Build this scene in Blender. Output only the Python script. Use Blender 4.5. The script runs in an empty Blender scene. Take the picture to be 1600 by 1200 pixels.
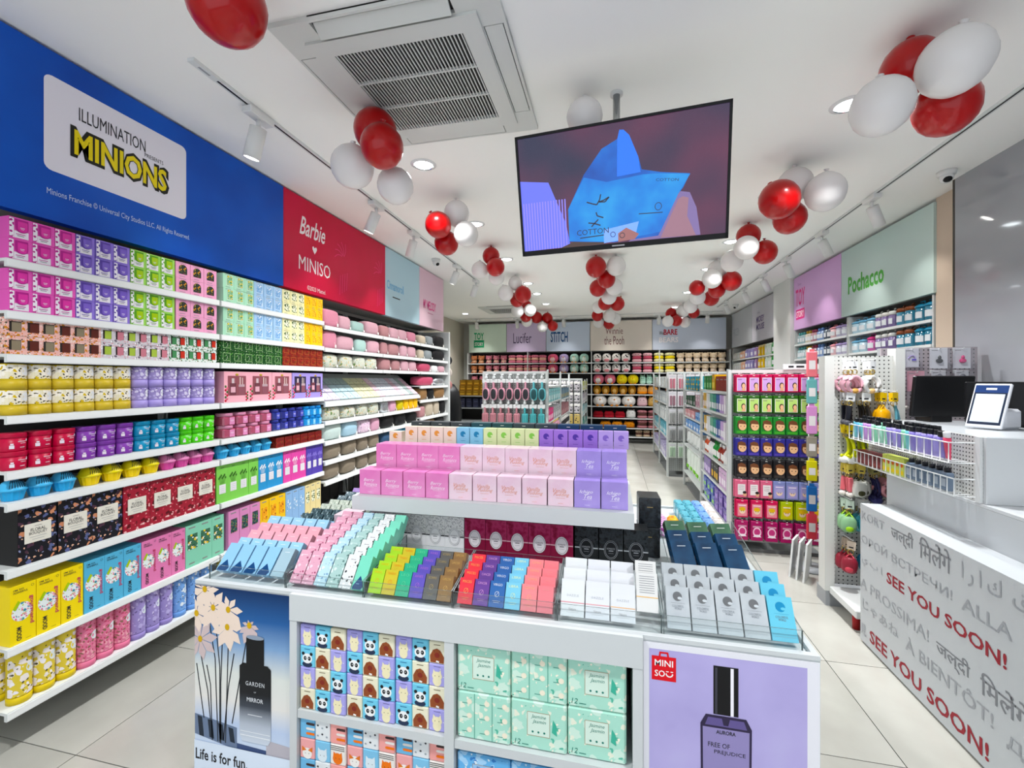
import bpy, math, random
from math import sin, cos, pi, radians
from mathutils import Vector, Matrix
random.seed(7)
scn = bpy.context.scene
col = scn.collection
# ------------------------------------------------------------------ camera, world, exposure
cam_d = bpy.data.cameras.new('camera'); cam = bpy.data.objects.new('camera', cam_d); col.objects.link(cam)
cam_d.sensor_width = 36.0; cam_d.lens = 690.0 / 1600 * 36.0
cam_d.shift_y = -7 / 1600; cam_d.clip_start = 0.05; cam_d.clip_end = 200
YAW = math.atan(157 / 690)
cam.location = (0, 0, 1.5); cam.rotation_euler = (pi / 2, 0, YAW)
scn.camera = cam
w = bpy.data.worlds.new('mall_light'); scn.world = w; w.use_nodes = True
w.node_tree.nodes['Background'].inputs[0].default_value = (0.86, 0.92, 1.0, 1)
w.node_tree.nodes['Background'].inputs[1].default_value = 1.2
vs = scn.view_settings
vs.view_transform = 'Standard'; vs.look = 'None'; vs.gamma = 1.0; vs.use_curve_mapping = False
vs.exposure = 0.18
DOWN_W = 24.0      # watts of a downlight
SPOT_W = 12.0      # watts of a track spot
# ------------------------------------------------------------------ materials
def lin(h):
    h = h.lstrip('#'); r = []
    for i in (0, 2, 4):
        c = int(h[i:i + 2], 16) / 255.0
        r.append(c / 12.92 if c <= 0.04045 else ((c + 0.055) / 1.055) ** 2.4)
    l = 0.2126 * r[0] + 0.7152 * r[1] + 0.0722 * r[2]     # prints are strongly saturated
    r = [min(1.0, max(0.0, l + (c - l) * 1.13)) for c in r]
    return (r[0], r[1], r[2], 1.0)
MATS = {}
def mat(hexc, rough=0.5, metal=0.0, emit=0.0, coat=0.0, name=None):
    key = (hexc, rough, metal, emit, coat)
    if key in MATS: return MATS[key]
    m = bpy.data.materials.new(name or 'paint_' + hexc); m.use_nodes = True
    b = m.node_tree.nodes['Principled BSDF']
    b.inputs['Base Color'].default_value = lin(hexc); b.inputs['Roughness'].default_value = rough
    b.inputs['Metallic'].default_value = metal
    if rough >= 0.3: b.inputs['Specular IOR Level'].default_value = 0.28
    if coat: b.inputs['Coat Weight'].default_value = coat
    if emit:
        b.inputs['Emission Color'].default_value = lin(hexc); b.inputs['Emission Strength'].default_value = emit
    MATS[key] = m
    return m
def pat(name, base, spots, rough=0.5, distort=0.0):
    """printed pattern: spots = [(hex, scale, threshold, seed), ...] of voronoi blobs over a base colour"""
    if name in MATS: return MATS[name]
    m = bpy.data.materials.new(name); m.use_nodes = True; nt = m.node_tree; N = nt.nodes; K = nt.links
    b = N['Principled BSDF']; b.inputs['Roughness'].default_value = rough; b.inputs['Specular IOR Level'].default_value = 0.28
    tc = N.new('ShaderNodeTexCoord'); src = tc.outputs['Object']
    if distort:
        nz = N.new('ShaderNodeTexNoise'); nz.inputs['Scale'].default_value = 40; K.new(src, nz.inputs['Vector'])
        vm = N.new('ShaderNodeVectorMath'); vm.operation = 'SCALE'; vm.inputs['Scale'].default_value = distort
        K.new(nz.outputs['Color'], vm.inputs[0])
        va = N.new('ShaderNodeVectorMath'); va.operation = 'ADD'; K.new(src, va.inputs[0]); K.new(vm.outputs[0], va.inputs[1]); src = va.outputs[0]
    prev = None
    for hx, sc, th, seed in spots:
        mp = N.new('ShaderNodeMapping'); mp.inputs['Location'].default_value = (seed * 1.37, seed * 0.71, seed * 2.13)
        K.new(src, mp.inputs['Vector'])
        v = N.new('ShaderNodeTexVoronoi'); v.inputs['Scale'].default_value = sc; K.new(mp.outputs[0], v.inputs['Vector'])
        lt = N.new('ShaderNodeMath'); lt.operation = 'LESS_THAN'; lt.inputs[1].default_value = th
        K.new(v.outputs['Distance'], lt.inputs[0])
        mx = N.new('ShaderNodeMix'); mx.data_type = 'RGBA'
        K.new(lt.outputs[0], mx.inputs['Factor'])
        if prev is None: mx.inputs['A'].default_value = lin(base)
        else: K.new(prev, mx.inputs['A'])
        mx.inputs['B'].default_value = lin(hx); prev = mx.outputs['Result']
    if prev is not None: K.new(prev, b.inputs['Base Color'])
    MATS[name] = m
    return m
def ramp(name, stops, scale=8.0, rough=0.5, grad=None, bump=0.0, detail=3.0, metal=0.0):
    """noise through a colour ramp; with grad=(axis, lo, hi) a printed gradient along one local axis instead"""
    if name in MATS: return MATS[name]
    m = bpy.data.materials.new(name); m.use_nodes = True; nt = m.node_tree; N = nt.nodes; K = nt.links
    b = N['Principled BSDF']; b.inputs['Roughness'].default_value = rough; b.inputs['Metallic'].default_value = metal; b.inputs['Specular IOR Level'].default_value = 0.28 if rough >= .3 else 0.5
    tc = N.new('ShaderNodeTexCoord'); cr = N.new('ShaderNodeValToRGB')
    if grad:
        sx = N.new('ShaderNodeSeparateXYZ'); K.new(tc.outputs['Object'], sx.inputs[0])
        mr = N.new('ShaderNodeMapRange'); mr.inputs['From Min'].default_value = grad[1]; mr.inputs['From Max'].default_value = grad[2]
        K.new(sx.outputs['XYZ'.index(grad[0])], mr.inputs['Value']); K.new(mr.outputs[0], cr.inputs[0])
    else:
        nz = N.new('ShaderNodeTexNoise'); nz.inputs['Scale'].default_value = scale; nz.inputs['Detail'].default_value = detail
        K.new(tc.outputs['Object'], nz.inputs['Vector']); K.new(nz.outputs['Fac'], cr.inputs[0])
        if bump:
            bp = N.new('ShaderNodeBump'); bp.inputs['Strength'].default_value = bump; bp.inputs['Distance'].default_value = 0.01
            K.new(nz.outputs['Fac'], bp.inputs['Height']); K.new(bp.outputs[0], b.inputs['Normal'])
    e = cr.color_ramp.elements
    while len(e) < len(stops): e.new(0.5)
    for q, (p, hx) in zip(e, stops): q.position = p; q.color = lin(hx)
    K.new(cr.outputs[0], b.inputs['Base Color'])
    MATS[name] = m
    return m
def clear(name, tint, gloss=0.1, rough=0.03):
    """clear plastic sheet: mostly transparent with a constant share of gloss"""
    if name in MATS: return MATS[name]
    m = bpy.data.materials.new(name); m.use_nodes = True; nt = m.node_tree; N = nt.nodes; K = nt.links
    N.remove(N['Principled BSDF']); t = N.new('ShaderNodeBsdfTransparent'); t.inputs[0].default_value = lin(tint)
    g = N.new('ShaderNodeBsdfGlossy'); g.inputs['Roughness'].default_value = rough
    mx = N.new('ShaderNodeMixShader'); mx.inputs[0].default_value = gloss
    K.new(t.outputs[0], mx.inputs[1]); K.new(g.outputs[0], mx.inputs[2]); K.new(mx.outputs[0], N['Material Output'].inputs[0])
    MATS[name] = m
    return m
def fabric(name, hexc, rough=0.9, hex2=None):
    return ramp(name, [(0.35, hexc), (0.7, hex2 or hexc)], scale=60, rough=rough, bump=0.25)
WHITE = mat('e9ebea', 0.35); WHITE2 = mat('dcdfde', 0.4); BLACK = mat('0c0c0e', 0.4); DARK = mat('1b1b1d', 0.6)
GREYM = mat('9a9da0', 0.4); CHROME = mat('c8cacc', 0.2, 1.0); PAPER = mat('f3f1ec', 0.6); STEEL = mat('e4e6e6', 0.3)
INK = mat('26262a', 0.6); ACRYL = clear('clear_acrylic', 'fbfdfd', 0.05); ACEDGE = mat('5f6a6a', 0.2)
BAGCLEAR = clear('clear_bag', 'f4f4f6', 0.14, 0.12)
# ------------------------------------------------------------------ mesh building
TXT = {}
def textgeo(s, shear=0.0, bold=0.0, space=1.0):
    key = (s, shear, bold, space)
    if key in TXT: return TXT[key]
    c = bpy.data.curves.new('lettering_curve', 'FONT'); c.body = s; c.size = 1.0; c.resolution_u = 2
    c.shear = shear; c.offset = bold; c.space_character = space; c.fill_mode = 'FRONT'
    o = bpy.data.objects.new('lettering_curve', c); me = bpy.data.meshes.new_from_object(o)
    vs_ = [(v.co.x, v.co.y) for v in me.vertices]; fs = [tuple(p.vertices) for p in me.polygons]
    bpy.data.objects.remove(o); bpy.data.curves.remove(c); bpy.data.meshes.remove(me)
    if not vs_: vs_ = [(0, 0)]
    x0 = min(v[0] for v in vs_); x1 = max(v[0] for v in vs_); y0 = min(v[1] for v in vs_); y1 = max(v[1] for v in vs_)
    TXT[key] = ([((x - (x0 + x1) / 2), (y - (y0 + y1) / 2)) for x, y in vs_], fs, x1 - x0, y1 - y0)
    return TXT[key]
class MB:
    def __init__(s): s.v = []; s.f = []; s.mi = []; s.sm = []; s.m = []; s.T = None
    def mid(s, m):
        if m not in s.m: s.m.append(m)
        return s.m.index(m)
    def add(s, vs, fs, m, smooth=False):
        o = len(s.v); i = s.mid(m)
        if s.T is not None: vs = [tuple(s.T @ Vector(p)) for p in vs]
        s.v.extend(vs)
        for f in fs: s.f.append(tuple(o + k for k in f)); s.mi.append(i); s.sm.append(smooth)
        return s
    def box(s, x0, x1, y0, y1, z0, z1, m, mf=None, mt=None):
        vs = [(x0, y0, z0), (x1, y0, z0), (x1, y1, z0), (x0, y1, z0), (x0, y0, z1), (x1, y0, z1), (x1, y1, z1), (x0, y1, z1)]
        s.add(vs, [(0, 3, 2, 1), (1, 2, 6, 5), (2, 3, 7, 6), (3, 0, 4, 7)], m)
        o = len(s.v) - 8
        s.f.append((o, o + 1, o + 5, o + 4)); s.mi.append(s.mid(mf or m)); s.sm.append(False)
        s.f.append((o + 4, o + 5, o + 6, o + 7)); s.mi.append(s.mid(mt or m)); s.sm.append(False)
        return s
    def bbox(s, x0, x1, y0, y1, z0, z1, m, b=0.006):
        """box with chamfered edges"""
        xs = (x0, x1); ys = (y0, y1); zs = (z0, z1); vs = []; idx = {}
        for i in range(2):
            for j in range(2):
                for k in range(2):
                    sx, sy, sz = (1, -1)[i], (1, -1)[j], (1, -1)[k]
                    for a in range(3):
                        p = [xs[i] + sx * b * (a != 0), ys[j] + sy * b * (a != 1), zs[k] + sz * b * (a != 2)]
                        idx[(i, j, k, a)] = len(vs); vs.append(tuple(p))
        fs = []
        for a in range(3):
            o = [q for q in range(3) if q != a]
            for e in range(2):
                c = []
                for u, t in ((0, 0), (1, 0), (1, 1), (0, 1)):
                    ijk = [0, 0, 0]; ijk[a] = e; ijk[o[0]] = u; ijk[o[1]] = t; c.append(idx[(*ijk, a)])
                fs.append(tuple(c))
        for a in range(3):
            o = [q for q in range(3) if q != a]
            for u in range(2):
                for t in range(2):
                    A = [0, 0, 0]; A[o[0]] = u; A[o[1]] = t; B = list(A); B[a] = 1
                    fs.append((idx[(*A, o[0])], idx[(*B, o[0])], idx[(*B, o[1])], idx[(*A, o[1])]))
        for i in range(2):
            for j in range(2):
                for k in range(2): fs.append(tuple(idx[(i, j, k, a)] for a in range(3)))
        return s.add(vs, fs, m)
    def quad(s, a, b, c, d, m): return s.add([a, b, c, d], [(0, 1, 2, 3)], m)
    def poly(s, pts, m): return s.add(pts, [tuple(range(len(pts)))], m)
    def fr(s, x0, x1, z0, z1, y, m): return s.quad((x0, y, z0), (x1, y, z0), (x1, y, z1), (x0, y, z1), m)
    def fp(s, pts, y, m): return s.poly([(x, y, z) for x, z in pts], m)
    def fd(s, cx, cz, rx, rz, y, m, n=14, a0=0.0, a1=2 * pi):
        return s.fp([(cx + rx * cos(a0 + (a1 - a0) * i / n), cz + rz * sin(a0 + (a1 - a0) * i / n)) for i in range(n + (a1 - a0 < 6.2))], y, m)
    def ring(s, cx, cz, rx, rz, w_, y, m, n=18):
        vs = []
        for i in range(n):
            a = 2 * pi * i / n; vs += [(cx + rx * cos(a), y, cz + rz * sin(a)), (cx + (rx - w_) * cos(a), y, cz + (rz - w_) * sin(a))]
        return s.add(vs, [(2 * i, 2 * ((i + 1) % n), 2 * ((i + 1) % n) + 1, 2 * i + 1) for i in range(n)], m)
    def line(s, p, q, w_, y, m):
        dx, dz = q[0] - p[0], q[1] - p[1]; l = math.hypot(dx, dz) or 1; nx, nz = -dz / l * w_ / 2, dx / l * w_ / 2
        return s.fp([(p[0] - nx, p[1] - nz), (q[0] - nx, q[1] - nz), (q[0] + nx, q[1] + nz), (p[0] + nx, p[1] + nz)], y, m)
    def text(s, t, cx, cz, h, y, m, width=None, rot=0.0, shear=0.0, bold=0.0, space=1.0):
        vs, fs, W, H = textgeo(t, shear, bold, space)
        k = h / max(H, 1e-4); kx = (width / W) if width else k; c, sn = cos(rot), sin(rot)
        out = [(cx + (a * kx) * c - (b * k) * sn, y, cz + (a * kx) * sn + (b * k) * c) for a, b in vs]
        return s.add(out, fs, m)
    def lathe(s, prof, m, seg=16, cx=0, cy=0, smooth=True, ax=None):
        vs = []; fs = []; n = len(prof)
        for r, z in prof:
            for i in range(seg):
                a = 2 * pi * i / seg; vs.append((cx + r * cos(a), cy + r * sin(a), z))
        for j in range(n - 1):
            for i in range(seg):
                k = (i + 1) % seg; fs.append((j * seg + i, j * seg + k, (j + 1) * seg + k, (j + 1) * seg + i))
        if prof[0][0] > 1e-6: fs.append(tuple(reversed(range(seg))))
        if prof[-1][0] > 1e-6: fs.append(tuple((n - 1) * seg + i for i in range(seg)))
        return s.add(vs, fs, m, smooth)
    def cyl(s, cx, cy, z0, z1, r, m, seg=14, r1=None): return s.lathe([(r, z0), (r if r1 is None else r1, z1)], m, seg, cx, cy, True)
    def arc(s, r, z0, z1, a0, a1, m, n=6, cx=0, cy=0):
        """patch wrapped round a cylinder, angles from the front (-y)"""
        vs = []
        for i in range(n + 1):
            a = -pi / 2 + a0 + (a1 - a0) * i / n; vs += [(cx + r * cos(a), cy + r * sin(a), z0), (cx + r * cos(a), cy + r * sin(a), z1)]
        return s.add(vs, [(2 * i, 2 * i + 2, 2 * i + 3, 2 * i + 1) for i in range(n)], m, True)
    def arcdisc(s, R, cz, r, a, m, n=14):
        vs = []
        for i in range(n):
            t = 2 * pi * i / n; b = -pi / 2 + a + r * cos(t) / R; vs.append((R * cos(b), R * sin(b), cz + r * sin(t)))
        b = -pi / 2 + a; vs.append(((R + .0004) * cos(b), (R + .0004) * sin(b), cz))
        return s.add(vs, [(i, (i + 1) % n, n) for i in range(n)], m, True)
    def ball(s, c, rx, ry, rz, m, seg=14, rings=8, e=1.0, lo=-1.0, hi=1.0):
        vs = []; fs = []
        f = lambda v: math.copysign(abs(v) ** e, v)
        for j in range(rings + 1):
            p = -pi / 2 + pi * j / rings
            for i in range(seg):
                a = 2 * pi * i / seg
                vs.append((c[0] + rx * f(cos(p)) * f(cos(a)), c[1] + ry * f(cos(p)) * f(sin(a)), c[2] + rz * f(sin(p))))
        for j in range(rings):
            for i in range(seg):
                k = (i + 1) % seg; fs.append((j * seg + i, j * seg + k, (j + 1) * seg + k, (j + 1) * seg + i))
        return s.add(vs, fs, m, True)
    def tube(s, pts, r, m, seg=6, closed=False):
        vs = []; fs = []; n = len(pts); P = [Vector(p) for p in pts]
        for i, p in enumerate(P):
            a = P[(i - 1) % n] if (closed or i > 0) else p; b = P[(i + 1) % n] if (closed or i < n - 1) else p
            d = (b - a).normalized(); up = Vector((0, 0, 1)) if abs(d.z) < 0.9 else Vector((1, 0, 0))
            x = d.cross(up).normalized(); y = d.cross(x)
            for k in range(seg):
                t = 2 * pi * k / seg; q = p + x * (r * cos(t)) + y * (r * sin(t)); vs.append(tuple(q))
        for i in range(n if closed else n - 1):
            j = (i + 1) % n
            for k in range(seg):
                l = (k + 1) % seg; fs.append((i * seg + k, i * seg + l, j * seg + l, j * seg + k))
        if not closed: fs += [tuple(range(seg)), tuple((n - 1) * seg + k for k in reversed(range(seg)))]
        return s.add(vs, fs, m, seg > 4)
    def mesh(s, name):
        me = bpy.data.meshes.new(name); me.from_pydata([tuple(p) for p in s.v], [], s.f)
        for m in s.m: me.materials.append(m)
        me.polygons.foreach_set('material_index', s.mi); me.polygons.foreach_set('use_smooth', s.sm)
        me.update()
        return me
# ------------------------------------------------------------------ objects
LABELS = {}
def link(o, parent=None):
    col.objects.link(o)
    if parent is not None: o.parent = parent
    return o
def tag(o, label, cat, group=None):
    o['label'] = label; o['category'] = cat
    if group: o['group'] = group
    LABELS.setdefault(label, []).append(o.name)
    n = len(label.split())
    if n < 4 or n > 16: print('LABEL LENGTH', n, label)
    return o
def obj(name, mb, parent=None, loc=(0, 0, 0), rot=(0, 0, 0), label=None):
    me = mb.mesh(name) if isinstance(mb, MB) else mb
    o = bpy.data.objects.new(name, me); o.location = loc; o.rotation_euler = rot; link(o, parent)
    if label: o['label'] = label
    return o
def thing(name, label, cat, loc=(0, 0, 0), rot=(0, 0, 0), group=None):
    o = bpy.data.objects.new(name, None); o.empty_display_size = 0.05; o.location = loc; o.rotation_euler = rot
    link(o); return tag(o, label, cat, group)
def struct(name, mb, parent=None, loc=(0, 0, 0), rot=(0, 0, 0)):
    o = obj(name, mb, parent, loc, rot)
    if parent is None: o['kind'] = 'structure'
    return o
class Proto:
    """a kind of thing: parts = [(name, mesh builder, [(sub name, mesh builder), ...]), ...]"""
    def __init__(s, name, cat, parts):
        s.name = name; s.cat = cat; s.parts = []
        for p in parts:
            sub = [(q[0], q[1].mesh(q[0])) for q in (p[2] if len(p) > 2 else [])]
            s.parts.append((p[0], p[1].mesh(p[0] if len(parts) > 1 else name), sub))
    def put(s, label, loc, rot=(0, 0, 0), group=None, scale=None):
        if len(s.parts) == 1 and not s.parts[0][2]:
            o = bpy.data.objects.new(s.name, s.parts[0][1]); o.location = loc; o.rotation_euler = rot; link(o); tag(o, label, s.cat, group)
        else:
            o = thing(s.name, label, s.cat, loc, rot, group)
            for n, me, sub in s.parts:
                c = link(bpy.data.objects.new(n, me), o)
                for n2, m2 in sub: link(bpy.data.objects.new(n2, m2), c)
        if scale: o.scale = scale
        return o
ORD = ['first', 'second', 'third', 'fourth', 'fifth', 'sixth', 'seventh', 'eighth', 'ninth', 'tenth', 'eleventh', 'twelfth', 'thirteenth', 'fourteenth', 'fifteenth', 'sixteenth', 'seventeenth', 'eighteenth']
NUM = ['zero', 'one', 'two', 'three', 'four', 'five', 'six', 'seven', 'eight', 'nine', 'ten', 'eleven', 'twelve', 'thirteen', 'fourteen', 'fifteen', 'sixteen', 'seventeen', 'eighteen']
def nth(i, n): return 'only one' if n == 1 else '%s of %s' % (ORD[i], NUM[n])
# ------------------------------------------------------------------ the room
CZ = 2.97
TILE = ramp('floor_tile', [(0.3, 'a09f98'), (0.55, 'abaaa3'), (0.8, 'b6b5ae')], scale=2.2, rough=0.22, detail=6)
GROUT = mat('3c3d3c', 0.8)
WALLM = mat('cfcfc9', 0.6); CEILM = mat('f7f7f4', 0.7)
fb = MB().box(-4.2, 3.4, -1.8, 11.4, -0.12, -0.004, GROUT); floor = struct('floor', fb)
tx, ty = 0.64, 0.667
tile_me = MB().box(0.002, tx - 0.002, 0.002, ty - 0.002, -0.0039, 0.0, TILE).mesh('tile')
nt_ = 0
for i in range(-9, 5):
    for j in range(-6, 15):
        x = 1.11 + i * tx; y = 2.0 + j * ty
        if x + tx < -3.9 or x > 3.0 or y > 11.2 or (y > -1.9) is False: continue
        if x < -2.9 and y < 5.6: continue
        o = bpy.data.objects.new('tile', tile_me); o.location = (x, y, 0); link(o, floor); nt_ += 1
struct('ceiling', MB().box(-4.2, 3.4, -1.8, 11.4, CZ, CZ + 0.12, CEILM))
struct('wall_left', MB().box(-2.95, -2.82, -1.8, 6.3, 0, CZ, WALLM))
struct('wall_left_return', MB().box(-3.95, -2.95, 6.2, 6.3, 0, CZ, WALLM))
struct('wall_left_rear', MB().box(-3.95, -3.83, 6.3, 11.2, 0, CZ, mat('c9c4b6', 0.6)))
struct('wall_back', MB().box(-3.95, 3.2, 11.1, 11.25, 0, CZ, WALLM))
struct('wall_right', MB().box(3.0, 3.15, 3.9, 11.1, 0, CZ, mat('c4bdb2', 0.6)))
GLOSSW = mat('9c9ea3', 0.09, coat=0.3)
struct('wall_right_panel', MB().box(2.45, 2.55, -1.8, 3.88, 0, CZ, GLOSSW))
struct('trim_1', MB().box(2.448, 2.56, 3.88, 3.90, 0, CZ, mat('4a4743', 0.5)))
struct('wall_right_column', MB().box(2.50, 3.0, 7.10, 7.78, 0, CZ, mat('dddddb', 0.6)))
struct('wall_right_return', MB().box(2.56, 2.64, 3.92, 4.26, 0, CZ, mat('c8b8a8', 0.6)))
struct('baseboard_left', MB().box(-3.83, -3.81, 6.3, 11.1, 0, 0.1, WHITE2))
# ------------------------------------------------------------------ ceiling cassette air conditioner
def cassette(label, x0, x1, y0, y1, slats):
    cx, cy, s = (x0 + x1) / 2, (y0 + y1) / 2, (x1 - x0) / 0.97
    t = thing('ceiling_air_conditioner', label, 'air conditioner', (cx, cy, CZ), group='ceiling air conditioners')
    PAN = mat('d3d5d2', 0.45); sh = mat('b5b7b5', 0.5)
    h = 0.485 * s
    # frame of four corner blocks and four louvre bays
    f = MB(); i_ = 0.385 * s; k = 0.30 * s
    for sx in (-1, 1):
        for sy in (-1, 1):
            f = MB(); xa, xb = sorted((sx * h, sx * k)); ya, yb = sorted((sy * h, sy * k)); f.box(xa, xb, ya, yb, -0.022, 0, PAN); obj('corner_frame', f, t)
    for n in range(4):
        m = MB(); a = n * pi / 2; m.T = Matrix.Rotation(a, 4, 'Z')
        m.box(-k, k, -h, -h + 0.012 * s, -0.022, 0, PAN); m.box(-k, k, -i_ - 0.004 * s, -i_ + 0.0, -0.022, 0, PAN)
        m.box(-k, k, -h, -i_, -0.006, 0, BLACK)
        b = obj('air_outlet', m, t)
        l = MB(); l.T = Matrix.Rotation(a, 4, 'Z')
        z1, z2 = (-0.030, -0.012) if n == 0 else (-0.023, -0.019)
        if n == 0:
            l.add([(-k + .01, -h + .024, -.012), (k - .01, -h + .024, -.012), (k - .01, -i_ - .022, -.045), (-k + .01, -i_ - .022, -.045),
                   (-k + .01, -h + .03, -.004), (k - .01, -h + .03, -.004), (k - .01, -i_ - .016, -.037), (-k + .01, -i_ - .016, -.037)],
                  [(0, 1, 2, 3), (7, 6, 5, 4), (0, 3, 7, 4), (1, 5, 6, 2), (3, 2, 6, 7), (0, 4, 5, 1)], PAN)
        else:
            l.box(-k + .004, k - .004, -h + 0.016 * s, -i_ - 0.008 * s, -0.022, -0.018, PAN)
        obj('louvre', l, b)
    p = MB(); g = 0.30 * s
    z = -0.034
    p.box(-i_, i_, -i_, -g, z, 0, PAN); p.box(-i_, i_, g, i_, z, 0, PAN); p.box(-i_, -g, -g, g, z, 0, PAN); p.box(g, i_, -g, g, z, 0, PAN)
    p.box(-g, g, -g, g, -0.014, -0.01, BLACK)
    pn = obj('grille_panel', p, t)
    for j in range(slats):
        x = -g + (j + 0.5) * 2 * g / slats
        obj('slat', MB().box(x - 0.0026 * s, x + 0.0026 * s, -g, g, z + .001, z + .006, PAN), pn)
    for y in (-g / 3, g / 3): obj('crossbar', MB().box(-g, g, y - 0.004, y + 0.004, z, -0.02, PAN), pn)
    return t
cassette('large white ceiling air conditioner with black slatted intake grille above the shop front', -1.39, -0.42, 1.555, 2.525, 36)
cassette('distant white ceiling air conditioner with grey grille near the back wall', -2.65, -1.75, 8.55, 9.45, 14)
# ------------------------------------------------------------------ recessed downlights
def ringmesh(r0, r1, z, m, mb=None):
    mb = mb or MB(); n = 24
    vs = []
    for i in range(n):
        a = 2 * pi * i / n; vs += [(r1 * cos(a), r1 * sin(a), -0.001), (r0 * cos(a), r0 * sin(a), z)]
    return mb.add(vs, [(2 * i, 2 * ((i + 1) % n), 2 * ((i + 1) % n) + 1, 2 * i + 1) for i in range(n)], m, True)
LAMP = mat('f4fbff', 0.5, emit=14.0, name='downlight_glow')
rim_me = ringmesh(0.066, 0.088, -0.010, mat('d8dadb', 0.25), ringmesh(0.066, 0.06, -0.010, CHROME)).mesh('trim_ring')
lens_me = MB().lathe([(0.0, -0.009), (0.03, -0.012), (0.052, -0.009), (0.062, -0.003)], LAMP, 20).mesh('lamp_lens')
def downlight(label, x, y):
    t = thing('recessed_downlight', label, 'downlight', (x, y, CZ), group='recessed ceiling downlights')
    link(bpy.data.objects.new('trim_ring', rim_me), t); link(bpy.data.objects.new('lamp_lens', lens_me), t)
    l = bpy.data.lights.new('downlight_lamp', 'AREA'); l.shape = 'DISK'; l.size = 0.13; l.energy = DOWN_W; l.spread = radians(122); l.color = (0.98, 0.99, 1.0)
    o = bpy.data.objects.new('downlight_lamp', l); o.location = (0, 0, -0.02); link(o, t)
yl = [0.35, 2.81, 3.99, 5.24, 6.63, 7.45, 8.5]; yr = [0.2, 2.70, 3.9, 5.10, 6.30, 7.9, 9.45]
for i, y in enumerate(yl): downlight('round recessed downlight, %s from the shop front in the left ceiling row' % ORD[i], -1.26, y)
for i, y in enumerate(yr): downlight('round recessed downlight, %s from the shop front in the right ceiling row' % ORD[i], 1.23, y)
downlight('round recessed downlight in the far left rear corner of the ceiling', -3.2, 9.37)
# ------------------------------------------------------------------ lighting tracks and spots
def track(label, p, q):
    t = MB(); dx = 0.012
    d = Vector(q) - Vector(p); a = math.atan2(d.y, d.x); L_ = d.length
    t.T = Matrix.Rotation(a, 4, 'Z')
    t.box(0, L_, -0.017, -0.006, -0.014, 0, WHITE2); t.box(0, L_, 0.006, 0.017, -0.014, 0, WHITE2); t.box(0, L_, -0.006, 0.006, -0.0145, 0, BLACK)
    r = thing('lighting_track', label, 'lighting track', (p[0], p[1], CZ), group='ceiling lighting tracks')
    obj('rail', t, r)
    e = MB(); e.T = Matrix.Rotation(a, 4, 'Z'); e.box(-0.14, 0.0, -0.018, 0.018, -0.016, 0, WHITE2); e.box(-0.10, -0.04, -0.006, 0.006, -0.0165, -0.015, GREYM)
    obj('power_feed', e, r)
track('white lighting track with black slot along the left side of the ceiling', (-1.88, 1.78, CZ), (-1.95, 6.3, CZ))
track('white lighting track with black slot along the right side of the ceiling', (1.99, 1.0, CZ), (2.06, 9.6, CZ))
track('white lighting track running across the ceiling before the back wall', (-3.5, 10.2, CZ), (2.3, 10.2, CZ))
SPOTM = mat('dfe0df', 0.4); GLOW = mat('fffdf6', 0.5, emit=18.0, name='spot_glow')
ad_me = MB().bbox(-0.03, 0.03, -0.085, 0.085, -0.05, -0.014, SPOTM, 0.004).mesh('track_adapter')
arm_me = MB().cyl(0, 0, -0.10, -0.05, 0.012, SPOTM, 10).mesh('swivel_arm')
head_me = MB().lathe([(0.02, 0.0), (0.042, -0.004), (0.043, -0.17), (0.038, -0.17), (0.036, -0.150)], SPOTM, 18).mesh('lamp_head')
lensg_me = MB().lathe([(0.0, -0.1695), (0.036, -0.1685), (0.0365, -0.15)], GLOW, 16).mesh('lamp_lens')
def spot(label, x, y, aim, across=False, power=SPOT_W):
    t = thing('track_spotlight', label, 'spotlight', (x, y, CZ), (0, 0, pi / 2 if across else 0), group='white track spotlights')
    link(bpy.data.objects.new('track_adapter', ad_me), t); link(bpy.data.objects.new('swivel_arm', arm_me), t)
    d = (Vector(aim) - Vector((x, y, CZ - 0.10))).normalized()
    if across: d = Matrix.Rotation(-pi / 2, 3, 'Z') @ d
    q = d.to_track_quat('-Z', 'Y').to_euler()
    h = link(bpy.data.objects.new('lamp_head', head_me), t); h.location = (0, 0, -0.09); h.rotation_euler = q
    link(bpy.data.objects.new('lamp_lens', lensg_me), h)
    l = bpy.data.lights.new('spot_lamp', 'SPOT'); l.energy = power; l.spot_size = radians(78); l.spot_blend = 0.7; l.shadow_soft_size = 0.035; l.color = (1, 0.97, 0.92)
    o = bpy.data.objects.new('spot_lamp', l); o.location = (0, 0, -0.174); link(o, h)
ls = [(2.05, (-2.4, 2.1)), (3.32, (-2.45, 3.3)), (4.05, (-2.42, 4.3)), (5.35, (-2.42, 5.4)), (6.2, (-2.42, 6.4))]
for i, (y, a) in enumerate(ls): spot('white cylinder spotlight, %s from the front on the left ceiling track' % ORD[i], -1.885 - 0.0155 * (y - 1.8), y, (a[0], a[1], 1.7 if i else 1.3))
rs = [(4.07, 4.4), (4.95, 5.2), (5.9, 6.2), (6.75, 7.0), (7.7, 8.0), (8.9, 9.4)]
for i, (y, a) in enumerate(rs): spot('white cylinder spotlight, %s from the front on the right ceiling track' % ORD[i], 1.992 + 0.008 * (y - 1), y, (2.55, a, 1.9))
bs = [-3.2, -2.2, -1.1, 0.0, 1.0, 2.0]
for i, x in enumerate(bs): spot('white cylinder spotlight, %s from the left on the rear ceiling track' % ORD[i], x, 10.2, (x, 10.8, 1.6), True)
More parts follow.
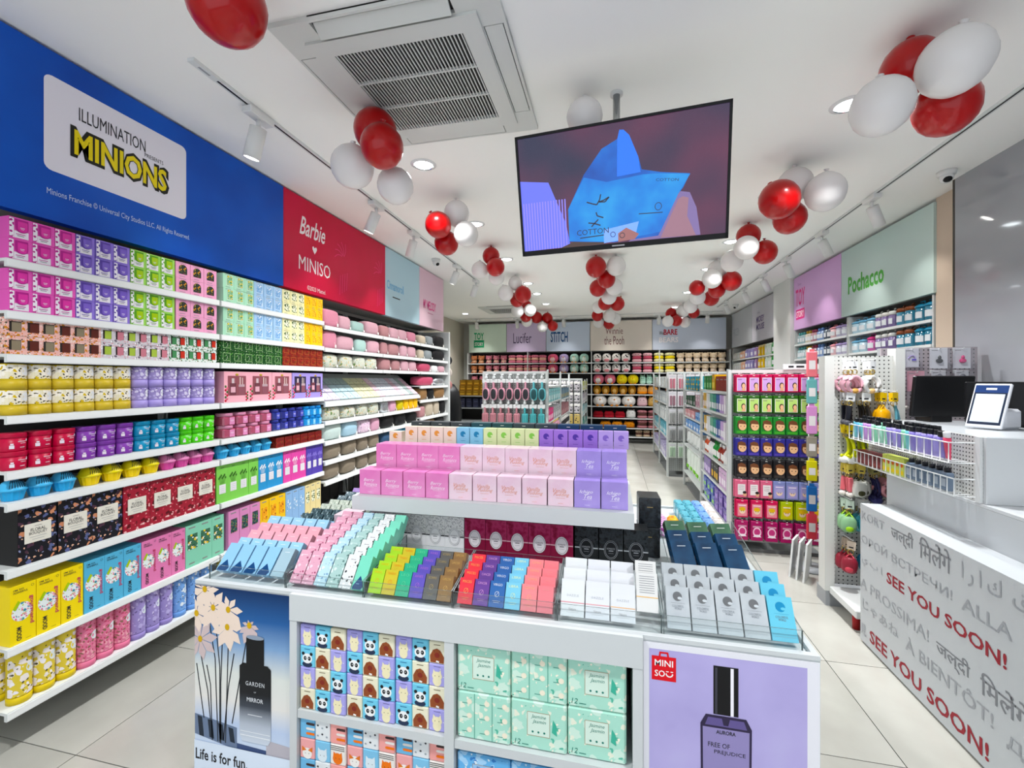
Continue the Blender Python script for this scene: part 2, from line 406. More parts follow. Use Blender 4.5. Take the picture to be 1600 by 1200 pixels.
# ------------------------------------------------------------------ security cameras
def cctv(label, x, y, aimx):
    t = thing('security_camera', label, 'security camera', (x, y, CZ), (0, 0, aimx), group='white ceiling security cameras')
    obj('base', MB().lathe([(0.0, -0.03), (0.05, -0.03), (0.055, 0.0)], SPOTM, 18), t)
    b = obj('camera_ball', MB().ball((0, 0, -0.045), 0.04, 0.04, 0.04, SPOTM), t)
    obj('dark_lens', MB().ball((0, -0.018, -0.062), 0.027, 0.027, 0.022, BLACK, 12, 6), b)
cctv('white dome security camera on the ceiling beside the grey glossy wall', 2.30, 3.72, -0.3)
cctv('small dome security camera near the left ceiling track', -2.1, 5.05, 1.3)
cctv('small dome security camera near the far right wall', 2.35, 9.4, -1.0)
# ------------------------------------------------------------------ balloons
BR = mat('a8001a', 0.3, coat=0.35, name='red_latex'); BW = mat('e6e3e2', 0.3, coat=0.4, name='white_latex')
def balloon_parts(m):
    b = MB().lathe([(0.0, -1.0), (0.25, -0.97), (0.5, -0.86), (0.72, -0.69), (0.9, -0.42), (0.985, -0.12), (1.0, 0.08), (0.96, 0.32), (0.84, 0.58), (0.62, 0.82), (0.34, 0.99), (0.10, 1.08)], m, 20)
    k = MB().lathe([(0.05, 1.07), (0.06, 1.11), (0.14, 1.19), (0.13, 1.2), (0.0, 1.16)], m, 10)
    return [('latex_body', b), ('knot', k)]
PB = {'r': Proto('red_balloon', 'balloon', balloon_parts(BR)), 'w': Proto('white_balloon', 'balloon', balloon_parts(BW))}
CL = [
 ('left balloon string, cluster nearest the camera', [('r', -1.32, 1.29, 2.83, 0.128)]),
 ('left string, cluster under the large air conditioner', [('r', -1.23, 2.13, 2.82, 0.112), ('w', -1.36, 2.12, 2.64, 0.112), ('r', -1.13, 2.02, 2.67, 0.106), ('w', -1.17, 2.24, 2.57, 0.098)]),
 ('left string, third cluster from the front', [('w', -1.22, 3.36, 2.83, 0.101), ('r', -1.32, 3.22, 2.70, 0.101), ('r', -1.33, 3.42, 2.62, 0.098), ('w', -1.12, 3.30, 2.64, 0.096)]),
 ('left string, fourth cluster from the front', [('r', -1.30, 4.68, 2.86, 0.095), ('r', -1.23, 4.60, 2.71, 0.098), ('w', -1.42, 4.65, 2.70, 0.091), ('w', -1.27, 4.80, 2.65, 0.09)]),
 ('left string, fifth cluster from the front', [('w', -1.33, 6.06, 2.86, 0.099), ('w', -1.45, 5.98, 2.70, 0.108), ('r', -1.22, 6.05, 2.69, 0.117), ('r', -1.34, 6.22, 2.64, 0.1)]),
 ('left string, sixth cluster from the front', [('r', -1.54, 7.9, 2.85, 0.116), ('w', -1.66, 7.75, 2.73, 0.116), ('w', -1.44, 7.78, 2.74, 0.110), ('r', -1.55, 7.95, 2.66, 0.104)]),
 ('left string, seventh cluster, closest to the back wall', [('r', -1.56, 9.18, 2.80, 0.121), ('r', -1.36, 9.28, 2.79, 0.121), ('w', -1.74, 9.1, 2.72, 0.115), ('w', -1.43, 9.15, 2.60, 0.108), ('r', -1.22, 9.22, 2.62, 0.108)]),
 ('middle string, cluster hidden behind the screen', [('w', -0.14, 2.30, 2.85, 0.092)]),
 ('middle string, first cluster below the screen', [('r', -0.19, 5.29, 2.83, 0.121), ('w', 0.04, 5.34, 2.84, 0.113), ('r', -0.07, 5.46, 2.71, 0.106)]),
 ('middle string, second cluster below the screen', [('r', -0.20, 6.41, 2.80, 0.119), ('w', 0.02, 6.38, 2.80, 0.119), ('w', -0.05, 6.58, 2.70, 0.110)]),
 ('middle string, third cluster below the screen', [('r', -0.12, 7.70, 2.80, 0.121), ('r', 0.08, 7.81, 2.80, 0.121), ('w', -0.24, 7.9, 2.77, 0.110)]),
 ('middle string, fourth cluster below the screen', [('r', -0.29, 9.16, 2.80, 0.117), ('w', -0.07, 9.15, 2.78, 0.130), ('w', 0.06, 9.35, 2.75, 0.115)]),
 ('middle string, last cluster before the back wall', [('r', -0.08, 10.05, 2.74, 0.125), ('w', -0.30, 10.0, 2.76, 0.118)]),
 ('right string, large cluster nearest the camera', [('r', 1.25, 2.20, 2.84, 0.110), ('w', 1.29, 2.09, 2.73, 0.120), ('r', 1.38, 2.22, 2.66, 0.115), ('w', 1.07, 2.09, 2.61, 0.110)]),
 ('right string, second cluster from the front', [('w', 1.22, 3.38, 2.85, 0.111), ('w', 1.35, 3.26, 2.72, 0.120), ('r', 1.07, 3.22, 2.68, 0.124), ('r', 1.20, 3.42, 2.62, 0.107)]),
 ('right string, third cluster from the front', [('r', 1.24, 4.52, 2.86, 0.107), ('w', 1.19, 4.40, 2.70, 0.107), ('w', 1.11, 4.58, 2.63, 0.101), ('r', 1.38, 4.52, 2.68, 0.107)]),
 ('right string, fourth cluster from the front', [('w', 1.24, 5.80, 2.84, 0.111), ('w', 1.15, 5.62, 2.69, 0.111), ('r', 1.38, 5.70, 2.67, 0.115), ('r', 1.25, 5.85, 2.60, 0.100), ('r', 1.00, 5.72, 2.61, 0.092)]),
 ('right string, fifth cluster from the front', [('w', 1.27, 7.22, 2.76, 0.118), ('r', 1.48, 7.31, 2.75, 0.118), ('w', 1.20, 7.40, 2.65, 0.108)]),
 ('right string, sixth cluster, closest to the back wall', [('w', 1.31, 8.95, 2.81, 0.123), ('r', 1.53, 9.1, 2.79, 0.111), ('r', 1.12, 9.08, 2.78, 0.111), ('r', 1.19, 8.92, 2.62, 0.105), ('w', 1.02, 8.80, 2.60, 0.105), ('w', 1.37, 9.1, 2.61, 0.105)]),
]
POSW = ['uppermost', 'next', 'third', 'lowest', 'fifth', 'sixth']
cname = {'r': 'red', 'w': 'white'}
def relax(bl):
    p = [[b[1], b[2], b[3]] for b in bl]
    for it in range(40):
        for i in range(len(p)):
            for j in range(i):
                d = [p[i][k] - p[j][k] for k in range(3)]; l = math.sqrt(sum(q * q for q in d)) or 1e-3; need = (bl[i][4] + bl[j][4]) * 0.97
                if l < need:
                    if abs(d[1]) < .03: d[1] = .03 if i % 2 else -.03
                    for k, wt in ((0, .35), (1, 1.0), (2, .3)):
                        s_ = (need - l) * d[k] / l * .5 * wt; p[i][k] += s_; p[j][k] -= s_
    return [(b[0], q[0], q[1], q[2], b[4]) for b, q in zip(bl, p)]
for where, bl in CL:
    bl = relax(bl)
    for c in 'rw':
        g = [b for b in bl if b[0] == c]
        g.sort(key=lambda b: -b[3])
        for i, b in enumerate(g):
            nm = '' if len(g) == 1 else (('upper ', 'lower ')[i] if len(g) == 2 else ('uppermost ', 'middle ', 'lowest ')[min(i, 2)])
            if len(g) > 2 and i > 2: nm = 'hindmost '
            r = b[4]; z = min(b[3], CZ - r * 1.22)
            tilt = 0.0 if z > CZ - r * 1.35 else random.uniform(-0.5, 0.5)
            PB[c].put('%s%s latex balloon, %s' % (nm, cname[c], where), (b[1], b[2], z), (tilt, tilt * 0.6, random.uniform(0, 3)), 'party balloons under the ceiling', (r, r, r))
# ------------------------------------------------------------------ hanging screen
tl = Vector((-0.473, 2.149, 2.705)); tr = Vector((0.506, 2.059, 2.706)); bl_ = Vector((-0.462, 2.29, 2.15))
ux = (tr - tl).normalized(); uz = (tl - bl_).normalized(); uy = uz.cross(ux).normalized()
uz = ux.cross(uy).normalized()
W_, H_ = (tr - tl).length, (tl - bl_).length
cen = (tr + bl_) / 2
R_ = Matrix((ux, uy, uz)).transposed()
tv = thing('hanging_television', 'large flat television hung from the ceiling showing a blue bag on purple', 'television', cen, R_.to_euler())
b = 0.012; hw, hh = W_ / 2, H_ / 2
c = MB().box(-hw, hw, 0.004, 0.05, -hh, hh, BLACK); c.box(-hw * .5, hw * .5, 0.05, 0.075, -hh * .6, hh * .5, BLACK); obj('casing', c, tv)
bz = MB(); bz.box(-hw, hw, -0.006, 0.004, hh - b, hh, BLACK); bz.box(-hw, hw, -0.006, 0.004, -hh, -hh + 2 * b, BLACK)
bz.box(-hw, -hw + b, -0.006, 0.004, -hh, hh, BLACK); bz.box(hw - b, hw, -0.006, 0.004, -hh, hh, BLACK); bz.fr(-.03, .03, -hh + b - .003, -hh + b + .003, -0.0064, mat('b9b9bd'))
obj('bezel', bz, tv)
def scr(hexc, e=0.85): return mat(hexc, 0.25, emit=e, coat=0.5)
sm = bpy.data.materials.new('screen_background'); sm.use_nodes = True
N = sm.node_tree.nodes; K = sm.node_tree.links; pb = N['Principled BSDF']; pb.inputs['Roughness'].default_value = 0.15
pb.inputs['Base Color'].default_value = (0.01, 0.01, 0.015, 1)
tcn = N.new('ShaderNodeTexCoord'); nz = N.new('ShaderNodeTexNoise'); nz.inputs['Scale'].default_value = 2.6; nz.inputs['Detail'].default_value = 1.5
crn = N.new('ShaderNodeValToRGB'); K.new(tcn.outputs['Object'], nz.inputs['Vector']); K.new(nz.outputs['Fac'], crn.inputs[0])
for q, (p_, hx_) in zip([crn.color_ramp.elements[0], crn.color_ramp.elements.new(0.5), crn.color_ramp.elements[1]], [(0.34, '2b2a48'), (0.5, '4f2f5c'), (0.66, '6c3350')]): q.position = p_; q.color = lin(hx_)
K.new(crn.outputs[0], pb.inputs['Emission Color']); pb.inputs['Emission Strength'].default_value = 0.75
s = MB().fr(-hw + b, hw - b, -hh + 2 * b, hh - b, -0.001, sm)
y0 = -0.0015
def scrn(name, stops, scale, e):
    m = bpy.data.materials.new(name); m.use_nodes = True; N = m.node_tree.nodes; K = m.node_tree.links; p = N['Principled BSDF']; p.inputs['Roughness'].default_value = .2; p.inputs['Base Color'].default_value = (.01, .01, .02, 1)
    t = N.new('ShaderNodeTexCoord'); z = N.new('ShaderNodeTexNoise'); z.inputs['Scale'].default_value = scale; z.inputs['Detail'].default_value = 3; c = N.new('ShaderNodeValToRGB'); K.new(t.outputs['Object'], z.inputs['Vector']); K.new(z.outputs['Fac'], c.inputs[0])
    while len(c.color_ramp.elements) < len(stops): c.color_ramp.elements.new(.5)
    for q, (a_, h_) in zip(c.color_ramp.elements, stops): q.position = a_; q.color = lin(h_)
    K.new(c.outputs[0], p.inputs['Emission Color']); p.inputs['Emission Strength'].default_value = e
    return m
BAGA = scrn('screen_bag_shade', [(.3, '0b4aa6'), (.5, '1668cc'), (.7, '2c86de')], 5, .8); BAGB = scrn('screen_bag_front', [(.3, '1a6ed0'), (.5, '2a8be2'), (.68, '3fa2ea'), (.8, '7cc0f0')], 6, .85)
def SX(u): return (u - 0.5) * W_
def SZ(v): return (0.5 - v) * H_
def sp(pts, m, dy=0.0): s.fp([(SX(u), SZ(v)) for u, v in pts], y0 - dy, m)
sp([(0.012, 0.36), (0.16, 0.40), (0.24, 0.75), (0.26, 0.95), (0.012, 0.96)], scr('5b63c9', .8), 0)
for i in range(16): sp([(0.02 + i * .0145, 0.55), (0.026 + i * .0145, 0.55), (0.026 + i * .0145, 0.955), (0.02 + i * .0145, 0.955)], scr('7d74d8', .8), .0004)
sp([(0.20, 0.96), (0.30, 0.90), (0.44, 0.90), (0.44, 0.955)], scr('3a2015', .6), .0006)
sp([(0.55, 0.955), (0.62, 0.86), (0.78, 0.60), (0.83, 0.62), (0.86, 0.74), (0.88, 0.955)], scr('6b5a86', .8), .0006)
sp([(0.70, 0.95), (0.78, 0.66), (0.80, 0.645), (0.825, 0.66), (0.82, 0.80), (0.86, 0.955)], scr('86626f', .75), .0010)
sp([(0.255, 0.64), (0.34, 0.38), (0.43, 0.20), (0.505, 0.145), (0.515, 0.08), (0.535, 0.085), (0.56, 0.13), (0.60, 0.30), (0.615, 0.40), (0.70, 0.44), (0.83, 0.48), (0.80, 0.58), (0.78, 0.62), (0.69, 0.93), (0.48, 0.95), (0.255, 0.91)], BAGA, .0014)
sp([(0.255, 0.64), (0.34, 0.40), (0.45, 0.46), (0.62, 0.44), (0.70, 0.45), (0.83, 0.485), (0.78, 0.62), (0.70, 0.90), (0.48, 0.945), (0.255, 0.905)], BAGB, .0018)
sp([(0.505, 0.145), (0.515, 0.08), (0.535, 0.085), (0.56, 0.13), (0.60, 0.30), (0.61, 0.42), (0.50, 0.43)], scr('1b5fc4', .9), .0020)
sp([(0.43, 0.84), (0.60, 0.80), (0.58, 0.93), (0.43, 0.95)], scr('6b8fd6', .9), .0022)
sp([(0.50, 0.88), (0.54, 0.84), (0.60, 0.90), (0.58, 0.94), (0.50, 0.95)], scr('8a5a58', .7), .0026)
si = scr('0d1a3a', .15)
s.text('COTTON', SX(0.375), SZ(0.845), 0.026, y0 - .003, si)
s.line((SX(.31), SZ(.89)), (SX(.43), SZ(.882)), .005, y0 - .003, si)
for (u, v), pts in (((0.40, .60), [(-.05, .0), (-.02, .02), (.0, .03), (.015, -.01), (.02, -.05)]), ((0.40, .72), [(-.005, -.03), (.0, .0), (.03, .02)]), ((.385, .78), [(-.03, -.01), (.0, .0), (.03, .02)]), ((.385, .78), [(-.015, .025), (.0, .0), (.02, -.03)]), ((.43, .60), [(-.02, .01), (.005, .0), (.03, -.02), (.01, .015), (-.02, .01)])):
    for (a, b_), (c_, d_) in zip(pts, pts[1:]): s.line((SX(u + a), SZ(v + b_)), (SX(u + c_), SZ(v + d_)), 0.006, y0 - .003, si)
s.text('COTTON', SX(0.73), SZ(0.505), 0.012, y0 - .003, si, width=.10, rot=-0.12)
s.ring(SX(0.69), SZ(0.70), .016, .018, .003, y0 - .003, si); s.line((SX(.60), SZ(.742)), (SX(.71), SZ(.75)), .004, y0 - .003, si)
s.ring(SX(0.475), SZ(0.885), .013, .013, .003, y0 - .003, si); s.ring(SX(0.52), SZ(0.90), .013, .013, .003, y0 - .003, si)
obj('screen', s, tv)
pole = thing('ceiling_pole', 'chrome pole holding the hanging television from the ceiling', 'pole', (0.02, 2.33, CZ))
obj('tube', MB().cyl(0, 0, -0.60, 0.0, 0.018, CHROME), pole); obj('ceiling_flange', MB().cyl(0, 0, -0.012, 0, 0.032, SPOTM, 20), pole)
# ------------------------------------------------------------------ left wall: shelving, fascia banners
SHX = -2.33          # front edge of the left shelves
SHB = -2.80
BACKP = mat('3a3838', 0.7)
SHELFM = mat('dcdfde', 0.35); POSTM = mat('cdd0cf', 0.4)
def shelving(label, y0, y1, zs, depth=0.42, lip=0.034, group='white wall shelving bays', slope=None, post_l=True):
    t = thing('wall_shelving', label, 'shelving', (SHX, y0, 0), group=group)
    L_ = y1 - y0
    obj('back_panel', MB().box(SHB - SHX, SHB - SHX + 0.012, 0.0, L_, 0.05, 2.19, BACKP), t)
    for yy in (0.0, L_ - 0.012):
        obj('upright', MB().box(SHB - SHX + 0.012, SHB - SHX + 0.05, yy, yy + 0.012, 0.0, 2.19, POSTM), t)
    for i, z in enumerate(zs):
        sb = MB().box(-depth, 0, 0.001, L_ - 0.001, z - 0.012, z, SHELFM); sb.box(-0.014, 0, 0.001, L_ - 0.001, z - lip, z - 0.012, SHELFM)
        sh = obj('shelf', sb, t)
        obj('price_rail', MB().box(0.0, 0.002, 0.003, L_ - 0.003, z - lip + 0.003, z - 0.004, mat('eef0ef', 0.25)), sh)
    kick = obj('kick_plate', MB().box(-depth + 0.02, -depth + 0.035, 0.0, L_, 0.0, 0.12, mat('8c8d8a', 0.6)), t)
    return t
ZS = [1.982, 1.775, 1.602, 1.355, 1.133, 1.008, 0.741, 0.430, 0.180]
shelving('nearest white shelving bay on the left wall under the deep blue banner', 1.255, 2.225, ZS)
shelving('second white shelving bay on the left wall with gift sets and jars', 2.235, 3.225, ZS)
ZT = [1.952, 1.766, 1.60, 1.303, 1.149, 0.979, 0.814, 0.644, 0.14]
shelving('third white shelving bay on the left wall holding wallets and pouches', 3.235, 4.18, ZT)
shelving('fourth white shelving bay on the left wall with yellow bags', 4.19, 5.10, ZT)
ZU = [1.952, 1.766, 1.60, 1.42, 1.24, 1.02, 0.82, 0.60, 0.14]
shelving('farthest white shelving bay on the left wall holding black bags', 5.11, 6.05, ZU)
obj_e = thing('shelving_end_panel', 'tall white end panel closing the far end of the left shelves', 'end panel', (SHX, 6.06, 0))
obj('panel', MB().bbox(-0.44, 0.01, 0.0, 0.05, 0.0, 2.19, POSTM, 0.004), obj_e); obj('foot', MB().box(-0.40, -0.02, 0.01, 0.04, -0.001, 0.03, GREYM), obj_e)
# fascia banners -------------------------------------------------------------
FX = -2.42
def fascia(label, y0, y1, board, prints, z0=2.205, z1=2.955, grp='printed banners above the shelves'):
    """banner board facing +x; prints = function(mb) drawing in local (s along the wall, z) with front at -y"""
    t = thing('wall_banner', label, 'banner', (FX, y0, 0), (0, 0, pi / 2), group=grp)
    obj('board', MB().box(0.001, y1 - y0 - 0.001, 0.0, 0.05, z0, z1, board), t)
    obj('bulkhead', MB().box(0.001, y1 - y0 - 0.001, 0.051, 0.38, z0 + 0.02, z1, mat('8b8a86', 0.7)), t)
    for nm, fn in prints:
        m = MB(); fn(m); obj(nm, m, t)
    return t
BLUE = ramp('deep_blue_print', [(0.3, '0548a6'), (0.7, '0860c6')], scale=1.6, rough=0.45)
PY = -0.0012
def rrect(m, x0, x1, z0, z1, r, y, mt):
    pts = []
    for cx, cz, a in ((x1 - r, z1 - r, 0), (x0 + r, z1 - r, 1), (x0 + r, z0 + r, 2), (x1 - r, z0 + r, 3)):
        for k in range(5): q = (a + k / 4) * pi / 2; pts.append((cx + r * cos(q), cz + r * sin(q)))
    m.fp(pts, y, mt)
O1 = 1.10
def b1_panel(m): rrect(m, 1.425 - O1, 2.085 - O1, 2.425, 2.845, 0.03, PY, mat('e9e6ee', 0.5))
def b1_t1(m):
    m.text('ILLUMINATION', 1.705 - O1, 2.735, 0.062, PY * 2, INK, width=0.30)
def b1_t2(m): m.text('PRESENTS', 1.90 - O1, 2.692, 0.02, PY * 2, INK, width=0.10)
def b1_t3(m): m.text('Minions Franchise © Universal City Studios LLC. All Rights Reserved.', 1.77 - O1, 2.328, 0.036, PY * 2, mat('c9d9ee', 0.5), width=0.67)
def b1_logo(m):
    m.text('MINIONS', 1.752 - O1, 2.597, 0.150, PY * 2, mat('20201a', 0.5), width=0.462, bold=0.075)
    m.text('MINIONS', 1.752 - O1, 2.597, 0.118, PY * 3, mat('e8d31b', 0.45), width=0.432, bold=0.03)
fascia('deep blue wall banner with white rounded panel and bold yellow lettering', O1, 2.865, BLUE, [('white_panel', b1_panel), ('black_lettering', b1_t1), ('small_lettering', b1_t2), ('copyright_lettering', b1_t3), ('yellow_lettering', b1_logo)])
RASP = ramp('raspberry_print', [(0.3, 'c00a3c'), (0.7, 'd0134a')], scale=1.5, rough=0.45)
O2 = 2.867; LW = mat('f4eef0', 0.5)
def b2_a(m): m.text('Barbie', 3.20 - O2, 2.735, 0.15, PY, LW, width=0.32, shear=0.35, bold=0.012)
def b2_b(m): m.fp([(3.222 - O2 + a * 0.03, 2.575 + c_ * 0.034) for a, c_ in ((0, -1), (.9, .1), (.95, .6), (.55, .9), (0, .5), (-.55, .9), (-.95, .6), (-.9, .1))], PY, LW)
def b2_c(m): m.text('MINISO', 3.232 - O2, 2.435, 0.115, PY, LW, width=0.40)
def b2_d(m): m.text('©2023 Mattel.', 3.25 - O2, 2.25, 0.036, PY, LW, width=0.24)
def b2_swirl(m):
    for sx in (3.62, 4.28):
        for k in range(5):
            a = 0.6 + k * 0.5; pts = [(sx - O2 + r * cos(a + r * 5) * .9, 2.62 + r * sin(a + r * 5)) for r in (0.02, 0.05, 0.08, 0.11, 0.14)]
            for p, q in zip(pts, pts[1:]): m.line(p, q, 0.006, PY, mat('e9508a', 0.5))
        for k in range(4): m.line((sx - O2 - .05 + k * .035, 2.27 + .02 * k), (sx - O2 - .04 + k * .035, 2.45 + .015 * k), 0.006, PY, mat('e9508a', 0.5))
fascia('raspberry red wall banner with white script lettering and a small heart', O2, 4.395, RASP, [('script_lettering', b2_a), ('heart', b2_b), ('white_lettering', b2_c), ('copyright_lettering', b2_d), ('pink_swirls', b2_swirl)])
O3 = 4.397
fascia('pale sky blue wall banner with light blue lettering above the pouches', O3, 5.27, mat('bcd8e4', 0.5), [('blue_lettering', lambda m: (m.text('Cinnamoroll', 4.63 - O3, 2.555, 0.10, PY, mat('7fb8dc', .5), width=0.40, bold=.02), m.fr(4.56 - O3, 4.74 - O3, 2.425, 2.437, PY, INK)))])
O4 = 5.272
fascia('pale pink wall banner with magenta lettering at the far end of the left wall', O4, 6.10, mat('e6c6d4', 0.5), [('magenta_lettering', lambda m: (m.text('MY MELODY', 5.60 - O4, 2.50, 0.12, PY, mat('e0428c', .5), width=0.42, bold=.02), m.fr(5.53 - O4, 5.71 - O4, 2.39, 2.402, PY, mat('c78aa6'))))])
# ------------------------------------------------------------------ product kinds of the left wall (front faces -y)
R90 = (0, 0, pi / 2)
def base_box(w, d, h, m, mf=None, mt=None): return MB().box(-w / 2, w / 2, -d / 2, d / 2, 0, h, m, mf, mt)
def dpts(cx, cz, rx, top, bot, n=8):
    return [(cx - rx, top), ] + [(cx - rx * cos(pi * i / n), bot + rx * 0.8 * (1 - sin(pi * i / n))) for i in range(n + 1)] + [(cx + rx, top)]
def soapbox(nm, base, side, soap):
    w, d, h = 0.0735, 0.15, 0.085
    b = base_box(w, d, h, mat(base, .4), mat(base, .4)); y = -d / 2 - .0006
    b.fr(-w / 2 + .002, -w / 2 + .016, .004, h - .004, y, pat('stripe_' + nm, 'f2eef4', [(side, 90, .42, 3)], .5))
    b.fr(-w / 2 + .017, w / 2 - .012, .004, .032, y, mat('ece8ee', .5)); b.fr(-w / 2 + .022, w / 2 - .022, .018, .021, y - .0004, mat(side)); b.fr(-w / 2 + .026, w / 2 - .026, .012, .014, y - .0004, INK)
    wd = MB(); wd.fp(dpts(.003, 0, .0205, h - .006, .026), y - .0008, mat(side, .5)); 
    sp_ = MB(); sp_.fp(dpts(.006, 0, .0155, h - .014, .030), y - .0014, mat(soap, .25)); sp_.fr(-.002, .012, .045, .047, y - .0018, mat('efe4f2')); sp_.fr(0, .010, .040, .0415, y - .0018, mat('efe4f2'))
    return Proto('soap_box', 'soap box', [('carton', b), ('window', wd, [('soap', sp_)])])
SOAP = [('magenta', soapbox('magenta', 'e060b4', 'b02c86', 'd9409f')), ('violet', soapbox('violet', '8d78cf', '5a459f', '7a62c2')), ('lime green', soapbox('lime', 'a4d970', '5c9a34', 'aacb2c'))]
def picbox(nm, base, pic, w=.084, h=.086, d=.16, arch=False, pw=.5, ph=.6, px=0.0, pz=.05, edge=None):
    b = base_box(w, d, h, mat(base, .45)); y = -d / 2 - .0006
    f = MB(); cx = px * w; x0, x1 = cx - pw * w / 2, cx + pw * w / 2; z0 = h * (.5 - ph / 2 + pz); z1 = z0 + ph * h
    if edge: b.fr(x0 - .003, x1 + .003, z0 - .003, z1 + .003, y, mat(edge, .5))
    if arch: f.fp([(x0, z0), (x1, z0), (x1, z0 + (z1 - z0) * .6)] + [(cx + (x1 - x0) / 2 * cos(pi * k / 6), z0 + (z1 - z0) * (.6 + .4 * sin(pi * k / 6))) for k in range(1, 6)] + [(x0, z0 + (z1 - z0) * .6)], y - .0004, pic)
    else: f.fr(x0, x1, z0, z1, y - .0004, pic)
    b.fr(-w * .3, w * .2, h * .92, h * .95, y, mat('8a8a88')); b.fr(-w * .25, w * .15, h * .07, h * .10, y, mat('8a8a88'))
    return Proto('candle_box' if h < .12 else 'diffuser_box', 'box', [('carton', b), ('picture', f)])
JUNGLE = pat('jungle_print', '23302a', [('c98a3a', 60, .28, 1), ('7d2f3a', 70, .25, 5), ('e0c24a', 95, .25, 9)], .5)
LEMON = pat('lemon_print', '7fae86', [('e8d23c', 60, .36, 2), ('3f7a4c', 80, .3, 6), ('f0f0d8', 110, .25, 4)], .5)
FLOWB = pat('blue_flower_print', '8fb6dc', [('eef2f4', 62, .36, 3), ('4c78b4', 90, .25, 7)], .5)
FIG = pat('fig_print', 'f2f0da', [('2e4a1c', 52, .40, 1), ('587a2c', 80, .34, 8)], .5)
HONEY = pat('honey_print', 'f0b51c', [('c8780e', 70, .34, 4), ('3a2a10', 120, .22, 2), ('ffe27a', 90, .3, 9)], .5)
P_PK = picbox('pk', 'e9a6c6', JUNGLE, .084, .0855, arch=True, pw=.58, ph=.62)
P_MI = picbox('mi', 'aeddc0', LEMON, .079, .0885, d=.26, pw=.5, ph=.66, px=.12, edge='d8ead8')
P_LB = picbox('lb', 'a9cbea', FLOWB, .083, .0885, pw=.6, ph=.66, px=.05, edge='cfe0f0')
P_CR = picbox('cr', 'efe9b8', FIG, .078, .0885, pw=.66, ph=.62, px=.05)
P_YE = picbox('ye', 'f2c41c', HONEY, .076, .0885, pw=.62, ph=.62, px=.05)
WH = {0: 'top', 1: 'second', 2: 'third', 3: 'fourth', 4: 'fifth', 5: 'sixth', 6: 'seventh', 7: 'eighth', 8: 'bottom'}
def run(proto, desc, shelf, z, y0, y1, n, stack=1, h=0.0, d=.15, where='left shelf', jit=0.003, x=None, back=0, group=None):
    pit = (y1 - y0) / n
    for r in range(stack):
        for i in range(n):
            lab = '%s, %s' % (desc, nth(i, n))
            if stack > 1: lab += ', %s row' % ('lower', 'upper')[r]
            lab += ', %s %s' % (shelf, where)
            xx = (SHX - 0.012 - d / 2 if x is None else x) - random.uniform(0, jit)
            proto.put(lab, (xx, y0 + pit * (i + .5), z + r * h + 0.0006), (0, 0, pi / 2 + random.uniform(-1, 1) * .012 * (jit > 0)), group or 'products on the left wall shelves')
for k in (0, 1):
    z = ZS[k]; sh = WH[k]
    run(SOAP[0][1], 'magenta soap box with round window', sh, z, 1.268, 1.493, 3, 2, .0856, .15)
    run(SOAP[1][1], 'violet soap box with round window', sh, z, 1.494, 1.724, 3, 2, .0856, .15)
    run(SOAP[2][1], 'lime soap box with round window', sh, z, 1.725, 1.953, 3, 2, .0856, .15)
    run(P_PK, 'pale pink candle box with dark picture', sh, z, 1.958, 2.218, 3, 2, .0861, .16)
    run(P_MI, 'mint candle box with lemon picture', sh, z, 2.262, 2.50, 3, 2, .089, .26)
    run(P_LB, 'light blue candle box with white flower', sh, z, 2.502, 2.76, 3, 2, .089, .16)
    run(P_CR, 'cream candle box with green fig print', sh, z, 2.764, 3.0, 3, 2, .089, .16)
    run(P_YE, 'golden yellow candle box', sh, z, 3.002, 3.218, 3, 2, .089, .16)
# third shelf: boxes with two candles in windows, then patterned boxes
def twobox(nm, pm, w, c1, c2, h=.0735):
    d = .1; b = base_box(w, d, h, pm); y = -d / 2 - .0006; parts = [('carton', b)]
    for sx, c_ in ((-.25, c1), (.25, c2)):
        wd = MB().fr(sx * w - w * .165, sx * w + w * .165, h * .22, h * .78, y, mat('2a2422', .6))
        cd = MB().fr(sx * w - w * .10, sx * w + w * .155, h * .22, h * .74, y - .0006, mat(c_, .35))
        parts.append(('window', wd, [('candle', cd)]))
    return Proto('candle_pair_box', 'candle box', parts)
FLO = pat('orange_floral', 'e8b8b0', [('c9862e', 50, .30, 2), ('5a5240', 66, .26, 5), ('f0d8d0', 60, .3, 8), ('d47a2a', 90, .25, 11)], .5, .02)
GRF = pat('grey_floral', 'd2cbd0', [('6a6470', 50, .32, 3), ('d8a0a8', 70, .3, 6), ('f0eef0', 60, .3, 9)], .5, .02)
HOL = pat('holly_print', 'dfe8e2', [('2f7a4a', 60, .36, 1), ('225a38', 80, .3, 7), ('c8423a', 120, .2, 4)], .5, .02)
z3 = ZS[2]
run(twobox('o', FLO, .114, '8a7f6a', '5a2a22'), 'orange floral box showing two candles', 'third', z3, 1.262, 1.592, 3, 2, .0742, .1)
run(twobox('g', GRF, .109, 'a9bf5a', 'c87f8c'), 'grey floral box showing two candles', 'third', z3, 1.594, 1.922, 3, 2, .0742, .1)
run(twobox('h', HOL, .096, '4f8a5c', 'c03a2e'), 'holly print box showing two candles', 'third', z3, 1.924, 2.218, 3, 2, .0742, .1)
GRN = pat('green_botanic', '1c4a20', [('4f8a3c', 60, .32, 2), ('d0dcc0', 90, .24, 5), ('0f2e14', 70, .3, 8)], .5, .02)
RDB = pat('red_botanic', '7c1a18', [('a8402c', 70, .3, 2), ('5a1210', 60, .32, 6), ('4a6a2c', 110, .22, 9)], .5, .02)
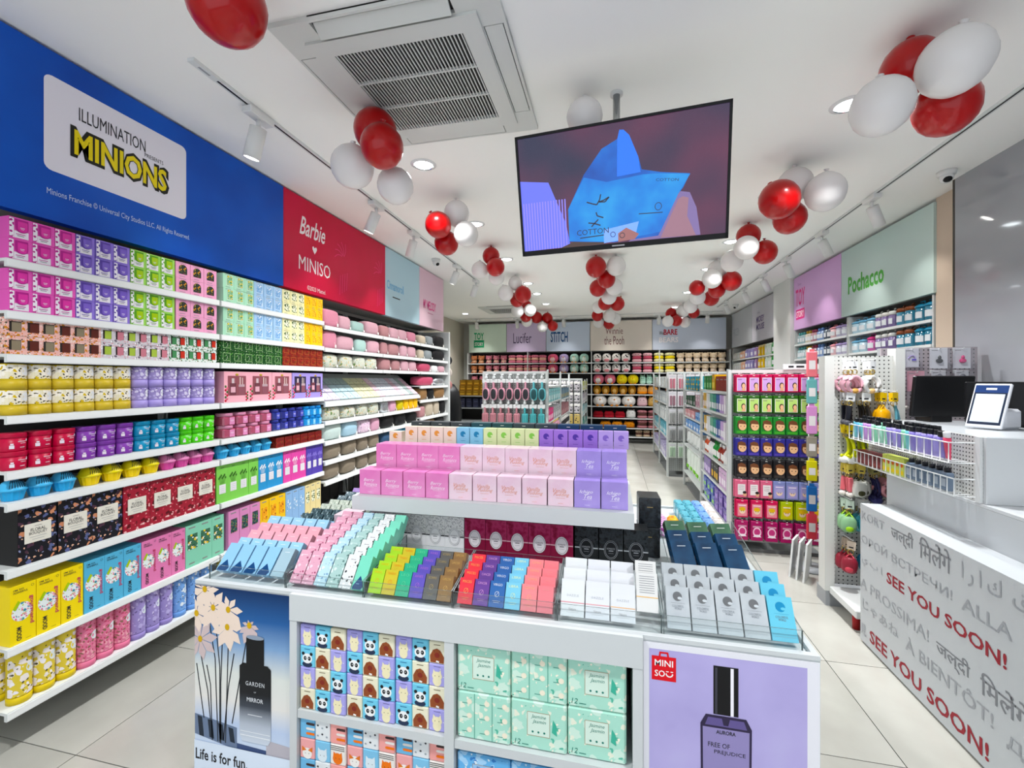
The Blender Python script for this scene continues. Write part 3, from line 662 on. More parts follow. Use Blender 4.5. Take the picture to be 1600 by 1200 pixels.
def sqbox(pm, w, trim, h=.0785):
    b = base_box(w, .1, h, pm); f = MB(); y = -.0508
    for q in (.30,): f.line((-w * q, h * .2), (w * q, h * .2), .003, y, mat(trim)); f.line((-w * q, h * .8), (w * q, h * .8), .003, y, mat(trim)); f.line((-w * q, h * .2), (-w * q, h * .8), .003, y, mat(trim)); f.line((w * q, h * .2), (w * q, h * .8), .003, y, mat(trim))
    return Proto('scented_sachet_box', 'box', [('carton', b), ('printed_frame', f)])
run(sqbox(GRN, .086, '9fc08a'), 'dark green botanical square box', 'third', z3, 2.245, 2.764, 6, 2, .079, .1)
run(sqbox(RDB, .077, 'b06a3a'), 'dark red botanical square box', 'third', z3, 2.766, 3.22, 6, 2, .079, .1)
# fourth shelf: round tins, gift sets
def tin(nm, body, band, art, R=.0405, h=.103, sticker='e9ecf0'):
    b = MB().lathe([(R, .001), (R, h)], mat(body, .4), 22)
    a = MB().arc(R + .0004, h * .42, h * .97, -1.45, 1.45, art, 10)
    bd = MB().lathe([(R + .0012, 0), (R + .0012, h * .36)], mat(band, .4), 22)
    lid = MB().lathe([(R * .96, h), (R * .96, h + .0005)], mat(band, .4), 22)
    st = MB().arcdisc(R + .0008, h * .72, .019, .62, mat(sticker, .5))
    return Proto('round_tin', 'tin', [('tin_body', b), ('floral_wrap', a), ('band', bd), ('top', lid), ('sticker', st)])
T_Y = pat('tin_yellow_art', 'e6dfc6', [('f2ece0', 30, .5, 1), ('4a4632', 60, .24, 4), ('cdb02c', 42, .3, 7)], .5, .03)
T_L = pat('tin_lavender_art', '9a8cc0', [('d8d2e8', 36, .36, 2), ('6a5a94', 60, .3, 5), ('b8acd8', 50, .3, 8)], .5, .03)
z4 = ZS[3]
run(tin('y', 'cdb646', 'c9b04a', T_Y), 'yellow round tin with white flower print', 'fourth', z4, 1.262, 1.745, 6, 2, .1046, .081)
run(tin('l', '9f90cc', 'a294d0', T_L), 'lavender round tin with white sticker', 'fourth', z4, 1.747, 2.222, 6, 2, .1046, .081, jit=.0)
def giftset(nm, base, dark, w):
    d, h = .12, .195; b = base_box(w, d, h, mat(base, .45)); y = -d / 2 - .0006
    wd = MB().fr(-w * .36, w * .36, h * .22, h * .86, y, mat(dark, .35))
    bt = MB().fr(-w * .28, -w * .04, h * .24, h * .62, y - .0008, mat('6e3f48', .2)); bt.fr(-w * .21, -w * .11, h * .62, h * .78, y - .0008, mat('c9b8bc', .3)); bt.fr(-w * .25, -w * .07, h * .32, h * .5, y - .0012, mat('d8a8b4', .4))
    b2 = MB().fr(w * .06, w * .30, h * .24, h * .5, y - .0008, mat('8a5560', .2)); b2.fr(w * .06, w * .30, h * .5, h * .58, y - .0008, mat('b8a0a6', .3)); b2.fr(w * .10, w * .14, h * .58, h * .82, y - .0008, mat('d8c8c0', .4)); b2.fr(w * .2, w * .23, h * .58, h * .8, y - .0008, mat('d8c8c0', .4))
    fl = MB()
    for k in range(9): fl.ball((-w * .5 + .012 + .012 * (k % 2), y + .002, .012 + k * .011), .009, .004, .009, mat(('b8203a', 'd86a80', '4a6a3a')[k % 3], .5), 8, 5)
    for k in range(6): fl.ball((w * .38 + .010 * (k % 2), y + .002, .012 + k * .010), .008, .004, .008, mat(('b8203a', '4a6a3a')[k % 2], .5), 8, 5)
    rb = MB().ball((0, y + .003, h * .9), .016, .006, .009, mat('b89a4a', .35), 10, 6)
    return Proto('gift_set_box', 'gift set', [('carton', b), ('window', wd, [('diffuser_bottle', bt), ('candle_jar', b2)]), ('printed_roses', fl), ('gold_bow', rb)])
run(giftset('p', 'e8acb8', '8a5058', .196), 'pink gift set with window and roses', 'fourth', z4, 2.265, 2.862, 3, 1, 0, .12)
run(giftset('v', 'a294d4', '2c2440', .178), 'lilac gift set with dark window', 'fourth', z4, 2.864, 3.222, 2, 1, 0, .12)
# fifth shelf: lidded tubs, then square jars
def tub(nm, c_, lidc, R=.0405, h=.0745):
    m = mat(c_, .35); b = MB().lathe([(R * .93, 0), (R * .97, .004), (R, h * .74)], m, 22)
    l = MB().lathe([(R * 1.03, h * .74), (R * 1.05, h * .78), (R * 1.05, h * .97), (R * 1.02, h)], mat(lidc, .35), 22)
    wm = mat('e8dfe8', .5); p = MB().arc(R + .0003, h * .16, h * .34, -.7, -.35, wm, 3); p.arc(R + .0003, h * .36, h * .44, -.62, -.4, wm, 3); p.arc(R + .0003, h * .52, h * .55, -.1, .6, wm, 4); p.arc(R + .0003, h * .42, h * .445, .1, .6, wm, 4); p.arc(R + .0003, h * .20, h * .23, .05, .5, wm, 3)
    p.arcdisc(R + .0004, h * .58, .006, .78, wm, 10)
    return Proto('hair_mask_tub', 'tub', [('tub_body', b), ('lid', l), ('printed_label', p)])
z5 = ZS[4]
run(tub('r', 'b5123f', 'ab0f3a'), 'raspberry red lidded tub', 'fifth', z5, 1.262, 1.51, 3, 2, .0752, .085)
run(tub('p', '7b3d9c', '6f3590'), 'purple lidded tub', 'fifth', z5, 1.512, 1.758, 3, 2, .0752, .085)
run(tub('b', '1d87ac', '177a9e'), 'teal blue lidded tub', 'fifth', z5, 1.76, 2.0, 3, 2, .0752, .085)
tub('r', 'b5123f', 'ab0f3a').put('raspberry red lidded tub standing alone behind the others on the fifth left shelf', (SHX - .15, 1.40, z5 + .0006), (0, 0, pi / 2), 'products on the left wall shelves')
run(tub('g', '5cc41c', '52b414', .0385), 'bright green lidded tub', 'fifth', z5, 2.0, 2.222, 3, 2, .0752, .085)
def jar(nm, body, lidc, lab, w, h=.0765):
    d = w * .92; m = mat(body, .15, coat=.6); b = MB().bbox(-w / 2, w / 2, -d / 2, d / 2, 0, h * .74, m, .008)
    l = MB().lathe([(w * .46, h * .74), (w * .49, h * .77), (w * .49, h * .98), (w * .47, h)], mat(lidc, .35), 18)
    s = MB().fr(-w * .02, w * .36, h * .08, h * .66, -d / 2 - .0007, mat(lab, .45)); s.fr(w * .05, w * .3, h * .4, h * .44, -d / 2 - .0011, mat('efe6ee')); s.fr(w * .1, w * .26, h * .3, h * .32, -d / 2 - .0011, mat('efe6ee'))
    return Proto('scent_bead_jar', 'jar', [('glass_body', b), ('lid', l), ('label_sticker', s)])
run(jar('p', 'a24a62', 'c987a4', 'd58ab4', .096), 'rose pink square jar with lilac label', 'fifth', z5, 2.262, 2.671, 4, 2, .0768, .092)
run(jar('n', '232a78', '2c3488', '4a52b4', .079), 'navy blue square jar', 'fifth', z5, 2.673, 3.004, 4, 2, .0768, .08)
run(jar('s', '2a86c8', '2a80c4', '7cc0ea', .072), 'sky blue square jar', 'fifth', z5, 3.006, 3.22, 3, 2, .0768, .075)
# sixth shelf: cupcake shaped air fresheners and flat red boxes
def cupcake(nm, cup, dome, slots):
    R, h = .040, .041; n = 28; prof = []; vs = []; fs = []
    for j, (r, z) in enumerate(((.70, 0), (.76, .004), (.97, h))):
        for i in range(n):
            q = (1 + .035 * (1 if i % 2 else -1)); a = 2 * pi * i / n; vs.append((R * r * q * cos(a), R * r * q * sin(a), z))
    for j in range(2):
        for i in range(n): k = (i + 1) % n; fs.append((j * n + i, j * n + k, (j + 1) * n + k, (j + 1) * n + i))
    fs.append(tuple(reversed(range(n))))
    c_ = MB().add(vs, fs, mat(cup, .35))
    dm = MB().lathe([(R * 1.0, h - .002), (R * 1.09, h), (R * 1.09, h + .006), (R * 1.0, h + .009), (R * .93, h + .020), (R * .74, h + .033), (R * .42, h + .041), (0, h + .044)], mat(dome, .3), 22)
    sl = MB()
    for k in range(slots):
        a = -pi / 2 + (k - (slots - 1) / 2) * .20; p = []
        for q, zq in ((.985, .012), (.935, .021), (.75, .0345), (.5, .041)): p.append((R * q * cos(a), R * q * sin(a), h + zq))
        sl.tube(p, .0013, mat('1d2a34', .7), 4)
    return Proto('cupcake_air_freshener', 'air freshener', [('fluted_cup', c_), ('dome_lid', dm, [('vent_slots', sl)])])
z6 = ZS[5]
CB = cupcake('b', '3fa2d6', '57b4e2', 8); CY = cupcake('y', 'eed016', 'e4d320', 6); CP = cupcake('p', 'd0509a', 'dc86b4', 6)
run(CB, 'sky blue cupcake shaped air freshener', 'sixth', z6, 1.262, 1.515, 3, 1, 0, .084)
run(CY, 'yellow cupcake shaped air freshener', 'sixth', z6, 1.53, 1.895, 4, 1, 0, .084)
run(CP, 'pink cupcake shaped air freshener', 'sixth', z6, 1.897, 2.222, 4, 1, 0, .084, jit=.001)
run(CB, 'far sky blue cupcake shaped air freshener', 'sixth', z6, 2.24, 2.689, 5, 1, 0, .084)
rb = MB().box(-.039, .039, -.05, .05, 0, .036, RDB); rl = MB().fr(-.03, .03, .010, .026, -.0506, mat('6a1416', .5))
run(Proto('incense_box', 'box', [('carton', rb), ('front_label', rl)]), 'flat dark red incense box', 'sixth', z6, 2.70, 3.21, 6, 2, .0365, .1)
# seventh shelf: large floral boxes, then tall boxes
BFL = pat('black_floral', '15151c', [('c88a6a', 26, .27, 1), ('e0b49a', 40, .20, 4), ('5a628c', 24, .25, 7), ('8a8fb0', 44, .17, 9), ('4a3040', 30, .25, 12)], .5, .03)
RFL = pat('red_floral', '9a2434', [('e0b0b0', 34, .24, 2), ('5a1018', 28, .30, 5), ('c84a5a', 44, .26, 8), ('f0d8d4', 52, .17, 3)], .5, .03)
def floral(pm, w, h=.232, d=.14, edge='101014'):
    b = base_box(w, d, h, mat(edge, .5), pm, pm); y = -d / 2 - .001
    b.fr(-w / 2 - .0005, -w / 2 + .001, 0, h, -d / 2 - .0006, mat(edge))
    l = MB().box(-w * .34, w * .34, y - .002, y, h * .36, h * .70, mat('e4e0d4', .6)); yy = y - .0026
    l.text('FLORAL', 0, h * .585, .013, yy, INK, width=.05); l.text('BOUQUET', 0, h * .52, .013, yy, INK, width=.06); l.fr(-.012, .012, h * .645, h * .65, yy, INK); l.fr(-.028, .028, h * .455, h * .462, yy, GREYM); l.fr(-.02, .02, h * .41, h * .416, yy, GREYM)
    return Proto('floral_gift_box', 'gift box', [('carton', b), ('label_plaque', l)])
z7 = ZS[6]
run(floral(BFL, .129), 'large black floral gift box with cream plaque', 'seventh', z7, 1.296, 1.689, 3, 1, 0, .14)
run(floral(RFL, .1275, edge='7a1826'), 'large red floral gift box with cream plaque', 'seventh', z7, 1.691, 2.205, 4, 1, 0, .14)
def tallbox(base, w, deco, lab='e6e4e8', h=.232, d=.07):
    b = base_box(w, d, h, mat(base, .42)); y = -d / 2 - .0006
    dc = MB(); random.seed(3)
    for k in range(7):
        a = -.6 + k * .2; x0 = (k - 3) * w * .05; dc.line((x0, h * .5), (x0 + sin(a) * .02, h * (.62 + .035 * (k % 3 + 1))), .0016, y, mat(deco)); dc.fd(x0 + sin(a) * .02, h * (.62 + .035 * (k % 3 + 1)), .0055, .008, y - .0002, mat(deco), 8)
    dc.fr(-.012, .012, h * .92, h * .93, y, INK)
    l = MB().fr(-w * .28, w * .30, h * .24, h * .48, y - .0006, mat(lab, .5))
    for k in range(4): l.fr(-w * .18, w * .18, h * (.27 + .05 * k), h * (.275 + .05 * k), y - .001, GREYM)
    return Proto('room_spray_box', 'box', [('carton', b), ('botanical_print', dc), ('label_sticker', l)])
run(tallbox('86cc64', .080, '3c6a2a'), 'tall green box with leaf print', 'seventh', z7, 2.215, 2.538, 4, 1, 0, .07)
run(tallbox('3a92c8', .075, 'e8eef2'), 'tall blue box with white blossom', 'seventh', z7, 2.54, 2.77, 3, 1, 0, .07)
run(tallbox('d84fa0', .080, 'f2e4ee'), 'tall hot pink box', 'seventh', z7, 2.772, 3.018, 3, 1, 0, .07)
run(tallbox('5040a0', .066, '8a7cd0'), 'tall indigo box', 'seventh', z7, 3.02, 3.222, 3, 1, 0, .07)
# eighth shelf: tall boxes with a round sweet pattern, landscape boxes
DON = pat('sweets_print', 'e6ecec', [('4a90a8', 60, .34, 1), ('e8a0b4', 66, .30, 4), ('2a2a30', 90, .16, 7), ('b0cc5a', 90, .22, 9), ('d8547a', 60, .2, 12)], .5)
def moodbox(base, w, h=.236, d=.12):
    b = base_box(w, d, h, mat(base, .42)); y = -d / 2 - .0006
    c_ = MB().fd(-.004, h * .54, w * .40, w * .46, y, DON, 20); c_.fp([(-w * .40, h * .62), (-w * .2, h * .74), (-w * .1, h * .70), (-w * .3, h * .58)], y - .0003, mat('a9c43a'))
    t = MB().text('gourmand', w * .33, h * .52, .018, y - .0006, mat('b83a5c'), width=.115, rot=-pi / 2, bold=.02); t.text('MOOD', -w * .16, h * .17, .016, y - .0006, INK, width=.055, rot=-pi / 2, bold=.02)
    t.text("I'M SO", -w * .18, h * .93, .007, y - .0006, INK, width=w * .4, bold=.01); t.text('POWERFUL', -w * .1, h * .885, .008, y - .0006, INK, width=w * .55, bold=.01); t.fr(w * .1, w * .3, h * .05, h * .054, y - .0006, INK); t.ring(w * .36, h * .94, .005, .005, .001, y - .0006, INK, 10)
    return Proto('diffuser_box', 'box', [('carton', b), ('sweets_picture', c_), ('lettering', t)])
z8 = ZS[7]
for c_, nm, a, e in (('f2d90a', 'yellow', 1.27, 1.525), ('62b2d4', 'sky blue', 1.527, 1.776), ('dc7fae', 'pink', 1.778, 2.015)):
    run(moodbox(c_, .0815 if c_ != 'dc7fae' else .0775), '%s diffuser box with round sweets picture' % nm, 'eighth', z8, a, e, 3, 1, 0, .12)
LAND = pat('mountain_print', '3c6a52', [('e2c03a', 40, .36, 3), ('dfe8e4', 44, .3, 6), ('1e3a30', 60, .3, 9)], .5)
NIGHT = pat('night_garden_print', '1c3c48', [('3f7a5a', 60, .34, 2), ('d8a04a', 90, .22, 5), ('8a4a3a', 80, .22, 8)], .5)
SUN = pat('sunset_print', 'e8a01c', [('9a4a10', 50, .30, 2), ('f8d860', 60, .32, 5)], .5)
for base, nm, pic, w, a, e, pw, pz in (('8ccdb2', 'mint green', LAND, .083, 2.017, 2.268, .72, .10), ('d48cba', 'orchid pink', NIGHT, .083, 2.30, 2.555, .6, .10), ('f0c43a', 'amber yellow', SUN, .078, 2.557, 2.796, .6, .10), ('8fb4dc', 'powder blue', FLOWB, .067, 2.798, 3.004, .6, .08), ('e4d4a0', 'sand coloured', FIG, .062, 3.006, 3.20, .6, .08)):
    run(picbox(nm, base, pic, w, .238, .09, pw=pw, ph=.36, pz=pz), '%s tall box with small landscape picture' % nm, 'eighth', z8, a, e, 3, 1, 0, .09)
# bottom shelf: tall round tubes
def rtube(body, art, band, R=.0375, h=.228):
    b = MB().lathe([(R, .001), (R, h), (R * .97, h + .001)], mat(body, .45), 22)
    a = MB().arc(R + .0004, h * .14, h * .96, -1.5, 1.5, art, 12); bd = MB().lathe([(R + .001, 0), (R + .001, h * .12)], mat(band, .45), 22); st = MB().arcdisc(R + .0009, h * .6, .020, .55, mat('dfe8ec', .5))
    return Proto('diffuser_tube', 'tube', [('tube_body', b), ('floral_wrap', a), ('band', bd), ('sticker', st)])
TB_Y = pat('tube_yellow', 'dcc65a', [('ece4e0', 26, .42, 1), ('4f4a32', 44, .22, 4), ('f0ecf0', 34, .3, 8)], .5, .03)
TB_P = pat('tube_pink', 'd87a98', [('8a6a58', 50, .30, 2), ('e8a8b4', 44, .32, 5), ('c04a6a', 60, .26, 8)], .5, .03)
TB_L = pat('tube_lavender', '9a8cc4', [('b8aedc', 34, .36, 2), ('6a5a90', 50, .24, 5), ('d0c8e8', 44, .28, 8)], .5, .03)
TB_B = pat('tube_blue', '7aa4dc', [('e8eef4', 34, .34, 2), ('5a80bc', 50, .3, 5), ('4a5a4a', 70, .2, 8)], .5, .03)
z9 = ZS[8]
run(rtube('d8c04a', TB_Y, 'd8bf3e'), 'tall yellow round tube with white flowers', 'bottom', z9, 1.285, 1.515, 3, 1, 0, .08)
rtube('d8c04a', TB_Y, 'd8bf3e').put('tall yellow floral tube tucked behind the others on the bottom left shelf', (SHX - .15, 1.31, z9 + .0006), R90, 'products on the left wall shelves')
run(rtube('d87a98', TB_P, 'da7896'), 'tall pink round tube with white sticker', 'bottom', z9, 1.517, 1.742, 3, 1, 0, .08, jit=.001)
run(rtube('9a8cc4', TB_L, '9486c0'), 'tall lavender round tube with branch print', 'bottom', z9, 1.744, 1.959, 3, 1, 0, .08, jit=.0)
run(rtube('7aa4dc', TB_B, '6f9ad4'), 'tall blue round tube with white blossoms', 'bottom', z9, 1.961, 2.21, 3, 1, 0, .08, jit=.001)

for p, nm, a, e_ in ((rtube('d8c04a', TB_Y, 'd8bf3e'), 'yellow', 2.26, 2.50), (rtube('d87a98', TB_P, 'da7896'), 'pink', 2.505, 2.745), (rtube('9a8cc4', TB_L, '9486c0'), 'lavender', 2.75, 2.985), (rtube('7aa4dc', TB_B, '6f9ad4'), 'blue', 2.99, 3.215)):
    run(p, 'far tall %s round tube' % nm, 'bottom', z9, a, e_, 3, 1, 0, .08, jit=.0)
# ------------------------------------------------------------------ left wall: pouches, wallets, bags
FLW = pat('garden_print_fabric', 'c6cabd', [('6f8a58', 22, .30, 1), ('c9b06a', 30, .25, 4), ('3f5a48', 40, .18, 7), ('e0c8b8', 34, .25, 9)], .5, .05)
LILP = pat('lilac_print_fabric', 'd9bfd0', [('8a6a90', 40, .26, 2), ('f2e6ee', 36, .32, 5)], .6, .03)
FAB = {'rose': fabric('rose_fabric', 'c98698', .7), 'blush': fabric('blush_fabric', 'c9a0aa', .7), 'mint': fabric('mint_fabric', 'a6c2bc', .7), 'dusty': fabric('dusty_rose_fabric', 'ac7f82', .7),
       'cream': fabric('cream_fabric', 'bdb19f', .7), 'grey': fabric('grey_fabric', '8a9092', .7), 'black': fabric('black_fabric', '141416', .6), 'white': fabric('white_fabric', 'dcdcdc', .7),
       'berry': fabric('berry_fabric', 'b8506a', .4), 'taupe': fabric('taupe_fabric', '857a6b', .6), 'sky': fabric('sky_fabric', 'a9c8d8', .5), 'pale': fabric('pale_mint_fabric', 'c4d4d0', .5),
       'pink': fabric('pink_fabric', 'd0a0b4', .5), 'yellow': fabric('yellow_fabric', 'eab81c', .6), 'lemon': fabric('lemon_fabric', 'c8b830', .6), 'navy': fabric('navy_fabric', '34506e', .6), 'azure': fabric('azure_fabric', '4a9cc4', .5),
       'brown': fabric('brown_fabric', '8a6a48', .6), 'silver': mat('c9ccd0', .2, .8), 'floral': FLW, 'lilac print': LILP}
def pouch(m, w, h, d, e=.55, strap=False):
    b = MB().ball((0, 0, h / 2), w / 2, d / 2, h / 2, m, 18, 10, e)
    z = MB().tube([(-w * .42, 0, h * .93), (-w * .2, -d * .02, h + .001), (w * .2, -d * .02, h + .001), (w * .42, 0, h * .93)], .004, GREYM, 5)
    t = MB().box(w * .22, w * .30, -d / 2 - .012, -d / 2 - .009, h * .05, h * .22, PAPER)
    t.tube([(w * .26, -d / 2 - .0105, h * .21), (w * .30, -d * .3, h * .6), (w * .3, -d * .05, h * .98)], .0012, PAPER, 4)
    ps = [('bag_body', b), ('zipper', z), ('price_tag', t)]
    if strap: ps.append(('strap', MB().tube([(-w * .4, 0, h * .9), (-w * .3, -.02, h * 1.25), (w * .3, -.02, h * 1.25), (w * .4, 0, h * .9)], .006, m, 5)))
    return Proto('cosmetic_pouch' if h < .2 else 'handbag', 'bag', ps)
def bags(shelf, z, items, cat='pouch'):
    cnt = {}
    for m, a, e_, h, desc in items: cnt[desc] = cnt.get(desc, 0) + 1
    seen = {}
    for m, a, e_, h, desc in items:
        i = seen.get(desc, 0); seen[desc] = i + 1
        wd = (e_ - a) * .96; d = min(.16, max(.07, wd * .6))
        p = pouch(FAB[m], wd, h, d, .5 if h < .14 else .42)
        lab = desc + (', ' + nth(i, cnt[desc]) if cnt[desc] > 1 else '') + ', ' + shelf
        p.put(lab, (SHX - .02 - d / 2, (a + e_) / 2, z + .001), (0, 0, pi / 2 + random.uniform(-.08, .08)), 'bags and pouches on the left wall')
bags('top bag shelf of left wall', ZT[0], [('rose', 3.25, 3.48, .15, 'rose pink soft pouch'), ('blush', 3.48, 3.66, .12, 'blush dotted pouch'), ('mint', 3.67, 3.90, .10, 'mint white pouch'), ('blush', 3.91, 4.17, .13, 'wide blush pouch'), ('dusty', 4.20, 4.38, .12, 'dusty rose pouch'), ('blush', 4.40, 4.60, .12, 'pleated blush pouch'), ('blush', 4.60, 4.80, .12, 'pleated blush pouch'), ('rose', 4.82, 5.05, .12, 'far rose pouch'), ('cream', 5.12, 5.36, .11, 'cream soft pouch'), ('grey', 5.38, 5.58, .12, 'grey square pouch'), ('black', 5.60, 6.0, .15, 'wide black bag')])
bags('second bag shelf of left wall', ZT[1], [('rose', 3.25, 3.44, .15, 'rose pink upright pouch'), ('blush', 3.45, 3.72, .13, 'blush printed pouch'), ('mint', 3.73, 3.93, .12, 'mint printed pouch'), ('blush', 3.95, 4.17, .13, 'blush round pouch'), ('dusty', 4.20, 4.34, .13, 'narrow dusty rose pouch'), ('dusty', 4.36, 4.62, .13, 'wide dusty rose pouch'), ('blush', 4.64, 4.80, .13, 'small blush pouch'), ('blush', 4.82, 5.06, .13, 'tall blush pouch'), ('cream', 5.12, 5.28, .11, 'cream small pouch'), ('grey', 5.30, 5.56, .12, 'grey flat pouch'), ('black', 5.58, 6.0, .14, 'black long bag')])
bags('third bag shelf of left wall', ZT[2], [('floral', 3.25, 3.47, .12, 'clear floral pouch'), ('floral', 3.49, 3.70, .12, 'leafy print pouch'), ('floral', 3.71, 3.90, .12, 'leafy print pouch'), ('floral', 3.91, 4.12, .12, 'leafy print pouch'), ('dusty', 4.2, 4.42, .13, 'dusty pink lidded pouch'), ('dusty', 4.44, 4.64, .12, 'dusty pink soft pouch'), ('blush', 4.66, 4.84, .12, 'light blush pouch'), ('blush', 4.86, 5.06, .12, 'pale blush pouch'), ('berry', 5.14, 5.52, .11, 'berry red gathered pouch'), ('white', 5.54, 5.74, .09, 'white knitted pouch'), ('blush', 5.76, 6.0, .09, 'pink knitted pouch')])
bags('fifth bag shelf of left wall', ZT[4], [('floral', 3.25, 3.50, .12, 'green garden print pouch'), ('floral', 3.51, 3.74, .11, 'round garden print pouch'), ('floral', 3.75, 3.95, .12, 'second garden print pouch'), ('floral', 3.96, 4.16, .12, 'third garden print pouch'), ('silver', 4.21, 4.36, .12, 'silver pouch'), ('pink', 4.38, 4.54, .12, 'pink phone pouch'), ('lemon', 4.56, 4.70, .12, 'lemon phone pouch'), ('yellow', 4.71, 4.83, .15, 'bright yellow plush bag'), ('yellow', 4.84, 4.95, .15, 'bright yellow plush bag'), ('yellow', 4.96, 5.08, .15, 'bright yellow plush bag')])
bags('sixth bag shelf of left wall', ZT[5], [('pale', 3.25, 3.52, .14, 'pale mint dome pouch'), ('sky', 3.53, 3.78, .14, 'sky blue dome pouch'), ('lilac print', 3.79, 4.0, .13, 'lilac print pouch'), ('pink', 4.01, 4.17, .13, 'shiny pink pouch'), ('black', 4.21, 4.50, .13, 'black zip pouch'), ('black', 4.52, 4.80, .13, 'black zip pouch'), ('black', 4.82, 5.08, .13, 'black zip pouch')])
bags('seventh bag shelf of left wall', ZT[6], [('taupe', 3.25, 3.52, .13, 'taupe leather pouch'), ('taupe', 3.53, 3.76, .13, 'taupe leather pouch'), ('taupe', 3.77, 3.96, .13, 'taupe leather pouch'), ('taupe', 3.97, 4.17, .13, 'taupe leather pouch'), ('navy', 4.21, 4.44, .11, 'navy blue pouch'), ('azure', 4.46, 4.70, .13, 'azure blue pouch'), ('azure', 4.72, 5.0, .12, 'azure blue pouch')])
bags('eighth bag shelf of left wall', ZT[7], [('taupe', 3.25, 3.50, .13, 'boxy taupe pouch'), ('taupe', 3.51, 3.76, .13, 'boxy taupe pouch'), ('taupe', 3.77, 3.95, .13, 'boxy taupe pouch'), ('taupe', 3.96, 4.17, .13, 'boxy taupe pouch'), ('navy', 4.21, 4.5, .12, 'large navy pouch'), ('navy', 4.52, 4.8, .12, 'large navy pouch')])
for z, nm, its in ((ZU[3], 'fourth', [('berry', 5.13, 5.60, .12, 'berry gathered satin bag'), ('silver', 5.62, 6.02, .10, 'silver satin bag')]), (ZU[4], 'fifth', [('brown', 5.14, 5.40, .15, 'brown crossbody bag'), ('black', 5.42, 5.60, .14, 'black crossbody bag'), ('brown', 5.62, 6.0, .15, 'tan handbag')]), (ZU[5], 'sixth', [('dusty', 5.13, 5.32, .14, 'dusty shoulder bag'), ('cream', 5.34, 5.58, .18, 'cream shoulder bag'), ('cream', 5.60, 5.80, .18, 'ivory shoulder bag'), ('black', 5.82, 6.02, .18, 'black shoulder bag')]), (ZU[6], 'seventh', [('white', 5.14, 5.40, .15, 'white handbag'), ('brown', 5.42, 5.64, .15, 'brown handbag'), ('black', 5.66, 6.02, .15, 'black handbag')])):
    bags('%s shelf of farthest left bay' % nm, z, its)
# sloped wallet display on the fourth bag shelf
wd = MB().add([(-.30, 0, .252), (-.012, 0, .012), (-.012, 1.84, .012), (-.30, 1.84, .252), (-.30, 0, 0), (-.012, 0, 0), (-.012, 1.84, 0), (-.30, 1.84, 0)], [(0, 1, 2, 3), (4, 7, 6, 5), (0, 4, 5, 1), (3, 2, 6, 7), (0, 3, 7, 4), (1, 5, 6, 2)], mat('9b9d9c', .6))
ws = thing('sloped_display', 'sloped grey display board carrying rows of pastel wallets on the left wall', 'display', (SHX, 3.24, ZT[3] + .001)); obj('sloped_board', wd, ws); obj('front_lip', MB().box(-.011, -.004, 0, 1.84, 0, .012, SHELFM), ws)
def wallet(hexc):
    b = MB().bbox(-.052, .052, -.045, .045, 0, .014, mat(hexc, .45), .003); f = MB().box(-.052, .052, -.005, -.0035, .014, .0145, mat('8d9190', .5)); s_ = MB().lathe([(.005, .0145), (.004, .017)], CHROME, 8, 0, -.02)
    return Proto('wallet', 'wallet', [('leather_body', b), ('flap_seam', f), ('snap', s_)])
WC = {'lilac': wallet('d4cbe0'), 'pale aqua': wallet('b9d0d6'), 'grey green': wallet('a2b0ae'), 'cream': wallet('d9d7b4'), 'blush pink': wallet('ddc0cc'), 'icy white': wallet('dadde6')}
plan = ['lilac', 'lilac', 'pale aqua', 'pale aqua', 'pale aqua', 'cream', 'cream', 'cream', 'blush pink', 'icy white', 'icy white', 'icy white', 'blush pink', 'icy white', 'grey green', 'blush pink']
ang = math.atan2(.24, .288)
for r in range(3):
    for i, nm in enumerate(plan):
        y = 3.30 + i * .113; t_ = .05 + r * .10
        x = SHX - .012 - t_ * cos(ang); z = ZT[3] + .0135 + t_ * sin(ang)
        n2 = nm if not (r == 2 and nm in ('pale aqua', 'lilac')) else 'grey green'
        WC[n2].put('%s wallet, %s from the near end in the %s row of the sloped display' % (n2, ORD[i], ('front', 'middle', 'rear')[r]), (x, y, z), (-0 + ang, 0, pi / 2), 'pastel wallets on the sloped display')
# black and white handbags hanging below the lowest bag shelf
hb = [('black', 3.27, 3.50), ('black', 3.52, 3.74), ('black', 3.76, 3.95), ('white', 3.97, 4.16), ('brown', 4.20, 4.42), ('black', 4.44, 4.7)]
for i, (m, a, e_) in enumerate(hb):
    w_ = (e_ - a) * .95; h = .26
    p = Proto('handbag', 'bag', [('bag_body', MB().ball((0, 0, -.30), w_ / 2, .06, h / 2, FAB[m], 16, 10, .4)), ('strap', MB().tube([(-w_ * .36, 0, -.19), (-w_ * .25, 0, -.05), (-.02, 0, -.012), (.02, 0, -.012), (w_ * .25, 0, -.05), (w_ * .36, 0, -.19)], .006, FAB['brown' if m == 'brown' else 'black'], 5)), ('clasp', MB().box(-w_ * .25, w_ * .25, -.066, -.060, -.245, -.238, CHROME))])
    o = p.put('%s handbag hanging %s under the lowest bag shelf' % (m, ORD[i] + ' from the near end'), (SHX - .10, (a + e_) / 2, ZT[7] - .03), (0, 0, pi / 2), 'handbags hanging under the bag shelves')
    hk = thing('display_hook', 'wire hook for the %s hanging handbag under the bag shelf' % ORD[i], 'hook', (SHX - .10, (a + e_) / 2, ZT[7] - .013), (0, 0, 0), 'wire hooks for handbags')
    obj('wire', MB().tube([(-.12, 0, -.001), (-.12, 0, -.026), (.05, 0, -.026), (.06, 0, -.012)], .0025, CHROME, 5), hk); obj('mount', MB().box(-.13, -.11, -.01, .01, -.006, 0, CHROME), hk)
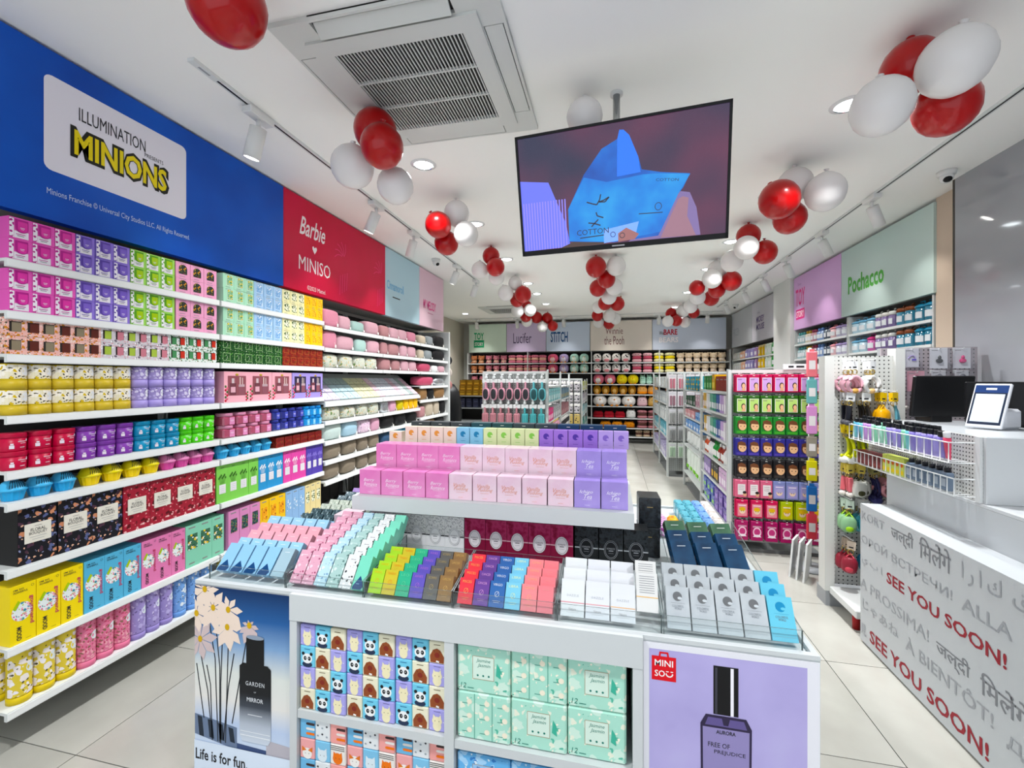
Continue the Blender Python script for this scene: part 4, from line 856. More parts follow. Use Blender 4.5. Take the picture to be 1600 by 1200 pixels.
# ------------------------------------------------------------------ central display island
GW = mat('c9cdce', 0.35); GW2 = mat('c6cacc', 0.4)
G0, G1, GF, GB, GT = -1.50, 0.54, 1.33, 2.72, 0.75
isl = thing('display_island', 'white central display island with open front compartments and raised middle shelf', 'display island', (0, 0, 0))
MX0, MX1 = -1.085, 0.085
ib = obj('top_board', MB().box(G0, G1, GF, GB, GT - .05, GT, GW), isl)
for nm, x0, x1, y0, y1 in (('front_rim', G0, G1, GF - .002, GF + .016, ), ('left_rim', G0, G0 + .016, GF + .016, GB), ('right_rim', G1 - .016, G1, GF + .016, GB), ('rear_rim', G0 + .016, G1 - .016, GB - .016, GB)):
    obj('rim', MB().box(x0, x1, y0, y1, GT, GT + .012, GW), ib)
obj('front_fascia', MB().box(MX0, MX1, GF - .018, GF - .001, .672, GT + .012, GW), isl)
obj('left_wing_panel', MB().box(G0, MX0 - .001, GF, GF + .03, .03, GT - .051, GW), isl)
obj('right_wing_panel', MB().box(MX1 + .001, G1, GF, GF + .03, .03, GT - .051, GW), isl)
obj('left_side_panel', MB().box(G0, G0 + .02, GF + .031, GB, .03, GT - .051, GW), isl)
obj('right_side_panel', MB().box(G1 - .02, G1, GF + .031, GB, .03, GT - .051, GW), isl)
obj('rear_panel', MB().box(G0 + .021, G1 - .021, GB - .02, GB, .03, GT - .051, GW), isl)
obj('cabinet_back', MB().box(MX0, MX1, GF + .40, GF + .415, .03, GT - .051, mat('4c4e50', .6)), isl)
for x0, x1 in ((MX0, MX0 + .028), (-.519, -.487), (MX1 - .028, MX1)):
    obj('upright_divider', MB().box(x0, x1, GF - .016, GF + .40, .03, .6715, GW), isl)
for x0, x1 in ((MX0 + .0285, -.5195), (-.4865, MX1 - .0285)):
    for z in (.365, .055): obj('compartment_shelf', MB().box(x0, x1, GF - .012, GF + .399, z - .028, z, GW), isl)
obj('plinth', MB().box(G0 + .04, G1 - .04, GF + .05, GB - .05, 0, .029, mat('5a5c5c', .6)), isl)
# raised shelf on the island
rz = obj('raised_shelf', MB().box(-1.106, .08, 1.72, 2.28, .935, .995, GW), isl)
for x in (-1.09, .05): obj('shelf_leg', MB().box(x, x + .016, 1.93, 2.26, GT + .0005, .9345, GW2), rz)
obj('shelf_back', MB().box(-1.07, .045, 2.25, 2.262, GT + .0005, .9345, mat('3c3d40', .6)), rz)
st_ = [(1.85, 1.965, 1.096), (1.966, 2.06, 1.195), (2.061, 2.22, 1.215)]
for a, e_, z in st_: obj('step', MB().box(-1.08, .06, a, e_, .9955, z, GW2), rz)
# posters ---------------------------------------------------------------------
PF = GF - .0015
p1 = thing('poster', 'printed poster of dark perfume bottle and pale flowers on the left island front', 'poster', ((G0 + MX0) / 2 - .001, PF, 0))
w2 = (MX0 - G0) / 2 - .002
SKY = ramp('poster_dusk', [(0.0, 'cfdcee'), (0.16, 'bccbe4'), (0.30, 'e2e0dc'), (0.48, 'd9ddd8'), (0.66, '7f9fc4'), (0.82, '2a5a94'), (1.0, '0d2c58')], rough=.4, grad=('Z', .17, .745))
obj('poster_sheet', MB().box(-w2, w2, -.002, 0, .05, .745, SKY), p1)
def q1(u, v): # poster coordinates from measured proportions
    return (-w2 + u * 2 * w2, .745 - v * .575)
PYY = -.0026
fl_, stm, btl, ltr, tbl = MB(), MB(), MB(), MB(), MB()
PETA = mat('e8d6c8', .6); PETB = mat('c9b8b8', .6); CORE = mat('c9a428', .6); STEM = mat('23262c', .6)
for (u, v, r, dn, c_) in ((.11, .02, .055, .3, PETA), (.20, .13, .065, .2, PETA), (.36, .13, .06, .5, PETA), (.35, .24, .06, .4, PETA), (.06, .34, .06, 0, PETB), (.58, .21, .045, .9, PETB), (.02, .18, .05, .2, PETA)):
    cx, cz = q1(u, v)
    for k in range(8):
        a = 2 * pi * k / 8 + .2; r = r * 1.0; l = 1.3 * r * (1 - .35 * dn * max(0, sin(a)))
        tip = (cx + l * cos(a) * (1 - .3 * dn), cz + l * sin(a) - dn * r * .5)
        n_ = (-(tip[1] - cz) * .22, (tip[0] - cx) * .22); md = (cx * .4 + tip[0] * .6, cz * .4 + tip[1] * .6)
        pts = [(cx, cz), (md[0] - n_[0], md[1] - n_[1]), tip, (md[0] + n_[0], md[1] + n_[1])]
        pts = [(max(-w2, min(w2, px)), min(.745, pz)) for px, pz in pts]
        fl_.fp(pts, PYY - .0002 - .00004 * k, c_)
    fl_.fd(cx, cz, .010, .012, PYY - .0010, CORE, 10)
for pts in (((.14, .16), (.22, .45), (.24, .80), (.25, .97)), ((.22, .2), (.27, .5), (.27, .97)), ((.30, .28), (.28, .6), (.28, .98)), ((.36, .33), (.33, .97)), ((.42, .4), (.36, .62), (.31, .95)), ((.06, .42), (.14, .66), (.17, .85)), ((.02, .5), (.10, .84)), ((.13, .5), (.17, .62), (.19, .97)), ((.55, .3), (.5, .48), (.40, .84))):
    for p_, q_ in zip(pts, pts[1:]): stm.line(q1(*p_), q1(*q_), .0042, PYY, STEM)
tbl.fp([q1(.0, .82), q1(.45, .86), q1(.45, 1.0), q1(.0, .95)], PYY + .0003, mat('6a7a94', .5))
for k in range(4): tbl.fp([q1(.03 + k * .11, .83 + k * .012), q1(.08 + k * .11, .835 + k * .012), q1(.10 + k * .11, .96), q1(.05 + k * .11, .955)], PYY, mat('1d2836', .5))
tbl.fp([q1(.45, .955), q1(.75, .965), q1(.75, 1.0), q1(.45, 1.0)], PYY + .0001, mat('3a4c74', .5)); tbl.fp([q1(.75, .90), q1(1, .915), q1(1, 1.0), q1(.75, 1.0)], PYY, mat('b8b4bc', .5))
GLASSG = ramp('printed_bottle_fade', [(0.0, 'cdd6e2'), (0.22, 'b4bcc8'), (0.45, '3c424c'), (0.62, '0c1016'), (1.0, '080a0e')], rough=.35, grad=('Z', .21, .49))
bx0, bx1 = q1(.48, 0)[0], q1(.80, 0)[0]; bt, bb = q1(0, .445)[1], q1(0, .93)[1]
btl.fp([(bx0, bb + .02), (bx0 + .012, bb), (bx1 - .012, bb), (bx1, bb + .02), (bx1, bt - .012), (bx1 - .014, bt), (bx0 + .014, bt), (bx0, bt - .012)], PYY - .0011, GLASSG)
btl.line((bx0 + .004, bb + .022), (bx1 - .004, bb + .022), .003, PYY - .0014, mat('eef2f6')); btl.line((bx0 + .004, bb + .036), (bx1 - .004, bb + .036), .002, PYY - .0014, mat('eef2f6'))
nx0, nx1 = q1(.55, 0)[0], q1(.73, 0)[0]; btl.fp([(nx0, bt - .001), (nx1, bt - .001), (nx1, q1(0, .28)[1]), (nx0, q1(0, .28)[1])], PYY - .0013, mat('0a0c10', .35)); btl.fd((nx0 + nx1) / 2, q1(0, .28)[1], (nx1 - nx0) / 2, .008, PYY - .0016, mat('8c98a8', .4))
bc = (bx0 + bx1) / 2; WT = mat('d9dde2', .5)
btl.text('GARDEN', bc, q1(0, .567)[1], .015, PYY - .0018, WT, width=.078, space=1.2); btl.text('OF', bc, q1(0, .617)[1], .005, PYY - .0018, WT); btl.text('MIRROR', bc, q1(0, .666)[1], .015, PYY - .0018, WT, width=.068, bold=.01); btl.fr(bc - .03, bc + .03, q1(0, .762)[1], q1(0, .757)[1], PYY - .0018, WT)
obj('printed_table', tbl, p1); obj('printed_stems', stm, p1); obj('printed_flowers', fl_, p1); obj('printed_bottle', btl, p1)
ft = MB().fp([(-w2, .05), (w2, .05), (w2, .178), (-w2, .178)], PYY - .0021, mat('dbe6f4', .5)); obj('caption_strip', ft, p1)
lt = MB().text('Life is for fun.', q1(.29, 0)[0], .130, .040, PYY - .0025, INK, width=.225, bold=.02); obj('lettering', lt, p1)
p2 = thing('poster', 'lavender poster with tall perfume bottle and red shop emblem on the right island front', 'poster', ((G1 + MX1) / 2, PF, 0))
w2 = (G1 - MX1) / 2 - .002
obj('poster_sheet', MB().box(-w2, w2, -.002, 0, .05, .745, mat('e4e4ea', .4)), p2)
LAV = ramp('poster_lavender', [(0.3, 'a79fce'), (0.6, 'b3abd8'), (0.8, 'bab6dc')], scale=5, rough=.4)
obj('lavender_print', MB().fr(-w2 + .016, w2 - .03, .05, .728, -.0024, LAV), p2)
em = MB(); ex, ez = -w2 + .056, .676; RD = mat('cf0f2b', .45); WL = mat('f6f2f2', .5)
em.fr(ex - .033, ex + .033, ez - .036, ez + .033, PYY - .0004, RD); em.fp([(ex - .014, ez + .033), (ex - .012, ez + .046), (ex + .012, ez + .046), (ex + .014, ez + .033), (ex + .009, ez + .033), (ex + .008, ez + .041), (ex - .008, ez + .041), (ex - .009, ez + .033)], PYY - .0004, RD)
em.text('MINI', ex, ez + .014, .018, PYY - .0008, WL, width=.05, bold=.012); em.text('SO', ex - .011, ez - .016, .018, PYY - .0008, WL, width=.028, bold=.012)
for k in range(6): a0 = pi + pi * k / 6; a1 = pi + pi * (k + 1) / 6; em.line((ex + .015 + .009 * cos(a0), ez - .014 + .009 * sin(a0)), (ex + .015 + .009 * cos(a1), ez - .014 + .009 * sin(a1)), .0035, PYY - .0008, WL)
em.fr(ex + .006, ex + .013, ez - .010, ez - .0075, PYY - .0008, WL); em.fr(ex + .018, ex + .025, ez - .010, ez - .0075, PYY - .0008, WL)
obj('shop_emblem', em, p2)
bt2 = MB(); cx = -.006; UP = .078; VG = mat('8f86b4', .3); VD = mat('2c2440', .3)
bt2.fr(cx - .032, cx + .032, .490, .625, PYY - .0006, mat('0a0a0e', .3)); bt2.fr(cx + .012, cx + .020, .490, .622, PYY - .0009, mat('f0eef4', .3)); bt2.fr(cx - .028, cx - .022, .492, .62, PYY - .0009, mat('3a3a44', .3))
bt2.fp([(cx - .062, .05 - UP + .001), (cx - .066, .46), (cx - .052, .487), (cx + .052, .487), (cx + .066, .46), (cx + .062, .05 - UP + .001)], PYY - .0006, VD); bt2.fp([(cx - .056, .05 - UP + .001), (cx - .060, .452), (cx + .060, .452), (cx + .056, .05 - UP + .001)], PYY - .0009, VG); bt2.fp([(cx - .054, .458), (cx - .046, .480), (cx + .046, .480), (cx + .054, .458)], PYY - .0009, mat('5f5488', .3)); bt2.fp([(cx - .012, .487), (cx - .006, .462), (cx + .006, .462), (cx + .012, .487)], PYY - .0012, VD)
obj('printed_bottle', bt2, p2, (0, 0, .078))
l3 = MB().text('AURORA', cx, .520, .011, PYY - .0014, INK, width=.05, bold=.02); obj('lettering', l3, p2)
l3 = MB().text('FREE OF', cx - .018, .483, .013, PYY - .0014, INK, width=.056); l3.text('PREJUDICE', cx + .01, .463, .013, PYY - .0014, INK, width=.08); obj('lettering', l3, p2)
# tissue packs in the front compartments --------------------------------------
def pack(base, draw, w=.0575, h=.072, d=.10):
    b = MB().bbox(-w / 2, w / 2, -d / 2, d / 2, 0, h, mat(base, .35), .003); f = MB(); draw(f, w, h, -d / 2 - .0006)
    return Proto('tissue_pack', 'tissue pack', [('wrapper', b), ('printed_animal', f)])
def face_cat(f, w, h, y):
    c_ = mat('ece4c0', .5); f.fd(0, h * .26, w * .26, h * .24, y, c_); f.fd(0, h * .48, w * .30, h * .20, y - .0001, c_)
    for s in (-1, 1): f.fp([(s * w * .26, h * .52), (s * w * .22, h * .78), (s * w * .06, h * .62)], y - .0002, c_); f.fd(s * w * .12, h * .48, .0014, .0016, y - .0004, INK, 6)
    f.fr(-w * .2, w * .2, h * .88, h * .90, y, mat('5a5480'))
    for k in range(5): f.fd(w * (-.38 + .19 * k), h * (.12 + .17 * ((k * 3) % 5)), .0018, .0018, y, mat('e8e4f4'), 6)
def face_panda(f, w, h, y):
    f.fd(0, h * .14, w * .34, h * .14, y, mat('22304a')); f.fd(0, h * .42, w * .34, h * .24, y - .0001, mat('eef0f0'))
    for s in (-1, 1): f.fd(s * w * .27, h * .64, w * .10, h * .08, y - .0002, mat('16181c')); f.fd(s * w * .14, h * .42, w * .10, h * .10, y - .0002, mat('16181c')); f.fd(s * w * .12, h * .43, .0014, .0018, y - .0004, mat('f4f4f4'), 6)
    f.fr(-w * .2, w * .2, h * .84, h * .87, y, mat('2a6a94'))
def face_bear(f, w, h, y):
    c_ = mat('8a4a2c', .5); f.fp([(-w * .4, h * .06), (w * .4, h * .06), (w * .42, h * .34), (w * .2, h * .62), (0, h * .70), (-w * .24, h * .62), (-w * .42, h * .36)], y, c_); f.fd(0, h * .40, w * .16, h * .12, y - .0002, mat('7a2a20'))
    for s in (-1, 1): f.fd(s * w * .16, h * .54, .0013, .0016, y - .0004, INK, 6)
    f.fr(-w * .2, w * .2, h * .84, h * .87, y, mat('6a5a40')); f.fp([(-.004, h * .10), (.006, h * .07), (.008, h * .14), (-.002, h * .17)], y - .0003, PAPER)
PKS = [('violet cat', pack('a8a4e0', face_cat)), ('aqua panda', pack('7cc8e2', face_panda)), ('cream bear', pack('e8e4cc', face_bear))]
seq = ['012012012', '120120120', '021021012', '210210120']
for r in range(4):
    for i in range(9):
        k = int(seq[3 - r][i]); nm, p = PKS[k]
        x = -1.0545 + .0015 + .0295 + i * .0588 + (.0012 if i >= 3 else 0) + (.0012 if i >= 6 else 0); dz = -.0 * (i // 3)
        p.put('%s print tissue pack, %s column, %s row from bottom, upper left compartment' % (nm, ORD[i], ORD[r]), (x, GF + .045 + .004 * (i // 3), .3658 + r * .0726), (0, 0, 0), 'animal tissue packs in the island')
def f_stripe(f, w, h, y):
    for k in range(3): f.fr(-w * .45, w * .45, h * (.72 + .09 * k), h * (.75 + .09 * k), y, mat('2a2a30'))
    f.fd(0, h * .32, w * .32, h * .28, y, mat('e87a2a')); [f.fp([(s * w * .3, h * .4), (s * w * .26, h * .66), (s * w * .08, h * .5)], y - .0001, mat('e87a2a')) for s in (-1, 1)]
    for s in (-1, 1): f.fd(s * w * .12, h * .34, .0014, .0016, y - .0004, INK, 6)
def f_ocat(f, w, h, y):
    f.fd(0, h * .28, w * .32, h * .28, y, mat('f0ece8')); f.fp([(-w * .34, h * .36), (-w * .36, h * .62), (-w * .04, h * .44)], y - .0002, mat('d87a3a')); f.fp([(w * .34, h * .36), (w * .36, h * .62), (w * .04, h * .44)], y - .0002, mat('d87a3a'))
    for s in (-1, 1): f.fd(s * w * .12, h * .28, .0014, .0016, y - .0004, INK, 6)
def f_wcat(f, w, h, y):
    f.fd(0, h * .30, w * .32, h * .30, y, mat('dce8ee')); [f.fp([(s * w * .3, h * .4), (s * w * .28, h * .7), (s * w * .06, h * .54)], y - .0001, mat('dce8ee')) for s in (-1, 1)]
    for s in (-1, 1): f.fd(s * w * .12, h * .32, .0014, .0016, y - .0004, INK, 6)
def f_paw(f, w, h, y):
    for k in range(6): f.fd(w * (-.3 + .3 * (k % 3)), h * (.25 + .4 * (k // 3) + .1 * (k % 2)), .004, .0035, y, mat(('9aa4ac', '3a3a40')[k % 2]), 7)
def f_arm(f, w, h, y):
    for k in range(3): f.fr(w * .02, w * .5, h * (.2 + .24 * k), h * (.32 + .24 * k), y, mat(('e87a2a', 'e8e4e0', '3a2a2a')[k])); f.fd(w * .02, h * (.26 + .24 * k), .006, h * .06, y - .0001, mat(('e87a2a', 'e8e4e0', '3a2a2a')[k]), 8)
PK2 = [('blue paws', pack('76b4da', f_arm)), ('white dotted', pack('e2e6e8', f_paw)), ('salmon paws', pack('eaa4a0', f_arm)), ('salmon cat', pack('eaa8a8', f_ocat)), ('blue cat', pack('86c0e0', f_wcat)), ('striped orange', pack('ece8e2', f_stripe))]
for r in range(4):
    for i in range(9):
        k = (i % 3) + (3 if (r % 2 == 0) else 0)
        nm, p = PK2[k]; x = -1.0545 + .0015 + .0295 + i * .0588 + (.0012 if i >= 3 else 0) + (.0012 if i >= 6 else 0)
        p.put('%s tissue pack, %s column, %s row from bottom, lower left compartment' % (nm, ORD[i], ORD[r]), (x, GF + .045 + .006 * (i // 3), .0558 + r * .0700), (0, 0, 0), 'animal tissue packs in the island', (1, 1, .96))
JAS = pat('jasmine_print', 'aedccb', [('cfe8da', 20, .36, 2), ('e6ead8', 26, .24, 8), ('62b39c', 30, .15, 5), ('f2eedc', 44, .16, 11)], .4, .03)
BLU = pat('bluebell_print', '6fb0e0', [('a8d0ee', 24, .34, 2), ('3f7cc0', 30, .26, 5), ('e0ecf4', 44, .18, 8)], .4, .03)
def jas(label_side, pm, c_, w=.172, h=.148):
    d = .12; b = MB().bbox(-w / 2, w / 2, -d / 2, d / 2, 0, h, pm, .005); y = -d / 2 - .0006; f = MB(); TG = mat(c_)
    if label_side:
        f.fr(-w * .20, w * .20, h * .30, h * .78, y, mat('d5e8dc' if pm is JAS else '9cc4e6', .5)); 
        for a, e_ in (((-.2, .3), (.2, .3)), ((.2, .3), (.2, .78)), ((.2, .78), (-.2, .78)), ((-.2, .78), (-.2, .3))): f.line((a[0] * w, a[1] * h), (e_[0] * w, e_[1] * h), .0015, y - .0003, mat('b09a80'))
        f.text('Jasmine' if pm is JAS else 'Bluebell', 0, h * .69, .014, y - .0003, TG, width=.046, shear=.3); f.text('Jasmin' if pm is JAS else 'Blue', .002, h * .59, .014, y - .0003, TG, width=.042, shear=.3)
        for k in range(3): f.fd((k - 1) * .018, h * .38, .0034, .0034, y - .0003, TG, 8)
        f.text('12', -w * .38, h * .13, .016, y - .0003, TG, shear=.2); f.fr(-w * .3, -w * .18, h * .085, h * .10, y - .0003, TG)
        f.fp([(w * .24, h * .42), (w * .33, h * .36), (w * .32, h * .58), (w * .26, h * .68)], y - .0002, mat('4fae96' if pm is JAS else '3a78bc'))
        return [('wrapper', b), ('printed_label', f)]
    for k in (-1, 1): f.box(k * w / 6 - .001, k * w / 6 + .001, y - .0006, y + .001, .004, h - .004, mat('6aa898'))
    for k in range(3):
        for q in range(3): f.fr((k - 1) * w / 3 - .012, (k - 1) * w / 3 + .012, h * (.15 + .3 * q), h * (.165 + .3 * q), y, TG); f.fd((k - 1) * w / 3 + .012, h * (.30 + .3 * q - .1), .009, .009, y - .0002, mat('efe8d4'), 8)
    return [('wrapper', b), ('pack_seams', f)]
JL = Proto('tissue_bundle', 'tissue pack', jas(True, JAS, '2a7a6c')); JS = Proto('tissue_bundle', 'tissue pack', jas(False, JAS, '5a9a8c')); BLP = Proto('tissue_bundle', 'tissue pack', jas(True, BLU, '1d4a90'))
for c_, r, p, nm in ((0, 1, JL, 'labelled front of mint jasmine tissue bundle'), (0, 0, JS, 'mint jasmine tissue bundle showing three pack ends'), (1, 1, JS, 'mint jasmine tissue bundle showing three pack ends'), (1, 0, JL, 'labelled mint jasmine tissue bundle'), (2, 1, JL, 'labelled mint jasmine tissue bundle'), (2, 0, JL, 'labelled mint jasmine tissue bundle')):
    p.put('%s, %s column, %s row, right compartment' % (nm.replace('labelled front of', 'labelled'), ('left', 'middle', 'right')[c_], ('lower', 'upper')[r]), (-.395 + c_ * .1745, GF + .06 + .004 * c_, .3656 + r * .149), (0, 0, 0), 'mint tissue bundles in the island')
for c_ in range(3):
    for r in range(2): BLP.put('blue flowered tissue bundle, %s column, %s row, lower right compartment' % (('left', 'middle', 'right')[c_], ('lower', 'upper')[r]), (-.395 + c_ * .1745, GF + .06, .0556 + r * .132), (0, 0, 0), 'blue tissue bundles in the island', (1, 1, .88))
# ------------------------------------------------------------------ goods on the island
GZ = GT + .0005
def fillet_box(w, d, h, base, rough=.28): return MB().box(-w / 2, w / 2, -d / 2, d / 2, 0, h, mat(base, rough))
def cube(base, l1, l2, tc_, w=.1005, h=.106, d=.088):
    b = MB().box(-w / 2, w / 2, -d / 2, d / 2, 0, h, base); y = -d / 2 - .0006; m = mat(tc_, .35); f = MB(); g = MB()
    g.text(l1, -.004, h * .58, .017, y, m, width=.052, shear=.35); f.text(l2, .003, h * .42, .017, y, m, width=.064 if len(l2) > 4 else .03, shear=.35); f.fr(-.018, .018, h * .30, h * .31, y, m); f.fr(-.01, .01, h * .10, h * .11, y, m)
    return Proto('candle_carton', 'candle box', [('carton', b), ('script_lettering', g), ('script_lettering', f)])
PKG = ramp('pink_sheen_card', [(0.3, 'd572b0'), (0.6, 'dd8cbe'), (0.8, 'e6aed2')], scale=9, rough=.22)
VAN = ramp('vanilla_sheen_card', [(0.3, 'dcb8cc'), (0.55, 'e4cdd8'), (0.8, 'ecc4d4')], scale=9, rough=.22)
LIL = ramp('lilac_sheen_card', [(0.3, '9582c8'), (0.6, 'a592d6'), (0.8, 'b8a8e0')], scale=9, rough=.22)
C1, C2, C3 = cube(PKG, 'Berry', 'Romance', 'f6e2f0'), cube(VAN, 'Vanilla', 'Pudding', 'd8987e'), cube(LIL, 'Ichigo', 'Tea', 'efeaf8')
for row, (x0, x1, y, z) in enumerate(((-1.093, .06, 1.755, .9958), (-1.069, .058, 1.857, 1.0963))):
    n = 11; pit = (x1 - x0) / n
    for i in range(n):
        p, nm, k, nn = (C1, 'hot pink candle carton with white script', i, 4) if i < 4 else ((C2, 'pale vanilla pink candle carton with script', i - 4, 5) if i < 9 else (C3, 'lilac candle carton with white script', i - 9, 2))
        p.put('%s, %s, %s row of the raised shelf' % (nm, nth(k, nn), ('front', 'second')[row]), (x0 + pit * (i + .5), y + .045, z), (0, 0, random.uniform(-.01, .01)), 'candle cartons on the island')
def moon(base, disc, w=.063, h=.076, d=.045):
    b = MB().box(-w / 2, w / 2, -d / 2, d / 2, 0, h, mat(base, .3)); y = -d / 2 - .0006
    f = MB().fd(0, h * .62, .013, .0135, y, mat(disc, .35), 16); f.fd(.008, h * .56, .0055, .004, y - .0003, mat(base, .3), 10); f.fr(-.017, .017, h * .33, h * .335, y, mat(disc)); f.fr(-.011, .011, h * .2, h * .22, y, mat(disc))
    return Proto('perfume_carton', 'perfume box', [('carton', b), ('moon_print', f)])
MO = [('peach', moon('e8dccb', 'd99a50'), 4), ('aqua', moon('8cc4dc', '2a7ca4'), 2), ('lime', moon('d8e2b0', '86c25c'), 4), ('violet', moon('9a72cc', '4a2c94'), 4), ('pale lilac', moon('b9a0dc', '8468bc'), 2)]
x = -.985; tot = 16; pit = 1.055 / 16; i = 0
for nm, p, n in MO:
    for k in range(n):
        p.put('small %s perfume box with moon print, %s, on the raised shelf' % (nm, nth(k, n)), (-.985 + pit * (i + .5), 2.005, 1.1955), (0, 0, random.uniform(-.01, .01)), 'small perfume boxes on the island'); i += 1
lb = moon('e8dccb', 'd99a50', .063, .05, .045); lb.put('short peach perfume box at the left end of the raised shelf', (-1.035, 2.0, 1.1955), (0, 0, .05), 'small perfume boxes on the island')
def dk(base):
    w, h, d = .1, .072, .06; b = MB().box(-w / 2, w / 2, -d / 2, d / 2, 0, h, mat(base, .35)); f = MB().fr(-.008, .008, h * .84, h * .87, -d / 2 - .0006, PAPER); [f.fr(-.03, .03, h * (.68 - .09 * k), h * (.70 - .09 * k), -d / 2 - .0006, mat('9fb0b8')) for k in range(3)]
    return Proto('dark_perfume_carton', 'perfume box', [('carton', b), ('fine_print', f)])
DK = [('charcoal', '3e4448', 3), ('dark teal', '2c5056', 2), ('slate', '3a464e', 2), ('deep blue', '1c3f60', 3)]
i = 0
for nm, c_, n in DK:
    p = dk(c_)
    for k in range(n): p.put('%s perfume box, %s, in the rearmost row of the raised shelf' % (nm, nth(k, n)), (-1.0 + .1065 * (i + .5), 2.105, 1.2155), (0, 0, 0), 'dark perfume boxes on the island'); i += 1
# oval label boxes under the raised shelf
TOIL = pat('grey_toile', 'e4e2e2', [('8c8a8c', 120, .28, 2), ('bcbabc', 80, .34, 6)], .5, .03)
GARN = ramp('garnet_waves', [(0.35, '7c1034'), (0.5, 'a83860'), (0.62, '8a1840')], scale=30, rough=.3)
BLKW = ramp('black_waves', [(0.35, '0e1012'), (0.52, '2e3236'), (0.62, '121416')], scale=40, rough=.2)
def oval(top, low, band, ov, ink, w, h=.156, d=.09):
    b = MB().box(-w / 2, w / 2, -d / 2, d / 2, 0, h, mat(low, .35)); y = -d / 2 - .0006
    b.fr(-w / 2, w / 2, h * .48, h, y, top); b.fr(-w / 2, w / 2, h * .45, h * .48, y - .0002, mat(band, .4))
    f = MB().fd(0, h * .46, w * .30, h * .24, y - .0006, mat(ov, .45), 20); f.ring(0, h * .46, w * .25, h * .205, .0012, y - .001, mat(ink)); f.ring(0, h * .46, w * .30, h * .24, .001, y - .001, mat(ink))
    f.text('ROMANTIC', 0, h * .49, .007, y - .001, mat(ink), width=.032); f.fr(-.009, .009, h * .425, h * .445, y - .001, mat(ink)); f.fr(-.01, .01, h * .37, h * .375, y - .001, mat(ink))
    return Proto('perfume_gift_carton', 'perfume box', [('carton', b), ('oval_label', f)])
for p, nm, x0, x1, n in ((oval(TOIL, 'e6e5e7', '26262a', 'eae9eb', '6a6a70', .087), 'grey toile perfume carton with oval label', -1.06, -.62, 5), (oval(GARN, '7a0c34', 'd8a8b4', 'e2dce0', '4a4046', .0915), 'garnet red perfume carton with white oval label', -.618, -.155, 5), (oval(BLKW, '16191b', 'b8bcc0', '14161a', 'a9adb2', .092), 'black perfume carton with silver oval label', -.150, .138, 3)):
    pit = (x1 - x0) / n
    for k in range(n): p.put('%s, %s, under the raised shelf' % (nm, nth(k, n)), (x0 + pit * (k + .5), 1.845, GZ), (0, 0, random.uniform(-.01, .01)), 'oval label cartons on the island')
pc = Proto('plain_carton', 'box', [('carton', MB().box(-.05, .05, -.05, .05, 0, .145, ramp('pale_pink_card', [(0.3, 'cdb8c0'), (0.7, 'd8c6cc')], rough=.5))), ('lid_seam', MB().box(-.0505, .0505, -.0505, .0505, .118, .1195, mat('a9969c')))])
pc.put('pale pinkish grey carton beside the raised shelf legs', (-1.165, 1.80, GZ), (0, 0, .04))
bs_ = Proto('black_carton', 'perfume box', [('carton', MB().bbox(-.045, .045, -.06, .06, 0, .125, ramp('black_ribbed_card', [(0.4, '14171b'), (0.6, '2c3238')], scale=50, rough=.25), .004)), ('gold_mark', MB().fr(-.012, .012, .085, .088, -.0606, mat('b8a070', .3, .8)))])
bs_.put('lower ribbed black carton stacked beside the raised shelf', (.15, 2.0, GZ), (0, 0, 0), 'ribbed black cartons'); bs_.put('upper ribbed black carton stacked beside the raised shelf', (.152, 2.0, GZ + .1255), (0, 0, .03), 'ribbed black cartons')
# leaning perfume boxes in clear trays
def lean_box(base, deco, w, h, d=.029, text=None, tcol='e4c08a', pm=None, lab=None):
    b = MB().box(-w / 2, w / 2, -d / 2, d / 2, 0, h, pm or mat(base, .25, coat=.3)); y = -d / 2 - .0006; f = MB(); m = mat(tcol, .3)
    if text: f.text(text, 0, h * .86, h * .07 if h > .1 else .0075, y, m, width=w * .62)
    if deco == 'emblem': f.ring(0, h * .5, w * .15, w * .17, .0012, y, m, 12); f.line((-w * .1, h * .40), (w * .1, h * .60), .001, y, m); f.fr(-w * .25, w * .25, h * .24, h * .25, y, m); f.fr(-w * .18, w * .18, h * .18, h * .19, y, m)
    elif deco == 'moon': f.fd(0, h * .76, w * .20, w * .20, y, m, 16); f.fd(w * .1, h * .72, w * .1, w * .06, y - .0003, mat(base, .25), 10); f.fr(-w * .3, w * .3, h * .60, h * .604, y, m); f.text('COLORFUL', 0, h * .53, .006, y, mat('70767c'), width=w * .5); f.text('WORLD', 0, h * .47, .006, y, mat('70767c'), width=w * .3); f.fr(-w * .4, w * .4, h * .10, h * .104, y, mat('8a9096'))
    elif deco == 'band': f.fr(-w / 2, w / 2, h * .36, h * .385, y, mat(lab)); f.text('DAZZLE', 0, h * .56, .006, y, mat('a9adb2'), width=w * .5, space=1.2); f.text('Nature', 0, h * .2, .007, y, mat('9a9a9c'), width=w * .3); f.fr(-w * .25, w * .25, h * .11, h * .12, y, mat('c4c4c6'))
    elif deco == 'print': [f.fr(-w * .35, w * .35, h * (.9 - .06 * k), h * (.915 - .06 * k), y, mat('8a8c90')) for k in range(8)]; f.fr(-w / 2, w / 2, h * .36, h * .385, y, mat('e0b87a'))
    elif deco == 'diamond': f.fp([(-w * .44, 0.001), (w * .30, 0.001), (w * .44, h * .12), (-w * .02, h * .40), (-w * .44, h * .10)], y, mat('17406e', .3)); f.fr(-w * .2, w * .05, h * .16, h * .175, y - .0003, mat('9ab4cc'))
    else: f.fr(-w * .2, w * .2, h * .84, h * .86, y, m)
    return Proto('perfume_box', 'perfume box', [('carton', b), ('front_print', f)])
